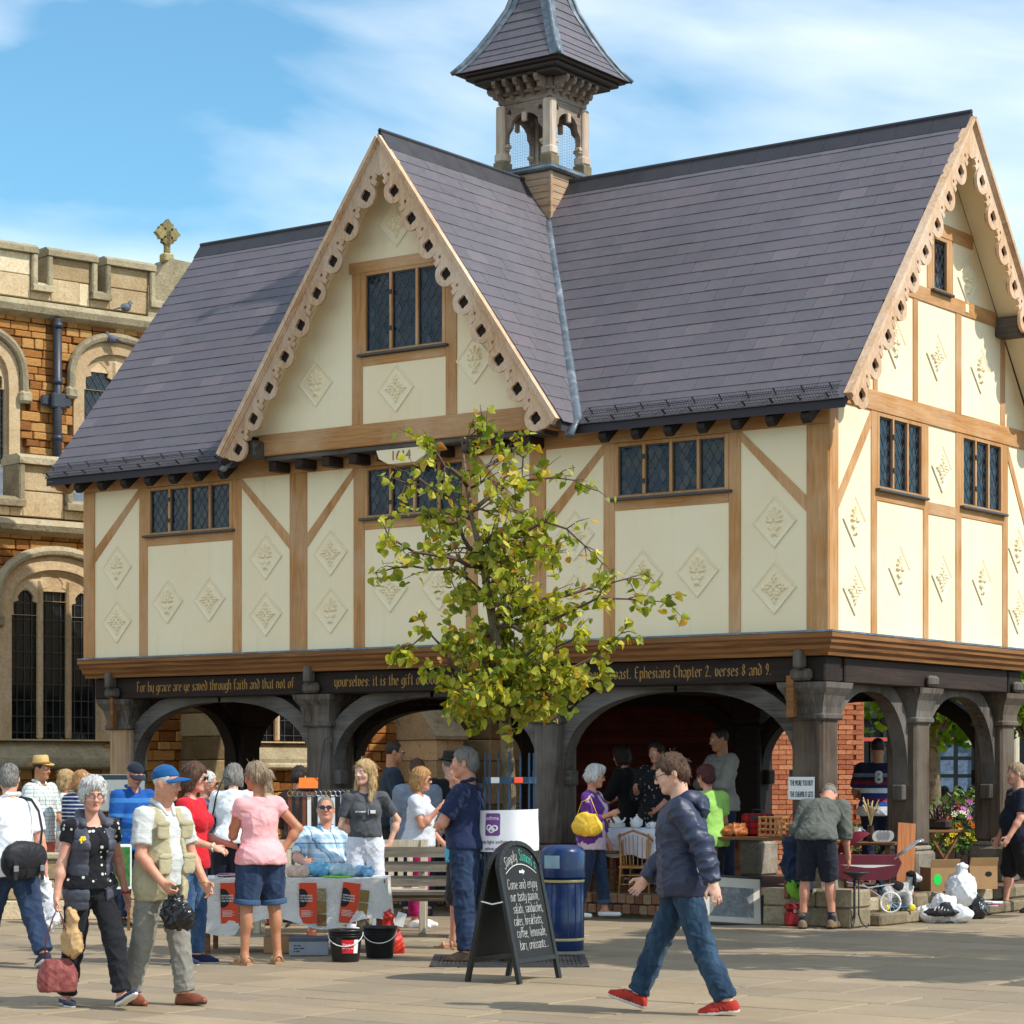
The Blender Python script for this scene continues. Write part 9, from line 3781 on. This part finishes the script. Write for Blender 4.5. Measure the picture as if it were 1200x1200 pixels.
# table of oddments behind the pram
t3p = GA(1015, 26.6, PZT)
simple_table('low table of oddments behind the pram', t3p, .2, .36, .26, .56, tablewood)
z3 = PZT + .562
def lathe_thing(name, label, cat, P, prof, mat, sub, n_=14):
 o = thing(name, label, cat, tf(P))
 b_ = MB()
 b_.cs = True
 b_.lathe(prof, n_, cap=False)
 b_.build(sub, mat, o)
 return o
o = lathe_thing('yellow_jug', 'yellow and white storage jar on the table of oddments', 'jar', (t3p[0] - .2, t3p[1] - .12, z3), [(0, 0), (.05, 0), (.055, .1), (.035, .13), (.04, .15)], plain('yellow_china', srgb(230, 196, 60), .3), 'jar_body')
b = MB()
b.lathe([(.042, .15), (.04, .17), (0, .175)], 12)
b.build('lid', crock, o)
o = lathe_thing('white_jug', 'rounded white jug on the table of oddments', 'jug', (t3p[0] - .1, t3p[1] + .0, z3), [(0, 0), (.045, 0), (.065, .06), (.045, .13), (.055, .16)], crock, 'jug_body')
b = MB()
b.tube([(.05, 0, .14), (.09, 0, .12), (.08, 0, .06), (.06, 0, .05)], .008, 6)
b.build('handle', crock, o)
o = lathe_thing('vase', 'dark vase holding dried grasses on the table of oddments', 'vase', (t3p[0] + .04, t3p[1] + .03, z3), [(0, 0), (.03, 0), (.05, .08), (.03, .16), (.04, .18)], plain('brown_glaze', srgb(74, 52, 38), .3), 'vase_body')
gs = MB()
for k in range(26):
 a, l_ = rnd.uniform(0, 6.28), rnd.uniform(.2, .34)
 gs.tube([(0, 0, .15), (cos(a) * .03, sin(a) * .03, .15 + l_ * .6), (cos(a) * .09, sin(a) * .09, .15 + l_)], [.003, .003, .008], 4)
tag(gs.build('dried_grass', plain('dried_grass', srgb(196, 172, 120), .8, .2), o), kind='stuff')
for k in range(4):
 tag(MB().lathe([(.03, 0), (.06, .01), (.065, .02)], 14, (0, 0, 0), TR((0, 0, .06), 0, 1.2)).build('saucer', crock, None, (float(t3p[0]) + .18 + k * .045, float(t3p[1]) - .06, z3)), ('first', 'second', 'third', 'fourth')[k] + ' white saucer from the left on the table of oddments', 'saucer', 'saucers on the table of oddments')
# pram
pr = thing('pram', 'maroon and white dolls pram with a chrome handle below the pillars', 'pram', tf(GA(1018, 25.75, .13)), heading(84))
mar = plain('maroon_vinyl', srgb(110, 28, 46), .35, .15, 6)
chrome = plain('chrome', srgb(206, 208, 212), .18, .05, metal=.8)
body = [(-.3, .36), (-.34, .46), (-.33, .6), (.3, .6), (.34, .52), (.28, .38), (.18, .34), (-.2, .33)]
MBp = MB().prism([(a, z) for a, z in body], .3, MT((.15, 0, 0)) @ MS)
pb = MBp.build('body', mar, pr)
for s in (-.153, .151):
 MB().prism([(-.3, .5), (.28, .5), (.05, .47), (-.05, .47)][::-1], .003, MT((s, 0, 0)) @ MS).build('white_flash', crock, pb)
b = MB()
b.cs = True
for s in (0,):
 n_ = 10
 vs, fs = [], []
 for i in range(n_ + 1):
  a = pi * i / n_ * .62
  for x in (-.152, .152):
   vs.append((x, -.08 - cos(a) * .25, .6 + sin(a) * .25))
 fs = [(i * 2, i * 2 + 1, i * 2 + 3, i * 2 + 2) for i in range(n_)]
 fs += [tuple(range(0, 2 * n_ + 2, 2)), tuple(range(1, 2 * n_ + 2, 2))[::-1]]
 b.add(vs, fs)
b.build('hood', mar, pr)
for x in (-.15, .15):
 b = MB()
 b.cs = True
 b.tube([(x, .26, .56), (x, .4, .66), (x, .5, .74), (x * .9, .56, .76)], .01, 8)
 b.build('handle_arm', chrome, pr)
b = MB()
b.tube([(-.135, .56, .76), (.135, .56, .76)], .014, 8)
b.build('handle_grip', crock, pr)
for x in (-.16, .16):
 b = MB()
 b.tube([(x, -.24, .32), (x, .0, .26), (x, .26, .3)], .008, 6)
 b.tube([(x, -.2, .1), (x, .1, .3)], .007, 6).tube([(x, .22, .1), (x, -.08, .3)], .007, 6)
 tag(b.build('spring_frame', chrome, pr), kind='stuff')
 for y_ in (-.2, .22):
  w_ = MB()
  w_.cs = True
  w_.tube([(x * 1.1, y_ + cos(a) * .105, .105 + sin(a) * .105) for a in np.linspace(0, 2 * pi, 25)], .011, 6)
  wo = w_.build('wheel', crock, pr)
  w_ = MB()
  for k in range(12):
   a = k * pi / 6
   w_.tube([(x * 1.1, y_, .105), (x * 1.1, y_ + cos(a) * .1, .105 + sin(a) * .1)], .0025, 4)
  w_.box((x * 1.1 - .012, y_ - .02, .085), (x * 1.1 + .012, y_ + .02, .125), .006)
  tag(w_.build('spokes', chrome, wo), kind='stuff')
# toy dog on wheels
dg = thing('toy_dog', 'black and white plush dog on blue wheels with a push handle', 'toy', tf(GA(1052, 25.85, .13)), heading(100))
wp_ = cloth('white_plush', srgb(206, 202, 200), bump=1.0)
bp_ = cloth('black_plush', srgb(24, 24, 26), bump=1.0)
S = Solid()
S.cone((0, -.12, .2), (0, .1, .23), .075, .07, .03)
for y_ in (-.13, .1):
 for x in (-.05, .05):
  S.cone((x, y_, .17), (x, y_ + .01, .05), .04, .032, .02)
S.cone((0, .1, .25), (0, .15, .33), .05, .05, .03, 0)
S.ell((0, .17, .36), (.055, .065, .055), .02).ell((0, .235, .34), (.035, .04, .032), .02)
S.ell((0, -.02, .25), (.088, .085, .07), .01, 1).ell((.0, .15, .38), (.06, .05, .05), .01, 1).ell((0, .255, .345), (.014, .014, .012), .003, 1)
S.cone((0, -.18, .24), (0, -.23, .33), .02, .014, .02, 1)
link_mesh('plush_body', S.mesh(.009, 'plush_body', [wp_, bp_], wrinkle(.004, 20, 1)), dg)
for x in (-.055, .055):
 S = Solid()
 S.cone((x, .17, .39), (x * 1.5, .16, .29), .018, .026, .02)
 link_mesh('ear', S.mesh(.009, 'ear', [bp_]), dg)
tb_ = plain('toy_blue', srgb(24, 110, 156), .4)
MB().box((-.08, -.2, .035), (.08, .17, .05), .006).build('base_board', tb_, dg)
for x in (-.095, .095):
 for y_ in (-.16, .13):
  b = MB()
  b.cs = True
  b.lathe([(.012, -.012), (.035, -.012), (.038, 0), (.035, .012), (.012, .012)], 16, (0, 0, 0), TR((x, y_, .038), 0, 0, pi / 2))
  b.build('wheel', plain('toy_yellow', srgb(226, 206, 40), .4), dg)
b = MB()
b.cs = True
b.tube([(-.07, -.17, .04), (-.07, -.22, .4), (-.05, -.24, .47), (0, -.245, .49), (.05, -.24, .47), (.07, -.22, .4), (.07, -.17, .04)], .011, 8)
b.build('push_handle', tb_, dg)
# shelf board leaning on the pillar
lbp = GA(1060, 26.1, .29)
o = tag(MB().box((-.1, -.01, 0), (.1, .01, .78), .002).build('leaning_shelf', wood('orange_shelf', srgb(192, 124, 78), srgb(160, 94, 54), None, grain=(1, 1, .06)), None, tf(lbp), (R_(-9), R_(5), heading(10) + pi)), 'orange veneered shelf board leaning on the middle pillar', 'board')
# boxes and sacks
for lb, px, dep, w_, h_, d_, st_ in (('open cardboard box with a green price star behind the sacks', 1101, 27.0, .17, .26, .15, True), ('open cardboard box with a hand hole behind the sacks', 1146, 27.5, .17, .26, .15, False)):
 o = thing('cardboard_box', lb, 'box', tf(GA(px, dep, .29)), heading(14) + pi, 'cardboard boxes by the flower bed')
 for a_, b_ in (((-w_, -d_), (w_, -d_ + .006)), ((-w_, d_ - .006), (w_, d_)), ((-w_, -d_ + .006), (-w_ + .006, d_ - .006)), ((w_ - .006, -d_ + .006), (w_, d_ - .006))):
  MB().box((a_[0], a_[1], 0), (b_[0], b_[1], h_)).build('side_panel', cardb, o)
 MB().box((-w_ + .006, -d_ + .006, 0), (w_ - .006, d_ - .006, .006)).build('base_panel', cardb, o)
 MB().box((-w_, -d_ - .1, h_), (w_, -d_, h_ + .006), 0, MT((0, -d_, h_)) @ MR(R_(-70), 4, 'X') @ MT((0, d_, -h_))).build('flap', cardb, o)
 if st_:
  pts = [(cos(a) * r_, .13 + sin(a) * r_ * 1.3) for a, r_ in zip(np.linspace(0, 2 * pi, 24, endpoint=False), [.055, .045] * 12)]
  MB().prism(pts, .002, MT((-.09, -d_ - .003, 0))).build('price_star', plain('neon_green', srgb(40, 224, 90), .5), o)
 else:
  MB().lathe([(.0, 0), (.03, 0), (.03, .002), (0, .002)], 12, (0, 0, 0), TR((.06, -d_ - .001, .17), 0, pi / 2), sx=1.4).build('hand_hole', plain('box_dark', srgb(24, 20, 18), .9), o)
carrier('rubbish_sack', 'tall knotted white rubbish sack on top of the pile', 'sack', GA(1126, 26.5, .16), [((0, 0, .17), (.17, .15, .19)), ((0, 0, .36), (.05, .05, .06)), ((.01, 0, .42), (.07, .05, .03))], whitebag, .011, .012, 9)
carrier('rubbish_sack', 'flat white rubbish sack spread on the paving', 'sack', GA(1105, 26.0), [((-.1, 0, .08), (.24, .17, .1)), ((.13, .02, .09), (.2, .16, .1)), ((.02, 0, .2), (.13, .12, .1))], whitebag, .011, .013, 9)
carrier('rubbish_sack', 'shiny black rubbish sack behind the white ones', 'sack', GA(1143, 26.6), [((0, 0, .1), (.13, .12, .12)), ((.03, 0, .2), (.06, .05, .06))], blackbag, .011, .012, 10)
o = thing('holdall', 'black shoe bag lying on the flat white sack', 'bag', tf(GA(1103, 25.75, .09)), heading(0) + pi)
S = Solid()
S.ell((0, 0, .03), (.2, .05, .035), .02).ell((.05, 0, .08), (.06, .04, .06), .03)
link_mesh('bag_body', S.mesh(.01, 'bag_body', [leather_bk], wrinkle(.01, 10, 3)), o)
b = MB()
for k in range(5):
 b.tube([(-.08 + k * .035, -.045, .05), (-.06 + k * .035, -.03, .09)], .006, 5)
tag(b.build('white_laces', crock, o), kind='stuff')
o = thing('magazine_pile', 'few magazines on the ground beside the black sack', 'magazines', tf(GA(1158, 26.9, .13)), .5)
for k in range(4):
 MB().box((-.1, -.13, k * .012), (.1, .13, k * .012 + .01), 0, TR((0, 0, 0), k * .3)).build('magazine', (card_w, plain('pink_cover', srgb(170, 40, 90), .4), plain('blue_cover', srgb(150, 180, 186), .4), card_w)[k], o)
# folding table with sticks, flower bed
ft = GA(1100, 28.2, .29)
o = thing('folding_table', 'small folding wooden table in front of the flower bed', 'table', tf(ft), heading(20) + pi)
MB().box((-.3, -.2, .62), (.3, .2, .65), .006).build('table_top', tablewood, o)
for s in (-1, 1):
 MB().beam((-.22, s * .15, 0), (.2, s * .15, .62), .03, .03).build('leg', tablewood, o)
 MB().beam((.22, s * .12, 0), (-.2, s * .12, .62), .03, .03).build('leg', tablewood, o)
o = thing('stick_bundle', 'bundle of dark sticks in a bag on the folding table', 'sticks', (float(ft[0]), float(ft[1]), .945))
b = MB()
for k in range(22):
 a = rnd.uniform(0, 6.28)
 b.tube([(rnd.uniform(-.13, .13), rnd.uniform(-.06, .06), 0), (rnd.uniform(-.17, .17), rnd.uniform(-.08, .08), rnd.uniform(.22, .34))], .008, 5)
tag(b.build('stick', plain('dark_stick', srgb(74, 48, 38), .7, .3, rand=.4), o), kind='stuff')
MB().box((-.15, -.07, 0), (.15, .07, .12), .03).build('wrapping', plain('brown_sack', srgb(60, 44, 40), .8), o)
fb = thing('flower_bed', 'dark timber planter full of yellow, orange and pink flowers', 'planter', tf(GA(1124, 31.0)), B0 + .1)
for k in range(16):
 x = -1.3 + k * .165
 MB().box((x, -.35, 0), (x + .158, -.32, .62), .005).build('plank', wood('planter_wood', srgb(74, 52, 44), srgb(50, 34, 28), None, grain=(1, 1, .08)), fb)
MB().box((-1.3, -.31, 0), (1.34, .4, .6)).build('soil_box', plain('planter_soil', srgb(44, 34, 26), .9), fb)
lf = MB()
rf_ = random.Random(3)
for k in range(2600):
 x, y_ = rf_.uniform(-1.35, 1.38), rf_.uniform(-.42, .4)
 z = .55 + rf_.random() ** 1.4 * (.62 + .25 * sin(x * 2.1 + 1))
 d_ = Vector((rf_.gauss(0, 1), rf_.gauss(0, 1), rf_.gauss(.3, .7))).normalized() * rf_.uniform(.05, .12)
 s_ = d_.cross(Vector((rf_.gauss(0, 1), rf_.gauss(0, 1), rf_.gauss(0, 1)))).normalized() * .022
 p_ = Vector((x, y_, z))
 lf.add([tuple(p_), tuple(p_ + d_ * .5 + s_), tuple(p_ + d_), tuple(p_ + d_ * .5 - s_)], [(0, 1, 2, 3)])
tag(lf.build('bedding_leaves', leaf_mat('bedding_leaf', [(0, srgb(48, 82, 26)), (.6, srgb(86, 122, 44)), (1, srgb(128, 150, 80))], .25), fb), kind='stuff')
fcols = [('yellow', srgb(240, 206, 30)), ('orange', srgb(236, 120, 30)), ('coral', srgb(232, 110, 96)), ('pink', srgb(206, 130, 190)), ('cream', srgb(232, 228, 200))]
fmesh = []
for nm_, cc in fcols:
 b = MB()
 for k in range(7):
  a = k * 2 * pi / 7
  b.add([(0, 0, 0), (cos(a - .35) * .03, sin(a - .35) * .03, .012), (cos(a) * .042, sin(a) * .042, .006), (cos(a + .35) * .03, sin(a + .35) * .03, .012)], [(0, 1, 2, 3)])
 b.sphere((0, 0, .008), .012, 6, 4)
 fmesh.append(b.mesh('flower_head', plain('petal_' + nm_, cc, .6, .12, rand=.1)))
for k in range(190):
 x, y_ = rf_.uniform(-1.3, 1.35), rf_.uniform(-.45, .3)
 z = .62 + rf_.random() * .5 + .12 * sin(x * 2 + 1)
 ci = (0 if z < .86 else (1 if z < 1.02 else rf_.choice((2, 3, 4, 4, 3))))
 if rf_.random() < .15: ci = rf_.randrange(5)
 link_mesh('flower_head', fmesh[ci], fb, (x, y_ - .05, z), (R_(55) + rf_.gauss(0, .4), rf_.gauss(0, .4), rf_.uniform(-.6, .6)), (rf_.uniform(.8, 1.3),) * 3)

# ---- left: belt rack, lecterns, picture boards, low wall
rk = thing('belt_rack', 'metal rack hung with white and dark leather belts', 'clothes rack', tf(GA(374, 25.3)), B0)
for x in (-.32, .32):
 b = MB()
 b.tube([(x, 0, 0), (x, 0, 1.42)], .013, 8)
 b.build('upright', black_iron, rk)
 b = MB()
 b.tube([(x, -.22, .02), (x, .22, .02)], .013, 8)
 b.build('foot', black_iron, rk)
b = MB()
b.tube([(-.36, 0, 1.42), (.36, 0, 1.42)], .013, 8)
b.build('rail', black_iron, rk)
b = MB()
b.tube([(-.02, 0, 1.42), (.03, 0, 1.75), (.06, -.02, 1.95), (.12, -.02, 1.98), (.13, -.02, 1.92)], .009, 6)
b.build('hook_pole', black_iron, rk)
for k, x in enumerate(np.linspace(-.3, .3, 13)):
 wht = k in (4, 6, 7, 9, 11)
 mt = plain('white_leather', srgb(232, 232, 228), .4, .05) if wht else (plain('dark_belt', srgb(34, 30, 30), .4) if k % 3 else leather_br)
 o = thing('belt', ('white' if wht else 'dark') + ' leather belt on the rack, ' + ('first', 'second', 'third', 'fourth', 'fifth', 'sixth', 'seventh', 'eighth', 'ninth', 'tenth', 'eleventh', 'twelfth', 'thirteenth')[k] + ' from the left', 'belt', tuple(Vector(rk.location) + MR(B0, 3, 'Z') @ Vector((x, -.02, 0))), B0 + rnd.uniform(-.2, .2), 'belts on the rack')
 MB().box((-.02, -.004, .42 + rnd.uniform(0, .12)), (.02, .0, 1.37), .001, TR((0, 0, 0), 0, 0, rnd.uniform(-.012, .012))).build('strap', mt, o)
 b = MB()
 b.tube([(cos(a) * .026, -.006, 1.385 + sin(a) * .03) for a in np.linspace(0, 2 * pi, 13)], .005, 6)
 b.build('buckle', steel if k % 4 else gold_m, o)
o = thing('price_card', 'orange price card clipped on the belt rack', 'sign', tuple(Vector(rk.location) + MR(B0, 3, 'Z') @ Vector((-.11, -.06, 1.44))), B0)
MB().box((-.1, -.002, 0), (.1, .002, .14), 0, TR((0, 0, 0), 0, R_(-38))).build('card', plain('fluorescent_orange', srgb(255, 112, 20), .5, .03), o)
MB().box((-.105, -.006, -.012), (.105, .006, .004), .002).build('clip', black_iron, o)
lec = thing('information_lectern', 'sloping information panel on a dark stand by the church wall', 'lectern', tf(GA(118, 30.5)), B0 + .12)
for x in (-.42, .42):
 MB().box((x - .04, -.04, 0), (x + .04, .04, 1.15), .01).build('post', plain('stand_brown', srgb(58, 46, 38), .7), lec)
MB().box((-.46, -.03, .78), (.46, .03, .86), .01).build('cross_bar', plain('stand_brown', None), lec)
Ml = TR((0, -.12, 1.12), 0, R_(-35))
MB().box((-.55, -.02, 0), (.55, .02, .56), .008, Ml).build('panel', plain('panel_cream', srgb(228, 220, 200), .5, .06), lec)
MB().box((-.53, -.024, .47), (.53, -.0205, .54), 0, Ml).build('title_band', plain('dark_band', srgb(60, 74, 74), .5), lec)
tm = MB()
for k in range(7):
 tm.box((-.48, -.0225, .4 - k * .03), (-.1 + .05 * (k % 3), -.0205, .41 - k * .03), 0, Ml)
tag(tm.build('small_print', plain('grey_print', None), lec), kind='stuff')
MB().box((.1, -.0225, .08), (.45, -.0205, .3), 0, Ml).build('drawing', plain('pale_drawing', srgb(190, 180, 150), .6, .3, 14), lec)
gp_ = thing('painted_board', 'colourful painting of green figures propped behind the walkers', 'painting', tf(GA(139, 24.6)), B0 + .15)
MB().box((-.13, -.012, .42), (.13, .0, .88), .004, TR((0, 0, 0), 0, R_(-6))).build('panel', card_w, gp_)
MB().box((-.115, -.016, .45), (.115, -.0125, .85), 0, TR((0, 0, 0), 0, R_(-6))).build('picture', stone('green_painting', [(.2, srgb(20, 70, 50)), (.45, srgb(40, 130, 80)), (.65, srgb(120, 100, 50)), (.9, srgb(150, 50, 50))], scale=5, island=0, bump=0, hue=.03, rough=.5), gp_)
for x in (-.1, .1):
 MB().beam((x, .02, 0), (x, -.02, .42), .03, .03).build('easel_leg', tablewood, gp_)
lw = thing('low_wall', 'low pale stone wall behind the white haired woman', 'wall', tf(GA(62, 26.5)), B0 + .1)
for r_ in range(3):
 x = -.8 - (.2 if r_ % 2 else 0)
 while x < .75:
  w_ = rnd.uniform(.35, .55)
  MB().box((x + .004, -.12, r_ * .22), (x + w_ - .004, .12, r_ * .22 + .214), .012).build('stone_block', ashlar, lw)
  x += w_
MB().box((-1.0, -.15, .66), (.95, .15, .73), .015).build('coping', coping, lw)
